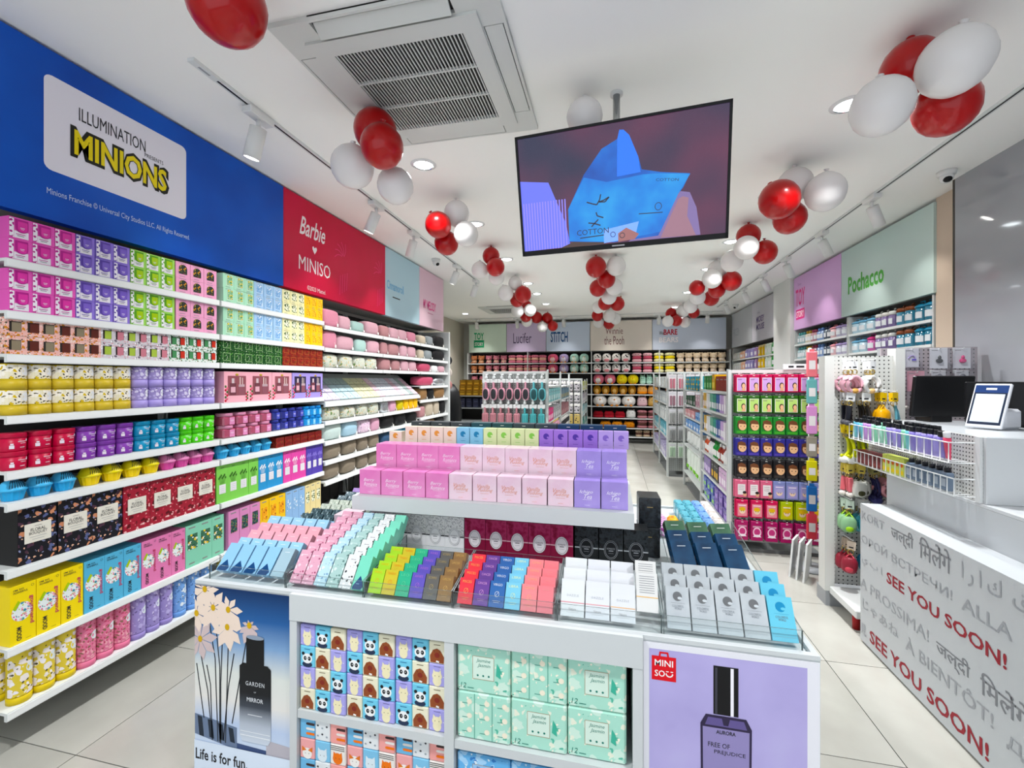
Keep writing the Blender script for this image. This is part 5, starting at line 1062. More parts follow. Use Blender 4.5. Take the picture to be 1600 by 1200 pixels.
def lean_rows(cols, x0, pit, y0, z0, rows, dy, dz, ang, label, group='leaning perfume boxes in clear trays', rz=0.0, names=None, d=.0285):
    """cols: list of (colour name, proto or list of protos by row)"""
    for r in range(rows):
        for i, (nm, p) in enumerate(cols):
            q = p[min(r, len(p) - 1)] if isinstance(p, list) else p
            n = names[r] if names else nm
            lab = '%s %s, %s column, %s row' % (n, label, ORD[i], ORD[r])
            q.put(lab, (x0 + pit * (i + .5), y0 + r * dy + d / 2 * cos(ang), z0 + r * dz + d / 2 * sin(ang) + .001), (-ang, 0, rz), group)
A30 = radians(30)
def tray(label, x0, x1, y0, y1, hf=.056, hb=.10, front=True):
    t = thing('acrylic_tray', label, 'tray', (x0, y0, GZ + .001), group='clear acrylic trays on the island'); w_, d_ = x1 - x0, y1 - y0; k = .003
    def wall(nm, p0, p1, h0, h1, tx_, ty_):
        (xa, ya), (xb, yb) = p0, p1; vs = [(xa, ya, 0), (xb, yb, 0), (xb, yb, h1), (xa, ya, h0), (xa + tx_, ya + ty_, 0), (xb + tx_, yb + ty_, 0), (xb + tx_, yb + ty_, h1), (xa + tx_, ya + ty_, h0)]
        m = MB().add(vs, [(0, 1, 2, 3), (5, 4, 7, 6), (0, 4, 5, 1)], ACRYL); m.add(vs, [(3, 2, 6, 7), (1, 5, 6, 2), (0, 3, 7, 4)], ACEDGE); obj(nm, m, t)
    wall('front_wall', (0, 0), (w_, 0), hf, hf, 0, k); wall('side_wall', (0, k), (0, d_), hf, hb, k, 0); wall('side_wall', (w_ - k, k), (w_ - k, d_), hf, hb, k, 0); wall('rear_wall', (k, d_ - k), (w_ - k, d_ - k), hb, hb, 0, k)
    return t
Y0 = GF + .034
tray('clear acrylic tray of light blue perfume boxes at the left island corner', -1.476, -1.148, Y0, 1.70)
tray('clear acrylic tray of flower print perfume boxes left of the lime boxes', -1.144, -.836, Y0, 1.70)
tray('clear acrylic tray holding lime, green and brown perfume boxes', -.832, -.512, Y0, 1.61)
tray('clear acrylic tray holding red, blue and pink perfume boxes', -.509, -.172, Y0, 1.61)
tray('clear acrylic tray holding white perfume boxes', -.169, .142, Y0, 1.61)
tray('clear acrylic tray holding silver perfume boxes at the right island corner', .146, .512, Y0, 1.64)
tray('clear acrylic tray holding leaning dark blue and green boxes', .20, .515, 1.66, 2.12, .07, .12)
tray('long clear acrylic tray at the rear of the left island wing', -1.476, -1.22, 1.71, 2.66, .06, .08)
W1 = .048; H1 = .078
cc = [('lime', lean_box('a4cc3c', 'emblem', W1, H1, text='ARIES', tcol='d8b84a')), ('mustard', lean_box('c4b42c', 'emblem', W1, H1, text='TAURUS', tcol='d88a2a')), ('emerald', lean_box('14a880', 'emblem', W1, H1, text='LEO', tcol='6ac89a')), ('indigo', lean_box('5546a8', 'emblem', W1, H1, text='ARIES', tcol='a06ac0')), ('charcoal', lean_box('55534f', 'emblem', W1, H1, text='SCORPIO', tcol='a89468')), ('bronze', lean_box('856438', 'emblem', W1, H1, text='CAPRICORN', tcol='c8a468'))]
lean_rows(cc, -.822, .0505, Y0 + .005, GZ + .003, 4, .044, .0095, A30, 'perfume box in the lime to bronze tray')
cc = [('red', lean_box('d62c3c', 'emblem', W1 + .002, H1, text='PISCES', tcol='e8a060')), ('purple', lean_box('5c2f86', 'emblem', W1 + .002, H1, text='CANCER', tcol='c890c8')), ('royal blue', lean_box('1f5a9c', 'emblem', W1 + .002, H1, text='VIRGO', tcol='d8e0ea')), ('sky', lean_box('7cc0d8', 'emblem', W1 + .002, H1, text='LIBRA', tcol='d8e8c0')), ('coral pink', lean_box('e08488', 'emblem', W1 + .002, H1, text='GEMINI', tcol='e8a88a')), ('salmon', lean_box('df7c84', 'none', W1 + .002, H1, tcol='d88a88'))]
lean_rows(cc, -.498, .0528, Y0 + .005, GZ + .003, 4, .044, .0095, A30, 'perfume box in the red to salmon tray')
W3 = .0725
cc = [('plain white', lean_box('dfe2e4', 'band', W3, .106, lab='d89aa0')), ('rose band white', lean_box('dddfe4', 'band', W3, .106, lab='dca4a8')), ('gold band white', lean_box('dcdee2', 'band', W3, .106, lab='e0b890'))]
lean_rows(cc, -.160, .0765, Y0 + .005, GZ + .003, 3, .058, .0115, A30, 'perfume box in the white tray')
lean_rows([('text covered white', lean_box('dcdcda', 'print', .064, .11))], .071, .066, Y0 + .030, GZ + .03, 2, .05, .018, A30, 'perfume box, right end of white tray')
W4 = .066; SIL = ramp('silver_card', [(0.3, 'aeb4b8'), (0.7, 'd0d5d8')], scale=9, rough=.22, metal=.3)
sv = lean_box('c4cacd', 'moon', W4, .115, tcol='6a6c6e', pm=SIL); aq = lean_box('6cc0d8', 'moon', W4, .115, tcol='1f88b4')
lean_rows([('silver', sv)] * 4 + [('turquoise', aq)], .156, .070, Y0 + .005, GZ + .003, 3, .056, .013, A30, 'perfume box with moon print, right corner tray')
# left corner tray and rear: rows of changing colours
W5 = .053; D5 = .026; A40 = radians(42)
lbx = lean_box('8fbcdc', 'diamond', W5, .105, D5); lb2 = lean_box('9cc6e0', 'none', W5, .095, D5, tcol='dfe8f0'); pk2 = lean_box('dfa4b0', 'none', W5, .095, D5, tcol='e8c8cc'); st2 = lean_box('9fb8c4', 'none', W5, .105, D5, tcol='d0d8dc')
DKP = pat('dark_fern_print', '3f5258', [('9fb4b8', 70, .28, 2), ('22302f', 60, .3, 5)], .3, .02); CRP = pat('pale_leaf_print', 'c4ccc0', [('8fa08c', 70, .26, 2), ('e4e8dc', 60, .3, 5)], .4, .02)
GYP = pat('grey_leaf_print', '6a7a80', [('c4ccd0', 60, .3, 1), ('3a464a', 66, .28, 7)], .3, .02)
dkb = lean_box('3f5258', 'none', W5, .095, D5, pm=DKP, tcol='8fa0a4'); crb = lean_box('c4ccc0', 'none', W5, .095, D5, pm=CRP, tcol='8f9a8c'); gyb = lean_box('6a7a80', 'none', W5, .095, D5, pm=GYP, tcol='b0bcc0'); lib = lean_box('a88cc4', 'none', W5, .095, D5, tcol='c8b8d8'); pkp = lean_box('b89aa4', 'none', W5, .095, D5, pm=pat('mauve_swirl', 'b090a0', [('d8c4cc', 50, .34, 2), ('6a5a66', 60, .28, 6)], .3, .02), tcol='d8c8d0')
front5 = [('x', [lbx])] * 4 + [('x', [st2])]
def wing_rows(plan_, x0, n, y0, z0, dy, dz, label, start=0):
    for r, (nm, p) in enumerate(plan_):
        for i in range(n):
            q = p if not (nm == 'light blue diamond' and i == n - 1) else st2
            q.put('%s perfume box, %s of %s, %s row from the front, %s' % (nm if q is not st2 or nm != 'light blue diamond' else 'steel blue', ORD[i], NUM[n], ORD[r + start], label), (x0 + (W5 + .0065) * (i + .5), y0 + r * dy + .012, z0 + r * dz + .010), (-A40, 0, .0), 'perfume boxes on the left island wing')
wing_rows([('light blue diamond', lbx), ('light blue', lb2), ('pink', pk2), ('pink', pk2), ('ice blue', lb2)], -1.464, 5, Y0 + .012, GZ + .012, .053, .013, 'left wing')
wing_rows([('ice blue', lb2), ('dark fern', dkb), ('dark fern', dkb), ('pale leaf', crb), ('pale leaf', crb), ('grey leaf', gyb), ('grey leaf', gyb), ('lilac', lib), ('mauve swirl', pkp), ('mauve swirl', pkp), ('grey leaf', gyb)], -1.464, 4, 1.722, GZ + .012, .072, .003, 'rear left wing')
PKF = pat('pink_flower_card', 'd3a2b4', [('9a4a6a', 60, .24, 2), ('e8c8d2', 50, .3, 6)], .35, .02); BLF = pat('blue_flower_card', 'b4d0da', [('7a9cb8', 60, .26, 2), ('d8e6ea', 50, .3, 6)], .35, .02)
GNF = pat('green_flower_card', 'a4c0bc', [('5f807c', 60, .26, 2), ('ccdcd8', 50, .3, 6)], .35, .02); BKF = pat('black_line_flower_card', 'd6d8d8', [('3a3c40', 60, .25, 2), ('f0f0f0', 60, .3, 6)], .35, .02)
fm = [('pink flower', lean_box('d3a2b4', 'none', .046, .115, .026, pm=PKF, tcol='e8d0d8')), ('rose flower', lean_box('d3a2b4', 'none', .046, .115, .026, pm=PKF, tcol='e8d0d8')), ('blue flower', lean_box('b4d0da', 'none', .046, .115, .026, pm=BLF, tcol='d8e8ee')), ('green flower', lean_box('a4c0bc', 'none', .046, .115, .026, pm=GNF, tcol='d0e0dc')), ('black line flower', lean_box('d6d8d8', 'none', .046, .115, .026, pm=BKF, tcol='8a8c90')), ('mint', lean_box('7cccb4', 'diamond', .046, .115, .026, tcol='1d4a54'))]
lean_rows(fm, -1.139, .0498, Y0 + .010, GZ + .003, 7, .0435, .0115, radians(38), 'perfume box in the flower print tray', d=.026)
# right wing, rear: large dark leaning boxes, small packs
NV = ramp('navy_gloss_card', [(0.3, '16304c'), (0.6, '244a6c'), (0.8, '34607c')], scale=12, rough=.15); OG = ramp('olive_gloss_card', [(0.3, '3c5a48'), (0.6, '56785c'), (0.8, '7a9a78')], scale=12, rough=.15)
nvb = lean_box('1f4060', 'none', .078, .135, .035, pm=NV, tcol='c8d0d4'); ogb = lean_box('4a6a54', 'none', .078, .135, .035, pm=OG, tcol='d0d8cc')
for r, (nm, p) in enumerate((('navy blue', nvb), ('navy blue', nvb), ('olive green', ogb))):
    for i in range(3): p.put('large glossy %s box leaning in the right rear tray, %s column, %s row' % (nm, ORD[i], ORD[r]), (.268 + i * .090, 1.715 + r * .092, GZ + .022 + r * .010), (-radians(44), 0, .2), 'large leaning boxes on the right island wing')
def sock(m, w_, l_): return MB().bbox(-w_ / 2, w_ / 2, -l_ / 2, l_ / 2, 0, .05, m, .012)
CHV = bpy.data.materials.new('chevron_print'); CHV.use_nodes = True
n_ = CHV.node_tree.nodes; k_ = CHV.node_tree.links; wv = n_.new('ShaderNodeTexWave'); wv.wave_type = 'BANDS'; wv.bands_direction = 'DIAGONAL'; wv.inputs['Scale'].default_value = 18; wv.inputs['Distortion'].default_value = 1.5
tc_ = n_.new('ShaderNodeTexCoord'); k_.new(tc_.outputs['Object'], wv.inputs['Vector']); cr_ = n_.new('ShaderNodeValToRGB'); cr_.color_ramp.interpolation = 'CONSTANT'; cr_.color_ramp.elements[0].color = lin('e8d8ea'); cr_.color_ramp.elements[1].position = .5; cr_.color_ramp.elements[1].color = lin('a82c94'); k_.new(wv.outputs['Fac'], cr_.inputs[0]); k_.new(cr_.outputs[0], n_['Principled BSDF'].inputs['Base Color'])
ORG = pat('orange_flower_pack', 'e8a824', [('d85a1c', 26, .30, 2), ('f4d060', 40, .25, 6)], .5); BLS = mat('6f9fd8', .6)
for nm, m, x, y, w_, l_, rz_ in (('blue', BLS, .185, 2.32, .05, .2, .08), ('magenta and white chevron', CHV, .243, 2.31, .055, .22, .05), ('orange flower print', ORG, .302, 2.31, .052, .2, .03)):
    Proto('pouch_pack', 'pack', [('wrapper', sock(m, w_, l_)), ('seal', MB().box(-w_ / 2 + .004, w_ / 2 - .004, -l_ / 2 - .008, -l_ / 2 + .002, .014, .017, m))]).put('flat %s pack on the rear of the right island wing' % nm, (x, y, GZ), (-.0, 0, rz_), 'flat packs on the right island wing')
TEAL = ramp('teal_foil', [(0.35, '2f6f80'), (0.5, '6cb4c4'), (0.6, '3a8a9c'), (0.75, 'c4e4ea')], scale=40, rough=.2); BLUF = ramp('blue_foil', [(0.35, '3a62a0'), (0.5, '80a8d8'), (0.65, '4c7ab8'), (0.8, 'd0e0f0')], scale=40, rough=.2); PAL = ramp('pale_foil', [(0.35, 'b8aca4'), (0.55, 'e0d8d2'), (0.8, 'f0ece8')], scale=40, rough=.25)
for r in range(4):
    for i, (nm, m) in enumerate((('teal', TEAL), ('teal', TEAL), ('blue', BLUF), ('pale', PAL))):
        mb = MB().bbox(-.023, .023, -.05, .05, 0, .075, m, .008); pr_ = MB().box(-.018, .018, -.052, -.0503, .02, .05, mat('dfe6ea', .4))
        Proto('foil_soap_pack', 'pack', [('foil_wrapper', mb), ('label_sticker', pr_)]).put('%s foil wrapped pack, %s column, %s row, rear of the right island wing' % (nm, ORD[i], ORD[r]), (.357 + i * .0465, 2.26 + r * .108, GZ), (0, 0, 0), 'foil wrapped packs on the island')
# ------------------------------------------------------------------ checkout counter on the right
CW = mat('bcc0c3', 0.25); CX0, CY1 = 1.39, 2.92
ctr = thing('checkout_counter', 'white checkout counter with grey multilingual words and red lettering on its front', 'counter', (CX0, CY1, 0), (0, 0, -pi / 2))
CL_ = 3.7     # runs towards the shop front (local +x), depth along local +y
obj('front_panel', MB().box(0, CL_, 0, .155, .012, .79, CW), ctr)
obj('toe_kick', MB().box(.01, CL_, .03, .15, 0, .0115, mat('4a4b4b', .6)), ctr)
obj('rear_cabinet', MB().box(-.05, CL_, .156, .70, .0, .95, CW), ctr)
obj('top_slab', MB().box(-.05, CL_, .156, .72, .951, .965, mat('cbced0', .2)), ctr)
GL = mat('9da0a4', .5); GL2 = mat('7e8084', .5); RL = mat('8e0026', .45)
def word(t, ya, yb, za, zb, m=GL, bold=.008, nm='lettering'):
    sa, sb = CY1 - ya, CY1 - yb
    b = MB().text(t, (sa + sb) / 2, (za + zb) / 2, zb - za, -.0012, m, width=sb - sa, bold=bold); obj(nm, b, ctr)
word('KORT', 2.905, 2.69, .705, .752); word('जल्दी', 2.633, 2.46, .675, .765, GL2); word('िमलेंगे', 2.42, 2.222, .675, .775, GL2); word('ا ر ا ك', 2.165, 1.975, .672, .76, GL); word('ق ر ي ب ا', 1.93, 1.55, .672, .76, GL)
word('ОРОЙ ВСТРЕЧИ!', 2.905, 2.215, .571, .63); word('ALLA', 2.165, 1.93, .563, .618); word('PROSSIMA!', 1.86, 1.30, .563, .618, GL, 0)
word('ي ب ا', 2.905, 2.71, .445, .505); word('SEE YOU SOON!', 2.67, 1.952, .447, .505, RL, .022, 'red_lettering'); word('À BIENTÔT!', 1.88, 1.30, .44, .51)
word('A PROSSIMA!', 2.93 - .012, 2.357, .313, .37, GL, 0); word('जल्दी', 2.309, 2.12, .285, .37, GL2); word('िमलेंगे', 2.07, 1.86, .285, .375, GL2); word('ДО СКОРОЙ', 1.80, 1.25, .30, .36)
word('じゃあね', 2.895, 2.575, .200, .258); word('À BIENTÔT!', 2.52, 2.01, .190, .262); word('ДО', 1.954, 1.82, .168, .224); word('ALLA', 1.75, 1.45, .17, .23)
word('見', 2.914, 2.86, .050, .113); word('SEE YOU SOON!', 2.824, 2.03, .048, .118, RL, .022, 'red_lettering'); word('جل', 1.93, 1.75, .05, .11)
def pegmat(name, base, hole, pitch, rad, axes=('X', 'Z')):
    m = bpy.data.materials.new(name); m.use_nodes = True; N = m.node_tree.nodes; K = m.node_tree.links; b = N['Principled BSDF']; b.inputs['Roughness'].default_value = .45
    tc = N.new('ShaderNodeTexCoord'); sx = N.new('ShaderNodeSeparateXYZ'); K.new(tc.outputs['Object'], sx.inputs[0]); sq = []
    for a in axes:
        dv = N.new('ShaderNodeMath'); dv.operation = 'DIVIDE'; dv.inputs[1].default_value = pitch; K.new(sx.outputs[a], dv.inputs[0])
        fr = N.new('ShaderNodeMath'); fr.operation = 'FRACT'; K.new(dv.outputs[0], fr.inputs[0]); sb = N.new('ShaderNodeMath'); sb.operation = 'SUBTRACT'; sb.inputs[1].default_value = .5; K.new(fr.outputs[0], sb.inputs[0])
        pw = N.new('ShaderNodeMath'); pw.operation = 'MULTIPLY'; K.new(sb.outputs[0], pw.inputs[0]); K.new(sb.outputs[0], pw.inputs[1]); sq.append(pw)
    ad = N.new('ShaderNodeMath'); K.new(sq[0].outputs[0], ad.inputs[0]); K.new(sq[1].outputs[0], ad.inputs[1])
    lt = N.new('ShaderNodeMath'); lt.operation = 'LESS_THAN'; lt.inputs[1].default_value = (rad / pitch) ** 2; K.new(ad.outputs[0], lt.inputs[0])
    mx = N.new('ShaderNodeMix'); mx.data_type = 'RGBA'; mx.inputs['A'].default_value = lin(base); mx.inputs['B'].default_value = lin(hole); K.new(lt.outputs[0], mx.inputs['Factor']); K.new(mx.outputs['Result'], b.inputs['Base Color'])
    return m
PEG = pegmat('perforated_white_board', 'cfd0cc', '2c2c2c', .026, .0045); PEG2 = pegmat('perforated_grey_board', 'a8a0a4', '2c2c2c', .026, .0045)
PEGS = pegmat('perforated_side_board', 'cdcdc9', '303030', .018, .0038)
# display box on the counter with perforated side (local front -y = aisle side)
dbx = thing('display_box', 'white display box on the counter with perforated side and wire baskets', 'display box', (1.556, 3.18, .966), (0, 0, -pi / 2))
obj('perforated_side', MB().box(0, .875, 0, .012, 0, .285, PEGS), dbx); obj('end_panel', MB().box(.876, .892, 0, .56, 0, .285, mat('cdd0d2', .3)), dbx); obj('body', MB().box(0, .875, .0125, .56, 0, .277, CW), dbx); obj('lid', MB().box(0, .875, .013, .56, .2775, .286, CW), dbx); obj('corner_post', MB().box(.85, .876, -.012, -.0005, 0, .285, mat('d6d8d8', .3)), dbx)
def basket(label, x0, x1, y0, y1, z0, z1, nb, origin):
    """wire basket hung on the box: rim, base wires and upright wires (local x along, -y out)"""
    t = thing('wire_basket', label, 'basket', origin, (0, 0, -pi / 2), 'white wire baskets on the counter'); r = .0022
    obj('rim_wire', MB().tube([(x0, y1, z1), (x0, y0, z1), (x1, y0, z1), (x1, y1, z1)], .003, STEEL, 6), t); obj('base_wire', MB().tube([(x0, y1, z0), (x0, y0, z0), (x1, y0, z0), (x1, y1, z0)], .003, STEEL, 6), t)
    wm = MB().tube([(0, y0, z0), (0, y0, z1)], r, STEEL, 5).mesh('upright_wire'); bm = MB().tube([(0, y0, z0), (0, y1, z0)], r, STEEL, 5).mesh('floor_wire')
    for i in range(nb + 1):
        x = x0 + (x1 - x0) * i / nb; a = link(bpy.data.objects.new('upright_wire', wm), t); a.location.x = x; a = link(bpy.data.objects.new('floor_wire', bm), t); a.location.x = x
    return t
BO = (1.556, 3.18, .966)
basket('upper white wire basket of hand cream tubes on the counter display box', .005, .845, -.105, -.003, .165, .255, 16, BO)
basket('lower white wire basket of small boxes and bottles on the counter display box', .01, .845, -.085, -.003, .018, .095, 20, BO)
def cream(c_, cap='16181c', band='e4e2ea'):
    b = MB(); n = 14; vs = []; fs = []
    for j, (w_, d_, z) in enumerate(((.021, .0012, 0), (.0205, .006, .03), (.0185, .013, .085), (.014, .014, .098))):
        for i in range(n): a = 2 * pi * i / n; vs.append((w_ * cos(a), d_ * sin(a), z))
    for j in range(3):
        for i in range(n): k = (i + 1) % n; fs.append((j * n + i, j * n + k, (j + 1) * n + k, (j + 1) * n + i))
    fs += [tuple(reversed(range(n))), tuple(3 * n + i for i in range(n))]
    b.add(vs, fs, mat(c_, .35), True)
    return Proto('hand_cream_tube', 'tube', [('squeeze_body', b), ('cap', MB().lathe([(.0135, .0985), (.0135, .122), (.012, .124)], mat(cap, .35), 12)), ('crimp_seal', MB().box(-.021, .021, -.0014, .0014, -.006, .0005, mat(band, .4)))])
TU = {'aqua': cream('7cc4cc'), 'sky blue': cream('6aaad0'), 'orchid': cream('b48cc8'), 'pale mint': cream('a8d4c4'), 'sea green': cream('8cc8ac'), 'lavender': cream('9c94d0'), 'violet': cream('8a80c4'), 'rose': cream('d8506c', 'e6e6ea')}
sq = ['aqua', 'sky blue', 'aqua', 'orchid', 'orchid', 'pale mint', 'sea green', 'pale mint', 'sea green', 'lavender', 'lavender', 'violet', 'sea green', 'aqua', 'violet', 'lavender', 'lavender', 'violet', 'lavender', 'violet', 'rose']
for r in range(2):
    for i, c_ in enumerate(sq if r == 0 else sq[1:18]):
        s_ = .022 + i * .0393 + .02 * r; y_ = -.083 + r * .048
        p_ = Matrix.Rotation(-pi / 2, 3, 'Z') @ Vector((s_, y_, 0)) + Vector(BO)
        TU[c_].put('%s hand cream tube, %s from the far end, %s row, upper counter basket' % (c_, ORD[i] if i < 18 else ('nineteenth', 'twentieth', 'twenty-first')[i - 18], ('outer', 'inner')[r]), (p_.x, p_.y, BO[2] + .176 + .012 * r), (random.uniform(-.1, .1), random.uniform(-.12, .12), -pi / 2 + random.uniform(-.2, .2)), 'hand cream tubes in the upper basket')
def sbox(c_, d_, w_=.036, h=.082, lab='c0392b'):
    return Proto('lip_balm_box', 'box', [('carton', MB().box(-w_ / 2, w_ / 2, -.02, .02, 0, h, mat(c_, .4))), ('front_picture', MB().fd(0, h * .62, .011, .012, -.0206, mat(lab, .5), 10).fr(-.012, .012, h * .1, h * .3, -.0206, mat(d_)))])
lows = [('maroon', sbox('6e2a2c', '8a4a44', .05, .08, '4a1a1c'), 5, .052), ('lime yellow', sbox('c6d070', 'e0c43a', .036, .095, 'c85a2a'), 5, .038), ('slate', Proto('shampoo_bottle', 'bottle', [('bottle', MB().bbox(-.022, .022, -.016, .016, 0, .085, mat('6f7f92', .25), .006)), ('cap', MB().lathe([(.012, .0855), (.012, .105)], mat('15161c', .35), 12)), ('label', MB().fr(-.014, .014, .02, .055, -.0166, mat('a9b4c0', .4)))]), 6, .05)]
s_ = .025
for nm, p, n, w_ in lows:
    for k in range(n):
        q = Matrix.Rotation(-pi / 2, 3, 'Z') @ Vector((s_ + w_ / 2, -.050, 0)) + Vector(BO)
        p.put('%s %s, lower counter basket, %s from far end' % (nm, p.name.replace('_', ' '), nth(k, n)), (q.x, q.y, BO[2] + .022), (0, 0, -pi / 2), 'small goods in the lower basket'); s_ += w_
# payment display, monitors
pay = thing('payment_display', 'white payment device with tilted screen standing on the counter box', 'payment device', (1.80, 2.64, BO[2] + .287), (0, 0, -1.05))
obj('base', MB().bbox(-.06, .04, .055, .19, 0, .10, mat('d9dbe0', .25), .012), pay)
pt = obj('tilted_tablet', MB().bbox(-.085, .055, -.008, .008, 0, .235, mat('dadde2', .25), .004), pay, (0, -.002, .006), (-.38, 0, 0))
obj('screen', MB().fr(-.078, .048, .016, .225, -.0086, mat('20283a', .15)).fr(-.078, .048, .185, .225, -.0090, mat('1c3566', .2)).fr(-.07, .04, .03, .178, -.0092, mat('c3ccd8', .3)).fr(-.035, .005, .2, .21, -.0094, mat('dfe6f0')), pt)
mon = thing('checkout_monitor', 'black monitor seen from behind near the far end of the counter', 'monitor', (1.86, 3.07, BO[2] + .287), (0, 0, .2))
obj('casing', MB().bbox(-.17, .17, -.012, .012, .03, .27, BLACK, .005), mon, (0, 0, 0), (.12, 0, 0)); obj('stand', MB().bbox(-.06, .06, -.02, .09, 0, .035, BLACK, .004), mon)
mon = thing('checkout_monitor', 'large black monitor at the right edge of the counter beside the grey wall', 'monitor', (2.06, 2.80, BO[2] + .287), (0, 0, -.45))
obj('casing', MB().bbox(-.21, .21, -.012, .012, .012, .235, BLACK, .005), mon); obj('stand', MB().bbox(-.08, .04, .013, .08, 0, .02, BLACK, .004), mon)
# ------------------------------------------------------------------ accessory stands with perforated boards
std = thing('accessory_stand', 'white perforated board stand with hooks of key chains beyond the counter', 'stand', (0, 3.35, 0))
obj('left_post', MB().box(1.375, 1.432, -.03, .06, .10, 1.655, mat('d2d3cf', .4)), std); obj('right_post', MB().box(1.778, 1.83, -.03, .06, .10, 1.70, mat('d2d3cf', .4)), std)
obj('perforated_board', MB().box(1.4325, 1.7775, 0, .012, .14, 1.655, PEG), std); obj('base_deck', MB().bbox(1.40, 1.83, -.36, -.031, .085, .135, mat('d6d8d6', .35), .006), std); obj('rear_base', MB().box(1.38, 1.82, -.028, .10, .0, .0995, GREYM), std)
for x in (1.43, 1.78): obj('caster', MB().cyl(x, -.30, 0, .0845, .02, mat('8a1a1c', .5), 12), std)
hook_me = MB().tube([(0, 0, 0), (0, -.13, 0), (0, -.14, .008)], .0028, STEEL, 5)
HOOK = Proto('peg_hook', 'hook', [('wire', hook_me), ('back_clip', MB().box(-.012, .012, -.004, 0, -.012, .012, STEEL))])
def keyring(kind, c1, c2, card):
    cd = MB().box(-.016, .016, -.0006, .0006, -.042, -.004, mat(card, .5)); cd.fr(-.008, .008, -.034, -.028, -.001, INK)
    rg = MB().tube([(.011 * cos(a), 0, -.052 + .011 * sin(a)) for a in [2 * pi * k / 12 for k in range(12)]], .0022, mat('c8b070', .3, .9), 5, True)
    ch = MB(); m1, m2 = mat(c1, .35), mat(c2, .4)
    if kind == 'loop': ch.tube([(.033 * cos(a), .004 * sin(2 * a), -.105 + .033 * sin(a)) for a in [2 * pi * k / 16 for k in range(16)]], .008, m1, 7, True); ch.ball((0, 0, -.135), .016, .012, .012, m2, 10, 6)
    elif kind == 'strap': ch.tube([(0, 0, -.06), (.008, 0, -.085), (.012, 0, -.12), (0, 0, -.145)], .0065, m1, 6); ch.ball((.0, 0, -.158), .021, .014, .017, m2, 12, 7); ch.ball((.012, -.004, -.142), .007, .006, .008, m1, 8, 5); ch.ball((-.012, -.004, -.142), .007, .006, .008, m1, 8, 5)
    elif kind == 'bag': ch.ball((0, 0, -.11), .030, .020, .036, m1, 12, 8, .7); ch.ball((0, -.012, -.125), .018, .012, .014, m2, 10, 6); ch.tube([(-.014, 0, -.078), (0, 0, -.058), (.014, 0, -.078)], .003, m2, 5)
    else: ch.bbox(-.010, .010, -.006, .006, -.125, -.062, m1, .003); ch.ball((0, 0, -.138), .015, .010, .012, m2, 10, 6)
    return Proto('key_chain', 'key chain', [('header_card', cd), ('split_ring', rg), ('charm', ch)])
KR = [  # z of hook, [(x, descriptor, kind, charm, second, card, count)]
 (1.625, [(1.50, 'pink pearl loop', 'loop', 'd8a8b4', 'c89a5a', 'e8e8e8', 4), (1.61, 'white pearl loop', 'loop', 'e6e4e0', 'd8b480', 'e8e8e8', 4)]),
 (1.425, [(1.485, 'black figure', 'tag', '1c1c24', '5a5a60', 'd8d8d8', 4), (1.57, 'black and yellow', 'strap', '2a2420', 'd8b830', 'd8d8d4', 4), (1.665, 'yellow box', 'bag', 'd8a020', 'e8b84a', 'e8c41c', 3), (1.725, 'orange plush', 'strap', '6aa4b4', 'e8a41c', 'e8c41c', 2)]),
 (1.215, [(1.48, 'yellow banana strap', 'strap', 'c8cc28', 'e4e4e0', 'c8b040', 4), (1.56, 'lime plush strap', 'strap', 'c4cc1c', 'e0e0dc', 'c0a838', 4), (1.65, 'lime ring strap', 'strap', 'b8c41c', 'e4e4dc', 'c0a838', 3)]),
 (.965, [(1.475, 'coral tag', 'tag', 'd87078', 'e8e4dc', 'd8c468', 3), (1.545, 'white bone', 'bag', 'e0e0d8', '4a4a30', 'd8c468', 3), (1.615, 'navy plush', 'strap', '2a2a54', '3a3a70', 'b0a870', 3), (1.70, 'pink ring', 'loop', 'd898a0', 'e0b4b8', 'd8dcdc', 4)]),
 (.735, [(1.48, 'green globe', 'bag', '8cb48c', 'a8d850', 'c8d8c8', 4), (1.57, 'turquoise crystal', 'bag', '4a9cac', 'a8ccd8', 'd8d8d8', 4), (1.67, 'rose crystal', 'bag', 'a86a78', 'd8707c', 'd8d4d4', 4)]),
 (.475, [(1.49, 'crimson pouch', 'bag', '8a2a38', 'c84a58', 'd8c8b8', 4), (1.60, 'azure pouch', 'bag', '2a7494', '4a9cc0', 'd8dcdc', 4), (1.69, 'purple pouch', 'bag', '5a3a8c', '7c5cb0', 'd8d4dc', 3)])]
hi = 0
for z, row in KR:
    for x, nm, kind, c1, c2, card, n in row:
        HOOK.put('steel peg hook carrying %s key chains on the white stand' % nm, (x, 3.3495, z), (0, 0, 0), 'peg hooks on the accessory stand'); hi += 1
        p = keyring(kind, c1, c2, card)
        for k in range(n):
            p.put('%s key chain, %s on its hook from the front' % (nm, nth(k, n)), (x + random.uniform(-.004, .004), 3.3495 - .122 + k * .027, z - .002), (0, random.uniform(-.12, .12), random.uniform(-.5, .5)), 'key chains on the accessory stand', (1.45, 1.45, 1.45))
sd2 = thing('accessory_stand', 'grey perforated board stand with hair clip cards behind the counter', 'stand', (0, 3.60, 0))
obj('perforated_board', MB().box(1.84, 2.40, 0, .015, .9, 1.72, PEG2), sd2); obj('support_frame', MB().box(1.84, 1.87, .016, .05, 0, 1.72, GREYM).box(1.87, 2.37, .016, .05, 1.69, 1.72, GREYM).box(2.37, 2.40, .016, .05, 0, 1.72, GREYM), sd2)
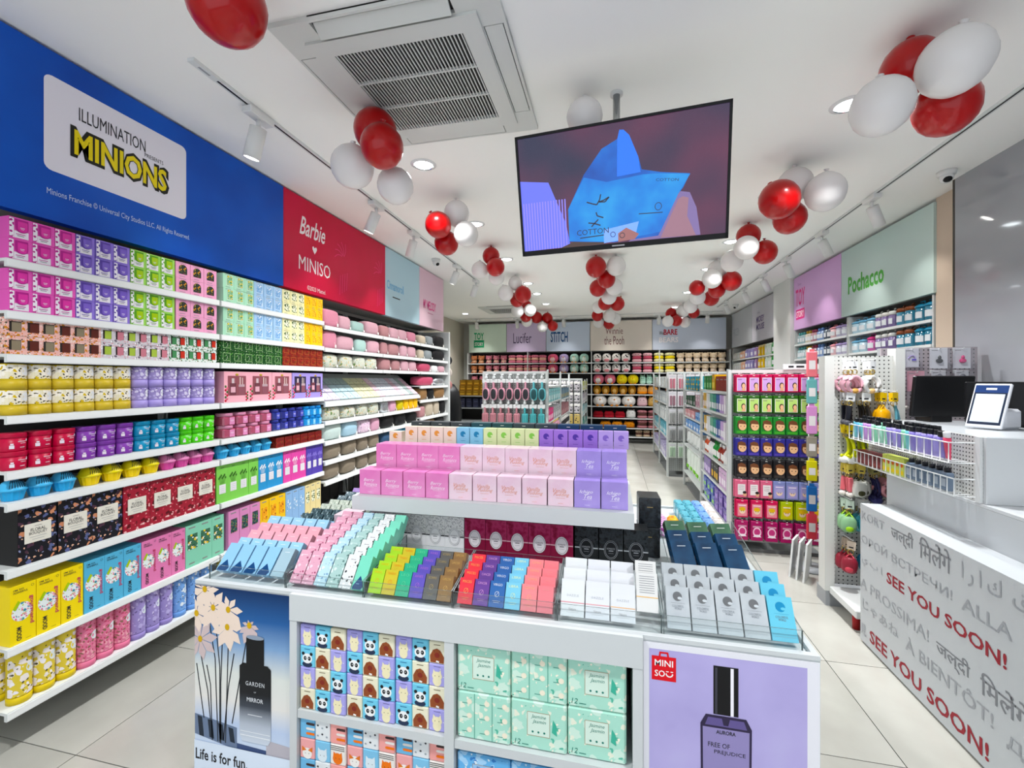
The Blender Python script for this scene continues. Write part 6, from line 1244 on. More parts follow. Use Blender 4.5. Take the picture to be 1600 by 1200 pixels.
def clipcard(base, clip, kind, w_=.085, h=.115):
    c_ = MB().box(-w_ / 2, w_ / 2, -.001, .001, -h, .012, mat(base, .5)); c_.fr(-w_ * .4, -w_ * .05, -.006, -.002, -.0016, mat('8a8a8a'))
    k_ = MB()
    if kind == 'claw': k_.ball((0, -.010, -h * .6), .020, .009, .016, mat(clip, .2), 12, 7); k_.ball((0, -.012, -h * .42), .010, .008, .014, mat(clip, .2), 10, 6); k_.box(-.012, .012, -.02, -.01, -h * .66, -h * .60, mat(clip, .2))
    elif kind == 'arc': k_.tube([(.020 * cos(a), -.006, -h * .5 + .02 * sin(a)) for a in [pi * k / 8 for k in range(9)]], .004, mat(clip, .3), 6); k_.box(-.0, .024, -.008, -.003, -h * .62, -h * .52, mat('6a5ac8', .4))
    else: k_.tube([(.018 * cos(a), -.006, -h * .72 + .016 * sin(a)) for a in [2 * pi * k / 12 for k in range(12)]], .003, mat(clip, .3), 6, True); k_.box(-.012, .012, -.007, -.003, -h * .45, -h * .12, mat(clip, .4))
    bg = MB().box(-w_ / 2 - .004, w_ / 2 + .004, -.03, .003, -h - .006, .006, BAGCLEAR)
    return Proto('hair_clip_card', 'hair clip', [('backing_card', c_), ('clip', k_), ('clear_bag', bg)])
CC = {'lav': clipcard('d9d8de', 'b8a8d8', 'arc'), 'blk': clipcard('dfe0e4', '1a1c22', 'claw', .095, .125), 'pnk': clipcard('dfe0e4', 'd83a7c', 'claw', .095, .125), 'rose': clipcard('d8a0ac', 'c86a88', 'loop', .095, .125), 'wht': clipcard('e0e0e2', '9a9a9e', 'arc', .08, .07)}
for k, nm, x, z in (('lav', 'white hair clip card with lavender clip, leftmost in top row behind counter', 1.89, 1.70), ('lav', 'white hair clip card with lavender clip, second in top row behind counter', 1.985, 1.70), ('blk', 'white card with glossy black claw clip behind the counter', 2.14, 1.70), ('pnk', 'white card with hot pink claw clip behind the counter', 2.27, 1.70), ('rose', 'pink hair clip card at the left of the middle row behind counter', 1.89, 1.545), ('rose', 'pink hair clip card with heart loop in the middle row behind counter', 2.01, 1.545), ('wht', 'small white hair clip card below the black claw clip', 2.14, 1.55), ('wht', 'small white hair clip card below the hot pink claw clip', 2.27, 1.55)):
    HOOK.put('steel peg hook for the %s' % ' '.join(nm.split()[:11]), (x, 3.599, z + .004), (0, 0, 0), 'peg hooks behind the counter', (1, .6, 1)); CC[k].put(nm, (x, 3.535, z), (0, 0, random.uniform(-.1, .1)), 'hair clip cards behind the counter')
for i, x in enumerate((1.93, 2.03)):
    p = Proto('hair_bobble_card', 'hair bobble', [('clear_strip', MB().box(-.03, .03, -.001, .001, -.07, .004, mat('b9a8ac', .3)))] + [('bobble', MB().ball((dx, -.01, -.05 - .012 * (j % 2)), .013, .012, .013, mat(('c8bcb4', 'a8b4b4', 'd0c8c4')[j], .3), 10, 6)) for j, dx in enumerate((-.022, 0, .022))])
    HOOK.put('steel peg hook for the %s hair bobble strip' % ('left', 'right')[i], (x, 3.599, 1.364), (0, 0, 0), 'peg hooks behind the counter', (1, .6, 1)); p.put('clear strip of pale hair bobbles, %s one behind the counter' % ('left', 'right')[i], (x, 3.535, 1.36), (0, 0, 0), 'hair bobble strips')
# small leaning boards at the foot of the stand
for i in range(3):
    fr_ = thing('framed_board', 'white framed board leaning against the accessory stand foot, %s from the left' % ORD[i], 'frame', (1.355 + .030 * i, 3.80 - i * .045, 0), (.08, 0, 1.02), 'framed boards leaning at the stand')
    obj('frame', MB().box(-.08, .08, 0, .012, 0, .29, mat('dcdedd', .4)), fr_); obj('dark_picture', MB().box(-.065, .065, .0125, .0135, .02, .27, mat('2a3040', .5)), fr_)

# slim wire stand of small packs behind the accessory stand
sl_ = thing('wire_stand', 'slim wire stand with pink, teal and lilac packs behind the accessory stand', 'stand', (1.53, 3.95, 0))
obj('pole', MB().cyl(0, 0, .02, 1.75, .012, STEEL, 10), sl_); obj('base', MB().lathe([(.13, 0), (.13, .012), (.02, .022)], GREYM, 18), sl_)
for i, (z, c_, nm, h) in enumerate(((1.72, 'd8747c', 'coral pink', .20), (1.50, '6aa4a4', 'teal', .19), (1.29, 'c88cc0', 'lilac', .22), (1.05, '8a8478', 'grey', .16), (.86, 'c8c020', 'yellow', .16), (.66, '2a6ab0', 'blue', .20), (.44, 'd04450', 'red', .20))):
    Proto('small_pack', 'pack', [('pouch', MB().bbox(-.036, .036, -.024, 0, -h, 0, mat(c_, .35), .006)), ('hang_tab', MB().box(-.018, .018, -.014, -.010, 0, .02, mat(c_, .4))), ('label', MB().fr(-.022, .022, -h * .7, -h * .35, -.0246, mat('dcd8d8', .5)))]).put('%s pack hanging on the slim wire stand' % nm, (1.535, 3.936, z), (0, 0, -.1), 'packs on the slim wire stand')
# ------------------------------------------------------------------ gondolas
FRM = mat('c9cdcb', .4)
def gondola(label, x0, x1, y0, y1, h=1.585, sides=('l',), zs=(), back='b4b8b6', deck=.10):
    t = thing('gondola_shelf', label, 'gondola', (0, 0, 0), group='free standing gondola shelves')
    for x in (x0, x1 - .028):
        for y in (y0, y1 - .028): obj('corner_post', MB().box(x, x + .028, y, y + .028, 0, h, FRM), t)
    obj('end_panel', MB().box(x0 + .029, x1 - .029, y0 + .006, y0 + .018, .09, h - .03, pegmat('gondola_board', '8d918f', '2e3030', .03, .005) if 'gondola_board' not in bpy.data.materials else bpy.data.materials['gondola_board']), t)
    obj('top_rail', MB().box(x0 + .029, x1 - .029, y0, y0 + .02, h - .029, h, FRM), t); obj('core_panel', MB().box((x0 + x1) / 2 - .01, (x0 + x1) / 2 + .01, y0 + .02, y1 - .01, .09, h - .02, mat(back, .5)), t)
    obj('foot', MB().box(x0 + .03, x1 - .03, y0 + .01, y1 - .01, .0, .03, mat('6a6c6c', .5)), t)
    return t
def side_unit(t, x, sgn, y0, y1, zs, depth=.3):
    """shelves on a long side; sgn -1 faces the -x side"""
    for y in (y0, y1 - .02): obj('upright', MB().box(x - (0 if sgn < 0 else .02), x + (.02 if sgn < 0 else 0), y, y + .02, 0, zs[0] + .2, FRM), t)
    for z in zs:
        xa, xb = sorted((x + .001, x - sgn * depth)); obj('shelf', MB().box(xa, xb, y0 + .021, y1 - .021, z - .018, z, FRM), t)
gd = gondola('white gondola with rows of face mask packs on its near end', .99, 1.74, 4.2, 6.75)
side_unit(gd, .99, -1, 4.24, 5.44, (1.39, 1.18, .93, .70, .48, .20)); side_unit(gd, .99, -1, 5.46, 6.70, (1.36, 1.16, 1.0, .85, .60, .22))
# face mask packs on hooks
def maskpack(outer, inner, style, w_=.093, h=.158):
    b = MB().bbox(-w_ / 2, w_ / 2, -.022, .0, -h, .0, mat(outer, .3), .004); y = -.0226
    b.fr(-.008, .008, -.012, -.008, y, PAPER)
    f = MB()
    if style == 'panel':
        f.fr(-w_ * .36, w_ * .42, -h * .92, -h * .18, y, mat('e6e2e6', .4)); f.fr(-w_ * .32, w_ * .38, -h * .90, -h * .20, y - .0003, mat(inner, .4)); f.fd(w_ * .18, -h * .62, w_ * .19, h * .17, y - .0006, mat('2a1c20', .5)); f.fd(w_ * .20, -h * .64, w_ * .14, h * .13, y - .0009, mat('e0b08c', .5)); f.fr(w_ * .05, w_ * .36, -h * .90, -h * .76, y - .0009, mat('d8a480', .5))
        f.fr(-w_ * .28, w_ * .05, -h * .3, -h * .27, y - .0006, mat('6a5a6a'))
    elif style == 'face':
        f.fd(w_ * .05, -h * .50, w_ * .40, h * .30, y, mat('4a2c20', .5)); f.fd(w_ * .10, -h * .54, w_ * .34, h * .25, y - .0003, mat('e0b48c', .5)); f.fp([(-w_ * .3, -h * .40), (w_ * .42, -h * .44), (w_ * .34, -h * .26), (0, -h * .18), (-w_ * .3, -h * .26)], y - .0006, mat('6a4028', .5))
        for s in (-.04, .26): f.fd(w_ * s, -h * .55, .0042, .005, y - .0009, mat('22181a'), 8)
        f.fr(w_ * .08, w_ * .18, -h * .66, -h * .65, y - .0009, mat('a84a4a')); f.fr(-w_ * .4, w_ * .4, -h * .95, -h * .82, y - .0003, mat(inner, .4))
    elif style == 'card':
        f.fr(-w_ * .40, w_ * .40, -h * .92, -h * .22, y, mat(inner, .4)); f.fd(.0, -h * .62, w_ * .26, h * .18, y - .0003, mat('e4c8b0', .5)); f.fd(0, -h * .52, w_ * .27, h * .12, y - .0006, mat(('d8b040' if outer in ('c02450', 'a8b820') else 'a8a0c8'), .5)); f.fr(-w_ * .3, w_ * .3, -h * .34, -h * .30, y - .0003, mat('f0e8ec'))
        for s in (-.1, .1): f.fd(w_ * s, -h * .64, .003, .004, y - .0009, INK, 6)
    elif style == 'note':
        f.fr(-w_ * .30, w_ * .34, -h * .84, -h * .24, y, mat('e4dcdc', .5)); f.fd(w_ * .30, -h * .80, w_ * .16, h * .13, y - .0003, mat('d8a888', .5)); f.fd(w_ * .28, -h * .70, w_ * .17, h * .08, y - .0006, mat('20181a', .5)); [f.fr(-w_ * .22, w_ * .24, -h * (.36 + .1 * k), -h * (.34 + .1 * k), y - .0003, mat('8a7a80')) for k in range(3)]
    else:
        f.fd(0, -h * .56, w_ * .36, h * .26, y, mat('e8c0d0', .5)); f.fd(0, -h * .54, w_ * .26, h * .17, y - .0003, mat('b83a74', .5)); [f.fr(-w_ * .36, w_ * .36, -h * (.26 + .05 * k), -h * (.24 + .05 * k), y - .0001, mat('e8d0dc')) for k in range(2)]; f.fp([(-w_ * .36, -h * .8), (w_ * .36, -h * .8), (w_ * .2, -h * .68), (-w_ * .2, -h * .68)], y - .0006, mat('ecdce4'))
    return Proto('face_mask_pack', 'mask pack', [('pouch', b), ('front_picture', f)])
ROWS = [(1.545, [('crimson pink panel', maskpack('b01a4a', 'c49cd0', 'panel'))] * 7), (1.365, [('dark green panel', maskpack('2c5c1c', 'b4d07c', 'panel'))] * 7), (1.185, [('green face', maskpack('2c7a34', '4a9a3c', 'face'))] * 7), (1.0, [('violet blue face', maskpack('2c2a7c', '4a3c94', 'face'))] * 7),
        (.815, [('black face', maskpack('17161a', '3a3432', 'face'))] * 7), (.640, [('rose note', maskpack('cc6480', 'd88a9c', 'note'))] * 3 + [('periwinkle card', maskpack('7c84b4', '9c94c4', 'card'))] * 4), (.470, [('pink card', maskpack('c02450', 'dc8a94', 'card'))] * 3 + [('lime card', maskpack('a8b820', 'c4b830', 'card'))] * 3), (.290, [('magenta swirl', maskpack('9c1e58', 'd880a8', 'swirl'))] * 6)]
for r, (z, row) in enumerate(ROWS):
    n = len(row); pit = .69 / n
    for i, (nm, p) in enumerate(row):
        hz = HOOK.put('steel peg hook in mask row %s from the top, %s from the left' % (ORD[r], ORD[i]), (1.03 + pit * (i + .5), 4.2055, z + .003), (0, 0, 0), 'peg hooks on the mask gondola', (.8, .55, .8))
        for d_ in range(2):
            p.put('%s face mask pack, row %s from top, %s from left, %s' % (nm, NUM[r + 1], ORD[i], ('in front', 'behind')[d_]), (1.03 + pit * (i + .5) - .006 * d_, 4.16 + d_ * .026, z - .002), (0, 0, random.uniform(-.03, .03)), 'face mask packs on the gondola end', (1, 1, .96 if r < 7 else 1.05))
rl = thing('price_strip', 'white price strip on top of the mask gondola end', 'price strip', (1.56, 4.19, 1.587)); obj('strip', MB().box(-.14, .14, -.004, .004, 0, .045, mat('dde0e0', .4)), rl); obj('printed_marks', MB().fr(-.1, -.06, .014, .03, -.0046, INK).fr(-.04, .02, .014, .03, -.0046, INK).fr(.04, .1, .014, .03, -.0046, INK), rl)
# goods on the aisle side of that gondola (facing -x)
RM = (0, 0, -pi / 2)
def aisle(p, desc, x, ya, yb, n, z, where, stack=1, h=0.0, group='goods on the right gondola side'):
    pit = (yb - ya) / n
    for r in range(stack):
        for i in range(n):
            lab = '%s, %s from the front%s, %s' % (desc, nth(i, n), '' if stack == 1 else ', %s layer' % ('lower', 'upper', 'third')[r], where)
            p.put(lab, (x + .005 + random.uniform(0, .01), ya + pit * (i + .5), z + r * h + .0008), RM, group)
def sbx(c_, w_, h, d_=.12, lab=None, stripe=None, pm=None):
    b = MB().box(-w_ / 2, w_ / 2, 0, d_, 0, h, pm or mat(c_, .4)); f = MB()
    if lab: f.fr(-w_ * .34, w_ * .34, h * .15, h * .5, -.0006, mat(lab, .5))
    f.fr(-w_ * .3, w_ * .3, h * .74, h * .80, -.0006, mat(stripe or '8a8c90', .5))
    return Proto('boxed_product', 'box', [('carton', b), ('front_label', f)])
U1 = 'first bay'; 
aisle(sbx('6e2a1c', .16, .14, pm=RDB), 'brown red gift box', 1.0, 4.28, 4.80, 3, 1.39, U1); aisle(sbx('c8a030', .07, .16, lab='e8d870'), 'yellow upright box', 1.0, 4.80, 4.96, 2, 1.39, U1); aisle(sbx('1c7a34', .12, .15, lab='8cc48c'), 'bright green box', 1.0, 4.97, 5.37, 3, 1.39, U1)
for zz, nm in ((1.18, 'second'), (.93, 'third')):
    for k, (c_, cn) in enumerate((('d8d4da', 'white'), ('b49cc8', 'mauve'), ('3c5a94', 'dark blue'), ('3c8c7c', 'teal'), ('6aa08c', 'sage'), ('dadcdc', 'pale grey'), ('c8a454', 'gold'))):
        aisle(sbx(c_, .07, .17, .05, 'e6e6ea', c_), '%s slim boxed tube' % cn, 1.0, 4.29 + k * .155, 4.29 + k * .155 + .15, 2, zz, U1 + ', %s shelf' % nm)
def btl_(c_, cap, h=.17, r=.028): return Proto('spray_bottle', 'bottle', [('bottle_body', MB().lathe([(r * .9, 0), (r, .006), (r, h * .62), (r * .45, h * .74), (r * .4, h * .8)], mat(c_, .2), 14)), ('pump', MB().lathe([(r * .42, h * .8), (r * .42, h * .95), (r * .2, h)], mat(cap, .35), 10)), ('label', MB().arc(r + .0004, h * .15, h * .5, -.9, .9, mat('e2e2e0', .5), 6))])
for k, (c_, cap, cn) in enumerate((('d8d8d8', '6a2a1c', 'white'), ('8a2c1c', 'd8d8d8', 'red brown'), ('1c8a3c', '1c6a2c', 'green'), ('dcdcdc', '22242a', 'pale'), ('b84a1c', 'e0e0e0', 'orange'))): aisle(btl_(c_, cap), '%s spray bottle' % cn, 1.035, 4.29 + k * .22, 4.29 + k * .22 + .21, 3, .70, U1 + ', fourth shelf')
aisle(sbx('7c6c9c', .12, .17, lab='c8b8d8'), 'purple boxed set', 1.0, 5.0, 5.38, 3, .48, U1 + ', fifth shelf'); aisle(sbx('1a1a1e', .10, .18, lab='c8a040'), 'black and gold box', 1.0, 4.66, 4.98, 3, .48, U1 + ', fifth shelf'); aisle(sbx('c4a4c4', .09, .17, lab='e4dce4'), 'pale mauve box', 1.0, 4.29, 4.64, 4, .48, U1 + ', fifth shelf')
aisle(sbx('5c3c84', .15, .11, lab='9c84c4', pm=pat('violet_pack_print', '5c4494', [('8c7cc0', 26, .34, 2), ('3c2c6c', 30, .3, 6)], .4)), 'violet printed pack', 1.0, 4.29, 4.82, 3, .20, U1 + ', bottom shelf', 2, .112); aisle(sbx('4c5ca8', .14, .11, lab='8cc470', pm=pat('blue_pack_print', '3c4c9c', [('8c9cd8', 26, .34, 2), ('4caa4c', 22, .26, 6)], .4)), 'blue and green pack', 1.0, 4.84, 5.38, 3, .20, U1 + ', bottom shelf', 2, .112)
U2 = 'second bay'
aisle(sbx('1c8aa0', .15, .058, lab='d8b84a'), 'turquoise box', 1.0, 5.50, 6.66, 6, 1.36, U2 + ', top shelf', 3, .06); aisle(sbx('1c4c30', .10, .12, lab='c8c8c8'), 'dark green carton', 1.0, 5.9, 6.64, 5, 1.16, U2 + ', second shelf'); aisle(sbx('d0b8c0', .10, .15, lab='a8788c'), 'pinkish carton', 1.0, 5.50, 5.88, 3, 1.16, U2 + ', second shelf')
aisle(sbx('d89ca0', .12, .09, lab='e8e0e0'), 'coral pack', 1.0, 5.94, 6.64, 5, 1.0, U2 + ', third shelf'); aisle(sbx('8cb4dc', .12, .09, lab='3c6cac'), 'sky blue pack', 1.0, 5.50, 5.92, 3, 1.0, U2 + ', third shelf'); aisle(sbx('6c9cd4', .16, .1, lab='e0e4ea'), 'blue wipes pack', 1.0, 5.50, 6.64, 6, .85, U2 + ', fourth shelf')
def soft(c_, w_, h, band): return Proto('cotton_bag', 'bag', [('soft_bag', MB().ball((0, .08, h / 2), w_ / 2, .08, h / 2, mat(c_, .35), 14, 9, .55)), ('printed_band', MB().box(-w_ * .3, w_ * .3, -.004, .004, h * .2, h * .32, mat(band, .5)))])
aisle(soft('d8dcda', .2, .2, 'c8ccca'), 'white cotton bag', 1.01, 5.50, 6.64, 5, .60, U2 + ', fifth shelf'); aisle(soft('d4dcd4', .2, .34, '7cc42c'), 'white bag with green band', 1.01, 5.50, 6.64, 5, .22, U2 + ', bottom shelf')
# third gondola further back, its end facing the camera
g3 = gondola('narrow white gondola at the rear right with hanging white packs', .82, 1.72, 7.2, 9.6, 1.62)
side_unit(g3, .82, -1, 7.24, 8.4, (1.38, 1.12, .86, .60, .25)); side_unit(g3, .82, -1, 8.42, 9.56, (1.38, 1.12, .86, .60, .25))
def blister(base, pic, w_=.115, h=.235): return Proto('blister_pack', 'blister pack', [('card', MB().box(-w_ / 2, w_ / 2, -.004, 0, -h, 0, mat(base, .4)).fr(-w_ * .4, w_ * .4, -h * .2, -h * .08, -.0046, mat('c4c4c8'))), ('blister', MB().bbox(-w_ * .33, -w_ * .04, -.02, -.0045, -h * .9, -h * .28, mat(pic, .3), .004)), ('blister', MB().bbox(w_ * .04, w_ * .33, -.02, -.0045, -h * .9, -h * .28, mat(pic, .3), .004))])
B5 = [('pink socket', blister('d8d4d4', 'b0707c')), ('mauve socket', blister('d4d0d4', '8c6a74')), ('grey cable', blister('b4b4b4', '8a8c8a')), ('silver cable', blister('a8aaaa', '7c7e7e')), ('pastel brush', blister('ccd4cc', '9cb49c'))]
for r, (nm, p) in enumerate(B5):
    for i in range(6):
        z = 1.585 - r * .262; x = .90 + i * .13
        HOOK.put('steel peg hook, rear gondola row %s from the top, column %s' % (ORD[r], ORD[i]), (x, 7.2055, z - .004), (0, 0, 0), 'peg hooks on the rear gondola', (.8, .5, .8)); p.put('%s blister pack on the rear gondola end, %s row, %s column' % (nm, ORD[r], ORD[i]), (x, 7.165, z - .006), (0, 0, random.uniform(-.04, .04)), 'blister packs on the rear gondola')
for k, (z, c_, cn) in enumerate(((1.38, 'd4d8d8', 'white'), (1.12, 'c4ccd0', 'pale grey'), (.86, 'd8dcdc', 'milky'), (.60, '6ab0c0', 'aqua'), (.25, 'b8b0d0', 'lilac'))): aisle(sbx(c_, .16, .17, .14, 'e8eaea', '7a8a94'), '%s long box' % cn, .83, 7.28, 8.36, 5, z, 'rear gondola, %s shelf' % ORD[k]); aisle(sbx(c_, .16, .17, .14, 'e8eaea', '7a8a94'), 'far %s long box' % cn, .83, 8.46, 9.52, 5, z, 'rear gondola, %s shelf' % ORD[k])
# ------------------------------------------------------------------ back wall: banners, plush shelves
BY = 10.72
bw = thing('wall_shelving', 'long white plush toy shelving across the back wall', 'shelving', (0, 11.08, 0), group='white wall shelving bays')
ZP = [1.905, 1.66, 1.39, 1.15, .87, .59, .36, .155]
obj('back_panel', MB().box(-3.60, 2.58, -.012, 0, .05, 2.18, mat('2e2c2c', .7)), bw)
for i, z in enumerate(ZP):
    x0 = -3.58
    obj('shelf', MB().box(x0, 2.56, -.40, -.013, z - .02, z, SHELFM), bw)
for x in (-3.60, -2.05, -.50, 1.05, 2.56): obj('upright', MB().box(x, x + .02, -.39, -.013, 0, 2.18, POSTM), bw)
def rear_banner(label, x0, x1, board, prints):
    t = thing('wall_banner', label, 'banner', (x0, 10.78, 0), (0, 0, 0), 'printed banners on the back wall')
    obj('board', MB().box(.001, x1 - x0 - .001, 0, .04, 2.19, 2.90, board), t); obj('bulkhead', MB().box(.001, x1 - x0 - .001, .041, .30, 2.20, 2.90, mat('8b8a86', .7)), t)
    for nm, fn in prints: m = MB(); fn(m); obj(nm, m, t)
GR = mat('2f9a68', .5); 
rear_banner('pale green back wall banner with green toy lettering', -3.58, -2.60, mat('cfe0d2', .5), [('green_lettering', lambda m: (m.fr(.13, .40, 2.31, 2.50, PY, GR), m.text('TOY', .265, 2.60, .18, PY * 2, GR, width=.26, bold=.03))), ('white_lettering', lambda m: m.text('STORY', .265, 2.40, .09, PY * 2, LW, width=.22, bold=.02))])
rear_banner('lilac back wall banner with dark serif lettering', -2.59, -1.60, mat('cbbcd8', .5), [('dark_lettering', lambda m: m.text('Lucifer', .40, 2.53, .26, PY, mat('4a3c60', .5), width=.46))])
rear_banner('light steel blue back wall banner with navy lettering', -1.59, -.53, mat('c4cfe0', .5), [('navy_lettering', lambda m: m.text('STiTCH', .32, 2.54, .26, PY, mat('1f4a7c', .5), width=.42, bold=.025))])
rear_banner('cream back wall banner with brown two line lettering', -.52, .90, mat('ddd5cc', .5), [('brown_lettering', lambda m: (m.text('Winnie', .56, 2.66, .16, PY, mat('6a3a3c', .5), width=.40), m.text('the Pooh', .56, 2.43, .2, PY, mat('6a3a3c', .5), width=.46)))])
rear_banner('pale grey blue back wall banner with red and white lettering', .91, 2.50, mat('c6cedd', .5), [('small_lettering', lambda m: m.text('We', .20, 2.58, .09, PY, INK, width=.10, bold=.01)), ('red_lettering', lambda m: m.text('BARE', .40, 2.60, .13, PY, mat('a81c30', .5), width=.30, bold=.03)), ('white_lettering', lambda m: m.text('BEARS', .36, 2.42, .12, PY, LW, width=.42, bold=.02))])
def plush(kind, c1, c2, w_=.22, h=.22):
    m1 = fabric('plush_' + c1, c1, .95); m2 = fabric('plush_' + c2, c2, .95); r = w_ / 2; P = []
    eye = mat('1a1416', .3)
    if kind == 'bear':
        P.append(('body', MB().ball((0, 0, h * .26), r * .72, r * .62, h * .27, m2, 14, 9))); P.append(('head', MB().ball((0, -.01, h * .66), r * .92, r * .80, h * .33, m1, 16, 10), [('muzzle', MB().ball((0, -r * .72, h * .58), r * .32, r * .18, h * .11, m2, 10, 6)), ('eyes', MB().ball((-r * .34, -r * .70, h * .70), .007, .006, .009, eye, 8, 5).ball((r * .34, -r * .70, h * .70), .007, .006, .009, eye, 8, 5))]))
        for s in (-1, 1): P.append(('ear', MB().ball((s * r * .66, 0, h * .93), r * .26, r * .16, h * .10, m1, 10, 6))); P.append(('foot', MB().ball((s * r * .5, -r * .55, h * .09), r * .28, r * .32, h * .10, m1, 10, 6)))
    elif kind == 'bird':
        P.append(('body', MB().ball((0, 0, h * .5), r, r * .82, h * .5, m1, 16, 10, .85))); P.append(('belly', MB().ball((0, -r * .28, h * .42), r * .72, r * .62, h * .38, m2, 14, 9))); P.append(('beak', MB().ball((0, -r * .86, h * .62), r * .14, r * .16, h * .05, mat('d8882c', .6), 8, 5)))
        for s in (-1, 1): P.append(('foot', MB().ball((s * r * .38, -r * .62, h * .05), r * .22, r * .30, h * .06, mat('d8882c', .7), 8, 5))); P.append(('eye', MB().ball((s * r * .36, -r * .74, h * .72), .007, .007, .009, eye, 8, 5)))
    elif kind == 'cow':
        sp_ = pat('plush_spots_' + c2, c1, [(c2, 16, .30, 3)], .95)
        P.append(('body', MB().ball((0, 0, h * .5), r, r * .8, h * .48, sp_, 16, 10, .8))); P.append(('snout', MB().ball((0, -r * .62, h * .26), r * .60, r * .28, h * .17, fabric('plush_snout', 'd88a90', .9), 12, 7)))
        for s in (-1, 1): P.append(('ear', MB().ball((s * r * .7, 0, h * .92), r * .2, r * .12, h * .09, mat('1c1a1a', .9), 8, 5))); P.append(('eye', MB().ball((s * r * .4, -r * .76, h * .58), .011, .008, .013, eye, 8, 5)))
    elif kind == 'stack':
        for k, (m_, z) in enumerate(((m2, .18), (m1, .5), (m2, .82))): P.append(('layer', MB().ball((0, 0, h * z), r * (1, .96, 1)[k], r * .8, h * .19, m_, 16, 8, .7)))
        for s in (-1, 1): P.append(('eye', MB().ball((s * r * .3, -r * .82, h * .84), .007, .006, .009, eye, 8, 5)))
    else:
        P.append(('body', MB().ball((0, 0, h * .48), r, r * .8, h * .48, m1, 16, 10, .75))); P.append(('lower_band', MB().ball((0, 0, h * .22), r * 1.02, r * .82, h * .21, m2, 16, 8, .75)))
        for s in (-1, 1): P.append(('eye', MB().ball((s * r * .34, -r * .76, h * .62), .008, .007, .01, eye, 8, 5))); P.append(('ear', MB().ball((s * r * .6, 0, h * .94), r * .18, r * .14, h * .09, m1, 8, 5)))
    return Proto('plush_toy', 'plush toy', P)
SHN = ['top', 'second', 'third', 'fourth', 'fifth', 'sixth', 'seventh', 'bottom']
def prow(r, items):
    cnt = {}
    for it in items: cnt[it[1]] = cnt.get(it[1], 0) + it[4]
    seen = {}
    for p, desc, xa, xb, n in items:
        pit = (xb - xa) / n
        for k in range(n):
            i = seen.get(desc, 0); seen[desc] = i + 1
            p.put('%s plush toy, %s%s plush shelf of back wall' % (desc, '' if cnt[desc] == 1 else nth(i, cnt[desc]) + ', ', SHN[r]), (xa + pit * (k + .5), 10.80, ZP[r] + .002), (0, 0, random.uniform(-.12, .12)), 'plush toys on the back wall')
pk = plush('bear', 'b8707c', 'e0b8a8', .185, .20); ob = plush('bear', 'b0704c', 'd8a888', .185, .20); cb = plush('bear', 'dcc8ac', 'ecdccc', .19, .21); pc_ = plush('stack', 'e0b4a0', 'd0788c', .19, .2); rp = plush('bird', 'c85a74', 'e8c0c0', .26, .22); lp = plush('bird', 'a898c0', 'd8d0e0', .24, .22); mp = plush('bird', 'a8ccc0', 'dce8e0', .22, .22)
cw = plush('cow', 'e8e4e0', '1c1a1a', .205, .22); ms = plush('stack', 'b04c60', 'dcaeb4', .22, .215); ys = plush('stack', 'e0c82c', 'e0dcb0', .225, .215); pb_ = plush('bear', 'e0a49c', 'ecd0c4', .16, .2)
for r in (0, 1):
    prow(r, [(ob, 'brown bear', -3.54, -3.16, 2), (pk, 'rosy bear', -3.15, -2.57, 3), (pc_, 'peach and pink layered', -2.55, -1.58, 5), (rp, 'rose penguin', -1.56, -1.29, 1), (lp, 'lilac penguin', -1.28, -1.03, 1), (mp, 'mint penguin', -1.02, -.55, 2), (cw, 'black spotted cow', -.47, .42, 4), (ms, 'pink macaron', .44, .92, 2), (ys, 'yellow macaron', .93, 1.42, 2), (cb, 'cream bear', 1.44, 2.5, 6)])
wp = plush('bird', 'c86a7c', 'e4e0dc', .26, .24); yc = plush('bird', 'd8c428', 'e0d050', .25, .23); mt = plush('blob', 'a4ccb8', 'b8d8c8', .135, .22)
prow(2, [(pk, 'rosy bear', -3.54, -2.9, 3), (wp, 'pink hooded penguin', -.46, .08, 2), (yc, 'yellow chick', .09, .6, 2), (mt, 'mint block', .62, 1.05, 3), (mp, 'mint penguin', 1.2, 2.5, 5)])
br = plush('bird', '9a6a24', 'd8b070', .19, .21); oc = plush('blob', 'd8a060', 'e0882c', .23, .21)
prow(3, [(br, 'brown owl', -.46, .55, 5), (oc, 'orange tiger', .56, 1.04, 2), (oc, 'amber tiger', 1.2, 2.4, 5)])
wd_ = plush('bird', 'dcd8d4', 'f0ece8', .32, .25); pcup = plush('blob', 'd8b8bc', 'd0a8b0', .23, .24); tcup = plush('blob', 'c8a468', 'b89050', .23, .24)
prow(4, [(wd_, 'large white duck', -.46, .54, 3), (pcup, 'pink cup', .56, .80, 1), (tcup, 'tan cup', .81, 1.04, 1), (pcup, 'rosy cup', 1.2, 2.4, 5)])
rd = plush('blob', '8c1420', 'a82430', .24, .16); wr = plush('blob', 'dcdcd8', 'c8c8c4', .22, .2); bg_ = plush('stack', '5a3a34', 'b87a80', .23, .19)
prow(5, [(rd, 'crimson crab', -.46, .30, 3), (wr, 'white ribbed', .31, .54, 1), (bg_, 'pink burger', .56, 1.04, 2), (bg_, 'brown burger', 1.2, 2.4, 5)])
og = plush('blob', 'c8802c', 'a8641c', .26, .15)
prow(6, [(og, 'orange dome', -.3, .52, 3), (bg_, 'small burger', .56, 1.04, 2)]); bn = plush('stack', '6a4a40', 'c8b098', .16, .15); prow(7, [(bn, 'brown bun', .52, 1.04, 3)])
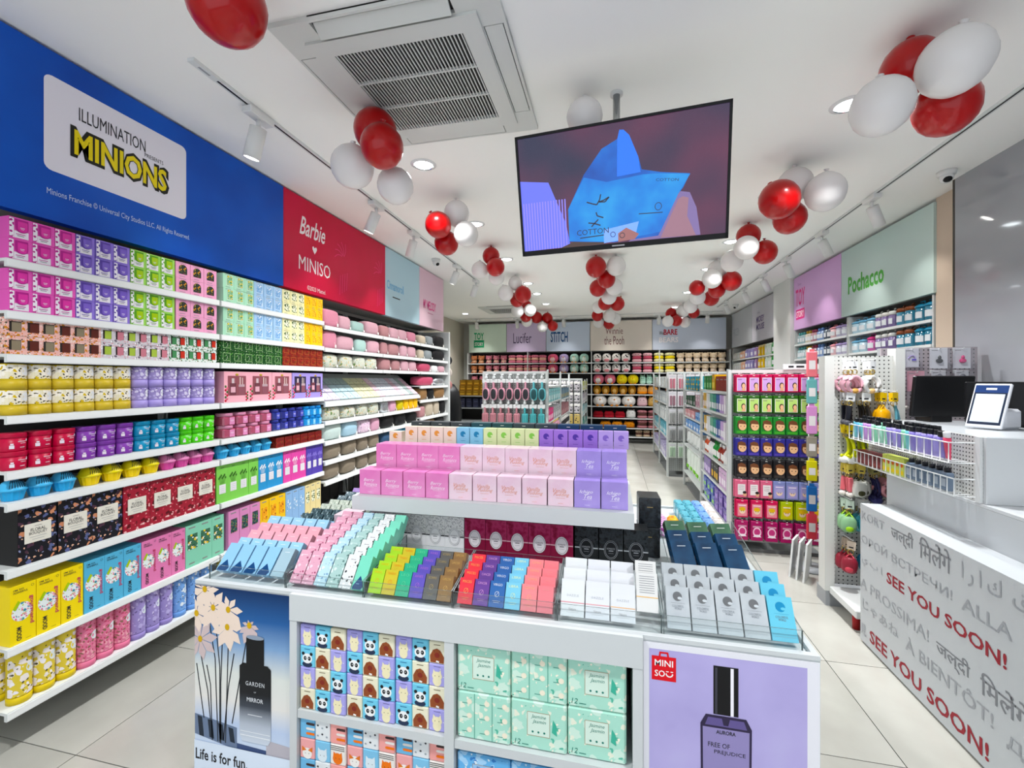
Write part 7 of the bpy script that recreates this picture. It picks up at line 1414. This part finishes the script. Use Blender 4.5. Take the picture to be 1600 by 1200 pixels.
# low dark boxes on the left rear shelf
lr = thing('low_shelf', 'low grey shelf with amber and dark boxes in the left rear corner', 'shelf', (0, 9.3, 0)); 
for z in (1.145, .88, .60, .2): obj('shelf', MB().box(-3.36, -2.55, 0, .32, z - .025, z, GREYM), lr)
for x in (-3.38, -2.55): obj('side_panel', MB().box(x, x + .018, .01, .33, 0, 1.2, GREYM), lr)
obj('back_panel', MB().box(-3.36, -2.55, .325, .335, .05, 1.5, DARK), lr)
AMB = sbx('8a6424', .15, .115, .10, 'c8a048', 'd8b85c'); NVY = sbx('23263c', .13, .10, .1, '3c4058', '4c506c'); DKF = sbx('241c1c', .26, .3, .1, '3c4a30', '6a5c2c')
for r in range(3):
    for i in range(5): AMB.put('amber box in the left rear corner, %s from the left, %s layer' % (nth(i, 5), ('lower', 'middle', 'upper')[r]), (-3.26 + i * .157, 9.33 + r * .03, 1.1458 + r * .1155), (0, 0, 0), 'amber boxes in the left rear corner')
for r in range(2):
    for i in range(5): NVY.put('dark navy box in the left rear corner, %s from the left, %s layer' % (nth(i, 5), ('lower', 'upper')[r]), (-3.26 + i * .157, 9.33, .8808 + r * .101), (0, 0, 0), 'dark boxes in the left rear corner')
for i in range(3): DKF.put('large dark framed box low in the left rear corner, %s' % nth(i, 3), (-3.225 + i * .265, 9.33, .6008 - .4), (0, 0, 0), 'dark framed boxes')
# black stand with pink and mint soft rolls just beyond the left shelves
bd_ = thing('curved_stand', 'tall black curved stand with pink and mint soft rolls behind the left shelves', 'stand', (-2.62, 6.70, 0), (0, 0, .1))
obj('curved_shell', MB().lathe([(.24, 0), (.25, .6), (.25, 1.1), (.22, 1.3), (.14, 1.42), (.0, 1.47)], BLACK, 20), bd_)
for z, c_ in ((1.18, 'd8a4b0'), (.93, 'a8ccca'), (.68, 'c8d0d0')): obj('soft_roll', MB().ball((-.02, -.22, z), .15, .10, .13, fabric('roll_' + c_, c_, .9), 14, 9), bd_)
# hats on pegs of the far end panel
for i, (z, c_, nm) in enumerate(((1.78, '2a2a2e', 'black'), (1.60, 'd8ccc4', 'cream'), (1.42, 'b8807c', 'rust'))):
    Proto('sun_hat', 'hat', [('brim', MB().lathe([(.0, 0), (.07, .0), (.074, .006), (.04, .012)], fabric('hat_' + c_, c_, .9), 16)), ('crown', MB().lathe([(.04, .01), (.037, .04), (.02, .05), (0, .053)], fabric('hat_' + c_, c_, .9), 16))]).put('%s sun hat on the far side of the left end panel' % nm, (-2.37, 6.125, z), (-1.5, 0, 0), 'hats on the end panel')
# ------------------------------------------------------------------ hair brush gondola, middle left
hg = gondola('white gondola with hanging hair brushes on its near end', -1.56, -.75, 5.22, 8.0, 1.60)
side_unit(hg, -.75, 1, 5.27, 6.6, (1.42, 1.22, .98, .7, .3)); side_unit(hg, -.75, 1, 6.62, 7.95, (1.40, 1.2, .95, .7, .3))
def brush(c_, pad, paddle):
    cd = MB().bbox(-.042, .042, -.003, .003, -.10, -.055, mat('dcdede', .5), .002); cd.lathe([(.016, -.055), (.016, -.03), (.006, -.012), (.012, 0)], mat('d4d8d8', .5), 10)
    hd = MB().bbox(-.010, .010, -.010, .010, -.165, -.09, mat(c_, .35), .004)
    if paddle: b = MB().ball((0, 0, -.235), .042, .012, .075, mat(c_, .35), 16, 10, .8); pd = MB().ball((0, -.008, -.235), .033, .010, .062, mat(pad, .6), 14, 9, .8)
    else: b = MB().bbox(-.036, .036, -.012, .012, -.315, -.16, mat(c_, .35), .012); pd = MB(); [pd.tube([(dx, -.0125, -.18), (dx, -.0145, -.30)], .003, mat(pad, .5), 4) for dx in (-.02, 0, .02)]
    return Proto('hair_brush', 'hair brush', [('hang_card', cd), ('handle', hd), ('brush_head', b, [('bristle_pad', pd)])])
BP, BT = brush('d49cac', '2a2c30', True), brush('6ab4bc', '24484c', True); B2, B3 = brush('c08890', '8a5a64', False), brush('5aa8ac', '3a7c80', False)
for r, z in enumerate((1.56, 1.255)):
    for i in range(8):
        x = -1.50 + i * .0985 + (.0 if r == 0 else -.01); tl_ = i >= (6 if r == 0 else 5)
        HOOK.put('steel peg hook, %s brush row, %s from the left' % (('upper', 'lower')[r], ORD[i]), (x, 5.2245, z + .004), (0, 0, 0), 'peg hooks on the brush gondola', (1, .75, 1))
        for d_ in range(2): ((BT if tl_ else BP) if r == 0 else (B3 if tl_ else B2)).put('%s %s hair brush, %s row, %s from the left, %s on its hook' % ('teal' if tl_ else 'pink', 'paddle' if r == 0 else 'vented', ('upper', 'lower')[r], ORD[i], ('front', 'rear')[d_]), (x, 5.15 + d_ * .035, z), (0, 0, 0), 'hair brushes on the gondola end')
for r in range(4):
    z = .86 - r * .2
    for i in range(8): B2.put('plum hair comb pack low on the brush gondola, %s row, %s from the left' % (ORD[r], ORD[i]), (-1.50 + i * .0985, 5.19, z + .02), (0, 0, 0), 'comb packs low on the brush gondola', (1, 1, .55)) if r < 3 else None
# goods on the right side of that gondola (face +x)
RP = (0, 0, pi / 2)
def aisleR(p, desc, x, ya, yb, n, z, where):
    for i in range(n): p.put('%s, %s from the front, %s' % (desc, nth(i, n), where), (x - .005, ya + (yb - ya) / n * (i + .5), z + .001), RP, 'goods on the brush gondola side')
slp = lambda c_, d_: Proto('slipper_pair', 'slippers', [('sole', MB().bbox(-.09, .09, .0, .05, 0, .20, mat(c_, .7), .012)), ('upper_strap', MB().bbox(-.08, .08, -.02, -.001, .08, .16, mat(d_, .8), .008))])
gb = lambda c_, lab: sbx(c_, .14, .16, .1, lab)
G8 = 'brush gondola side'
aisleR(gb('8cc4c8', 'd8e8e8'), 'aqua hanging pouch', -.75, 5.32, 6.56, 6, 1.22, G8); aisleR(gb('c82870', 'e8c0d0'), 'magenta pouch', -.75, 5.32, 5.75, 3, .98, G8); aisleR(gb('a8aaac', 'd8d8d8'), 'silver pouch', -.75, 5.78, 6.56, 4, .98, G8); aisleR(slp('d8a488', 'c87888'), 'peach slipper pair', -.76, 5.32, 5.9, 3, .7, G8); aisleR(slp('d8a4b4', 'b85c78'), 'pink slipper pair', -.76, 5.92, 6.56, 3, .7, G8)
aisleR(gb('6c8ca0', 'c8b060'), 'blue and yellow pouch', -.75, 6.68, 7.9, 5, 1.2, G8); aisleR(gb('9c6a70', 'c8a8a8'), 'mauve pouch', -.75, 6.68, 7.9, 5, .95, G8); aisleR(slp('e0dcd8', '2a2a2c'), 'black and white slipper pair', -.76, 6.68, 7.9, 5, .7, G8)
SK = pat('leopard_sock', 'b8b4b8', [('26262a', 30, .34, 2)], .8); skp = Proto('sock_pack', 'socks', [('folded_sock', MB().bbox(-.07, .07, 0, .04, 0, .17, SK, .01)), ('paper_band', MB().box(-.071, .071, -.001, .041, .12, .145, PAPER))])
g4 = gondola('small white gondola with leopard socks behind the brush gondola', -1.30, -.56, 8.5, 10.3, 1.52)
side_unit(g4, -.56, 1, 8.55, 9.4, (1.3, 1.05, .8, .5, .2)); side_unit(g4, -.56, 1, 9.42, 10.26, (1.3, 1.05, .8, .5, .2))
SOCKH = Proto('sock_pack', 'socks', [('folded_sock', MB().bbox(-.055, .055, -.03, 0, -.19, -.0, SK, .01)), ('paper_band', MB().box(-.056, .056, -.031, .001, -.05, -.02, PAPER))])
TANH = Proto('printed_pouch', 'pouch', [('pouch', MB().bbox(-.055, .055, -.03, 0, -.19, 0, pat('tan_pouch_print', 'c8b070', [('3c3430', 24, .3, 2)], .7), .01)), ('zip', MB().box(-.05, .05, -.032, -.03, -.03, -.024, GREYM))])
for r in range(5):
    for i in range(5): HOOK.put('steel peg hook on the sock gondola, row %s, column %s' % (ORD[r], ORD[i]), (-1.20 + i * .136, 8.5055, 1.474 - r * .21), (0, 0, 0), 'peg hooks on the sock gondola', (.8, .5, .8)); (SOCKH if r < 3 else TANH).put('%s on the sock gondola end, row %s, column %s' % ('leopard sock pack' if r < 3 else 'tan printed pouch', ORD[r], ORD[i]), (-1.20 + i * .136, 8.47, 1.472 - r * .21), (0, 0, 0), 'sock packs on the gondola end')
for z, c_, cn in ((1.3, 'b4bc78', 'olive'), (1.05, 'a09ca8', 'grey'), (.8, '8cb4b8', 'pale teal'), (.5, '4c8c84', 'sea green')): aisleR(sbx(c_, .15, .16, .1, 'd8d8d4'), '%s soft pack' % cn, -.56, 8.6, 9.36, 4, z, 'sock gondola side'); aisleR(sbx(c_, .15, .16, .1, 'd8d8d4'), 'far %s soft pack' % cn, -.56, 9.47, 10.22, 4, z, 'sock gondola side')
# ------------------------------------------------------------------ right wall: banners and bottle shelves
def right_unit(label, x, y0, y1, zs):
    t = thing('wall_shelving', label, 'shelving', (x, y1, 0), (0, 0, -pi / 2), 'white wall shelving bays'); L_ = y1 - y0
    obj('back_panel', MB().box(0, L_, .36, .372, .05, 2.19, mat('2b2a2c', .7)), t)
    for xx in (0, L_ - .015): obj('upright', MB().box(xx, xx + .015, .01, .359, 0, 2.19, POSTM), t)
    for z in zs: obj('shelf', MB().box(.016, L_ - .016, 0, .358, z - .024, z, SHELFM), t)
ZR = [1.995, 1.79, 1.59, 1.36, 1.1, .8, .5, .2]
right_unit('right wall shelving with drinking bottles beside the white column', 2.54, 5.62, 7.08, ZR); right_unit('right wall shelving with drinking cups nearest the grey wall', 2.54, 4.27, 5.60, ZR)
ZM = [1.93, 1.71, 1.5, 1.25, 1.0, .7, .4]
right_unit('rear right wall shelving with green and yellow cups', 2.60, 7.82, 10.70, ZM)
def rb_(label, x, ya, yb, board, prints):
    t = thing('wall_banner', label, 'banner', (x, yb, 0), (0, 0, -pi / 2), 'printed banners on the right wall')
    obj('board', MB().box(.001, yb - ya - .001, 0, .05, 2.205, 2.94, board), t); obj('bulkhead', MB().box(.001, yb - ya - .001, .051, .36, 2.22, 2.94, mat('8b8a86', .7)), t)
    for nm, fn in prints: m = MB(); fn(m); obj(nm, m, t)
HP = mat('d83a84', .5)
rb_('orchid pink right wall banner with outlined magenta lettering', 2.54, 5.735, 7.08, mat('d6aedb', .5), [('magenta_lettering', lambda m: (m.text('TOY', .22, 2.645, .24, PY, HP, width=.30, bold=.02), m.fr(.08, .36, 2.34, 2.48, PY, HP))), ('white_lettering', lambda m: m.text('STORY', .22, 2.41, .09, PY * 2, LW, width=.24, bold=.01)), ('small_lettering', lambda m: m.text('Disney', .2, 2.82, .05, PY, mat('a878b0'), width=.12))])
rb_('pale mint right wall banner with bold green lettering', 2.54, 4.25, 5.733, mat('c6d8d4', .5), [('green_lettering', lambda m: m.text('Pochacco', .48, 2.53, .19, PY, mat('5fae54', .5), width=.66, bold=.03))])
rb_('pale grey rear right banner with faint lettering', 2.60, 9.26, 10.70, mat('b9bcc0', .5), [('grey_lettering', lambda m: m.text('FROZEN', .36, 2.52, .16, PY, mat('9aa0a8', .5), width=.42))])
rb_('light grey rear right banner with violet block lettering', 2.60, 7.95, 9.25, mat('c4c2ca', .5), [('violet_lettering', lambda m: (m.text('MICKEY', .48, 2.60, .11, PY, mat('5a4a7c', .5), width=.44, bold=.03, shear=.1), m.text('MOUSE', .48, 2.46, .11, PY, mat('5a4a7c', .5), width=.44, bold=.03, shear=.1))), ('small_lettering', lambda m: m.text('Disney', .40, 2.72, .05, PY, mat('8a84a0'), width=.14))])
def bottle(c_, cap, r=.036, h=.165, kind='ball'):
    body = MB().lathe([(r * .9, 0), (r, .006), (r, h * .68), (r * .7, h * .74)], mat(c_, .12, coat=.5), 16); P = [('bottle_body', body)]
    if kind == 'ball': P += [('round_cap', MB().ball((0, 0, h * .87), r * .66, r * .66, h * .14, mat(cap, .3), 12, 8))]
    elif kind == 'handle': P += [('lid', MB().lathe([(r * 1.08, h * .70), (r * 1.1, h * .78), (r * .6, h * .88), (r * .3, h * .9)], mat(cap, .35), 16)), ('carry_loop', MB().tube([(-r * .7, 0, h * .84), (-r * .5, 0, h * 1.02), (r * .5, 0, h * 1.02), (r * .7, 0, h * .84)], .006, mat(cap, .35), 6))]
    else: P += [('straw_lid', MB().lathe([(r * 1.02, h * .70), (r * 1.02, h * .86), (r * .8, h * .92)], mat(cap, .35), 16)), ('spout', MB().tube([(0, 0, h * .9), (0, 0, h * 1.0), (r * .5, 0, h * 1.04)], .007, mat(cap, .35), 6))]
    P.append(('printed_band', MB().arc(r + .0005, h * .18, h * .5, -.9, .9, mat('d9dde0', .4), 6)))
    return Proto('drinking_bottle', 'bottle', P)
def rrow(shelf, z, x, items):
    cnt = {}
    for p, d_, a, e_, n in items: cnt[d_] = cnt.get(d_, 0) + n
    seen = {}
    for p, d_, a, e_, n in items:
        for k in range(n):
            i = seen.get(d_, 0); seen[d_] = i + 1; p.put('%s, %s from the near end, %s' % (d_, nth(i, cnt[d_]), shelf), (x + .06, a + (e_ - a) / n * (k + .5), z + .001), (0, 0, -pi / 2 + random.uniform(-.2, .2)), 'drinking bottles on the right wall')
bt = [bottle('9cb4b8', '5aa0a0'), bottle('c8c0b0', 'a88c3c'), bottle('a87880', '8c3c54'), bottle('7c94bc', '5c7cac'), bottle('3c4858', '242c3c'), bottle('d8b4b8', 'd89098', .055, .15, 'handle'), bottle('b8b4c8', '9c8cb8', .055, .15, 'handle'), bottle('b0ccd8', '6ca4c4', .055, .15, 'handle'), bottle('6c5c88', 'dcdcd8', .045, .165, 'straw'), bottle('3c7c94', '7c4428', .05, .17, 'straw'), bottle('2c6c84', '2c7c9c', .05, .17, 'handle'), bottle('b85c98', 'c83c7c', .05, .165, 'handle')]
for k, nm in ((0, 'top right wall shelf'), (1, 'second right wall shelf')):
    rrow(nm, ZR[k], 2.54, [(bt[10], 'dark blue drinking cup', 4.30, 4.54, 2), (bt[9], 'blue cup with brown lid', 4.56, 4.80, 2), (bt[8], 'violet bottle with white cap', 4.82, 5.14, 3), (bt[11] if k else bt[7], 'orchid handled cup' if k else 'pale blue handled cup', 5.15, 5.28, 1), (bt[7], 'sky blue handled cup', 5.29, 5.57, 2), (bt[6], 'lilac handled cup', 5.66, 5.92, 2), (bt[5], 'rose handled cup', 5.93, 6.06, 1), (bt[4], 'black bottle with round caps', 6.08, 6.26, 2), (bt[3], 'denim blue bottle', 6.27, 6.45, 2), (bt[2], 'wine red bottle', 6.46, 6.62, 2), (bt[1], 'gold capped bottle', 6.63, 6.80, 2), (bt[0], 'teal capped bottle', 6.81, 7.05, 3)])
rrow('third right wall shelf', ZR[2], 2.54, [(bottle('c8ccd4', '4c5c84', .035, .12), 'small grey bottle', 5.7, 7.0, 9), (bottle('d0d0d8', '2c2c34', .035, .12), 'small black capped bottle', 4.35, 5.55, 8)])
def cup(c_, d_, h=.17, w_=.13): return Proto('storage_canister', 'canister', [('body', MB().bbox(-w_ / 2, w_ / 2, -.05, .05, 0, h * .8, mat(c_, .35), .012)), ('lid', MB().lathe([(w_ * .42, h * .8), (w_ * .42, h * .9), (w_ * .2, h)], mat(d_, .35), 14)), ('front_label', MB().fr(-w_ * .3, w_ * .3, h * .2, h * .55, -.0506, mat('dcdce0', .5)))])
for k, nm in ((0, 'top rear right shelf'), (1, 'second rear right shelf')):
    rrow(nm, ZM[k], 2.60, [(cup('1c8c3c', '2ca04c', .21), 'bright green canister', 7.88, 8.24, 2), (cup('c8d4c8', 'd8e0d4', .2), 'pale canister', 8.26, 8.58, 2), (cup('e0b840', 'e8d8a0', .2), 'yellow canister', 8.60, 8.96, 2), (cup('9c7ca8', 'b090bc', .18), 'mauve canister', 8.98, 9.2, 1), (cup('8c84b4', 'a49cc4', .18), 'violet canister', 9.22, 9.76, 3), (cup('d8a88c', 'e0c0a8', .16), 'peach canister', 9.78, 10.1, 2), (cup('c8ccc8', 'd8dcd8', .15, .115), 'white canister', 10.12, 10.64, 4)])
dup_ = [k for k, v in LABELS.items() if len(v) > 1]
print('THINGS', sum(len(v) for v in LABELS.values()), 'OBJECTS', len(bpy.data.objects), 'DUP LABELS', len(dup_), dup_[:12])
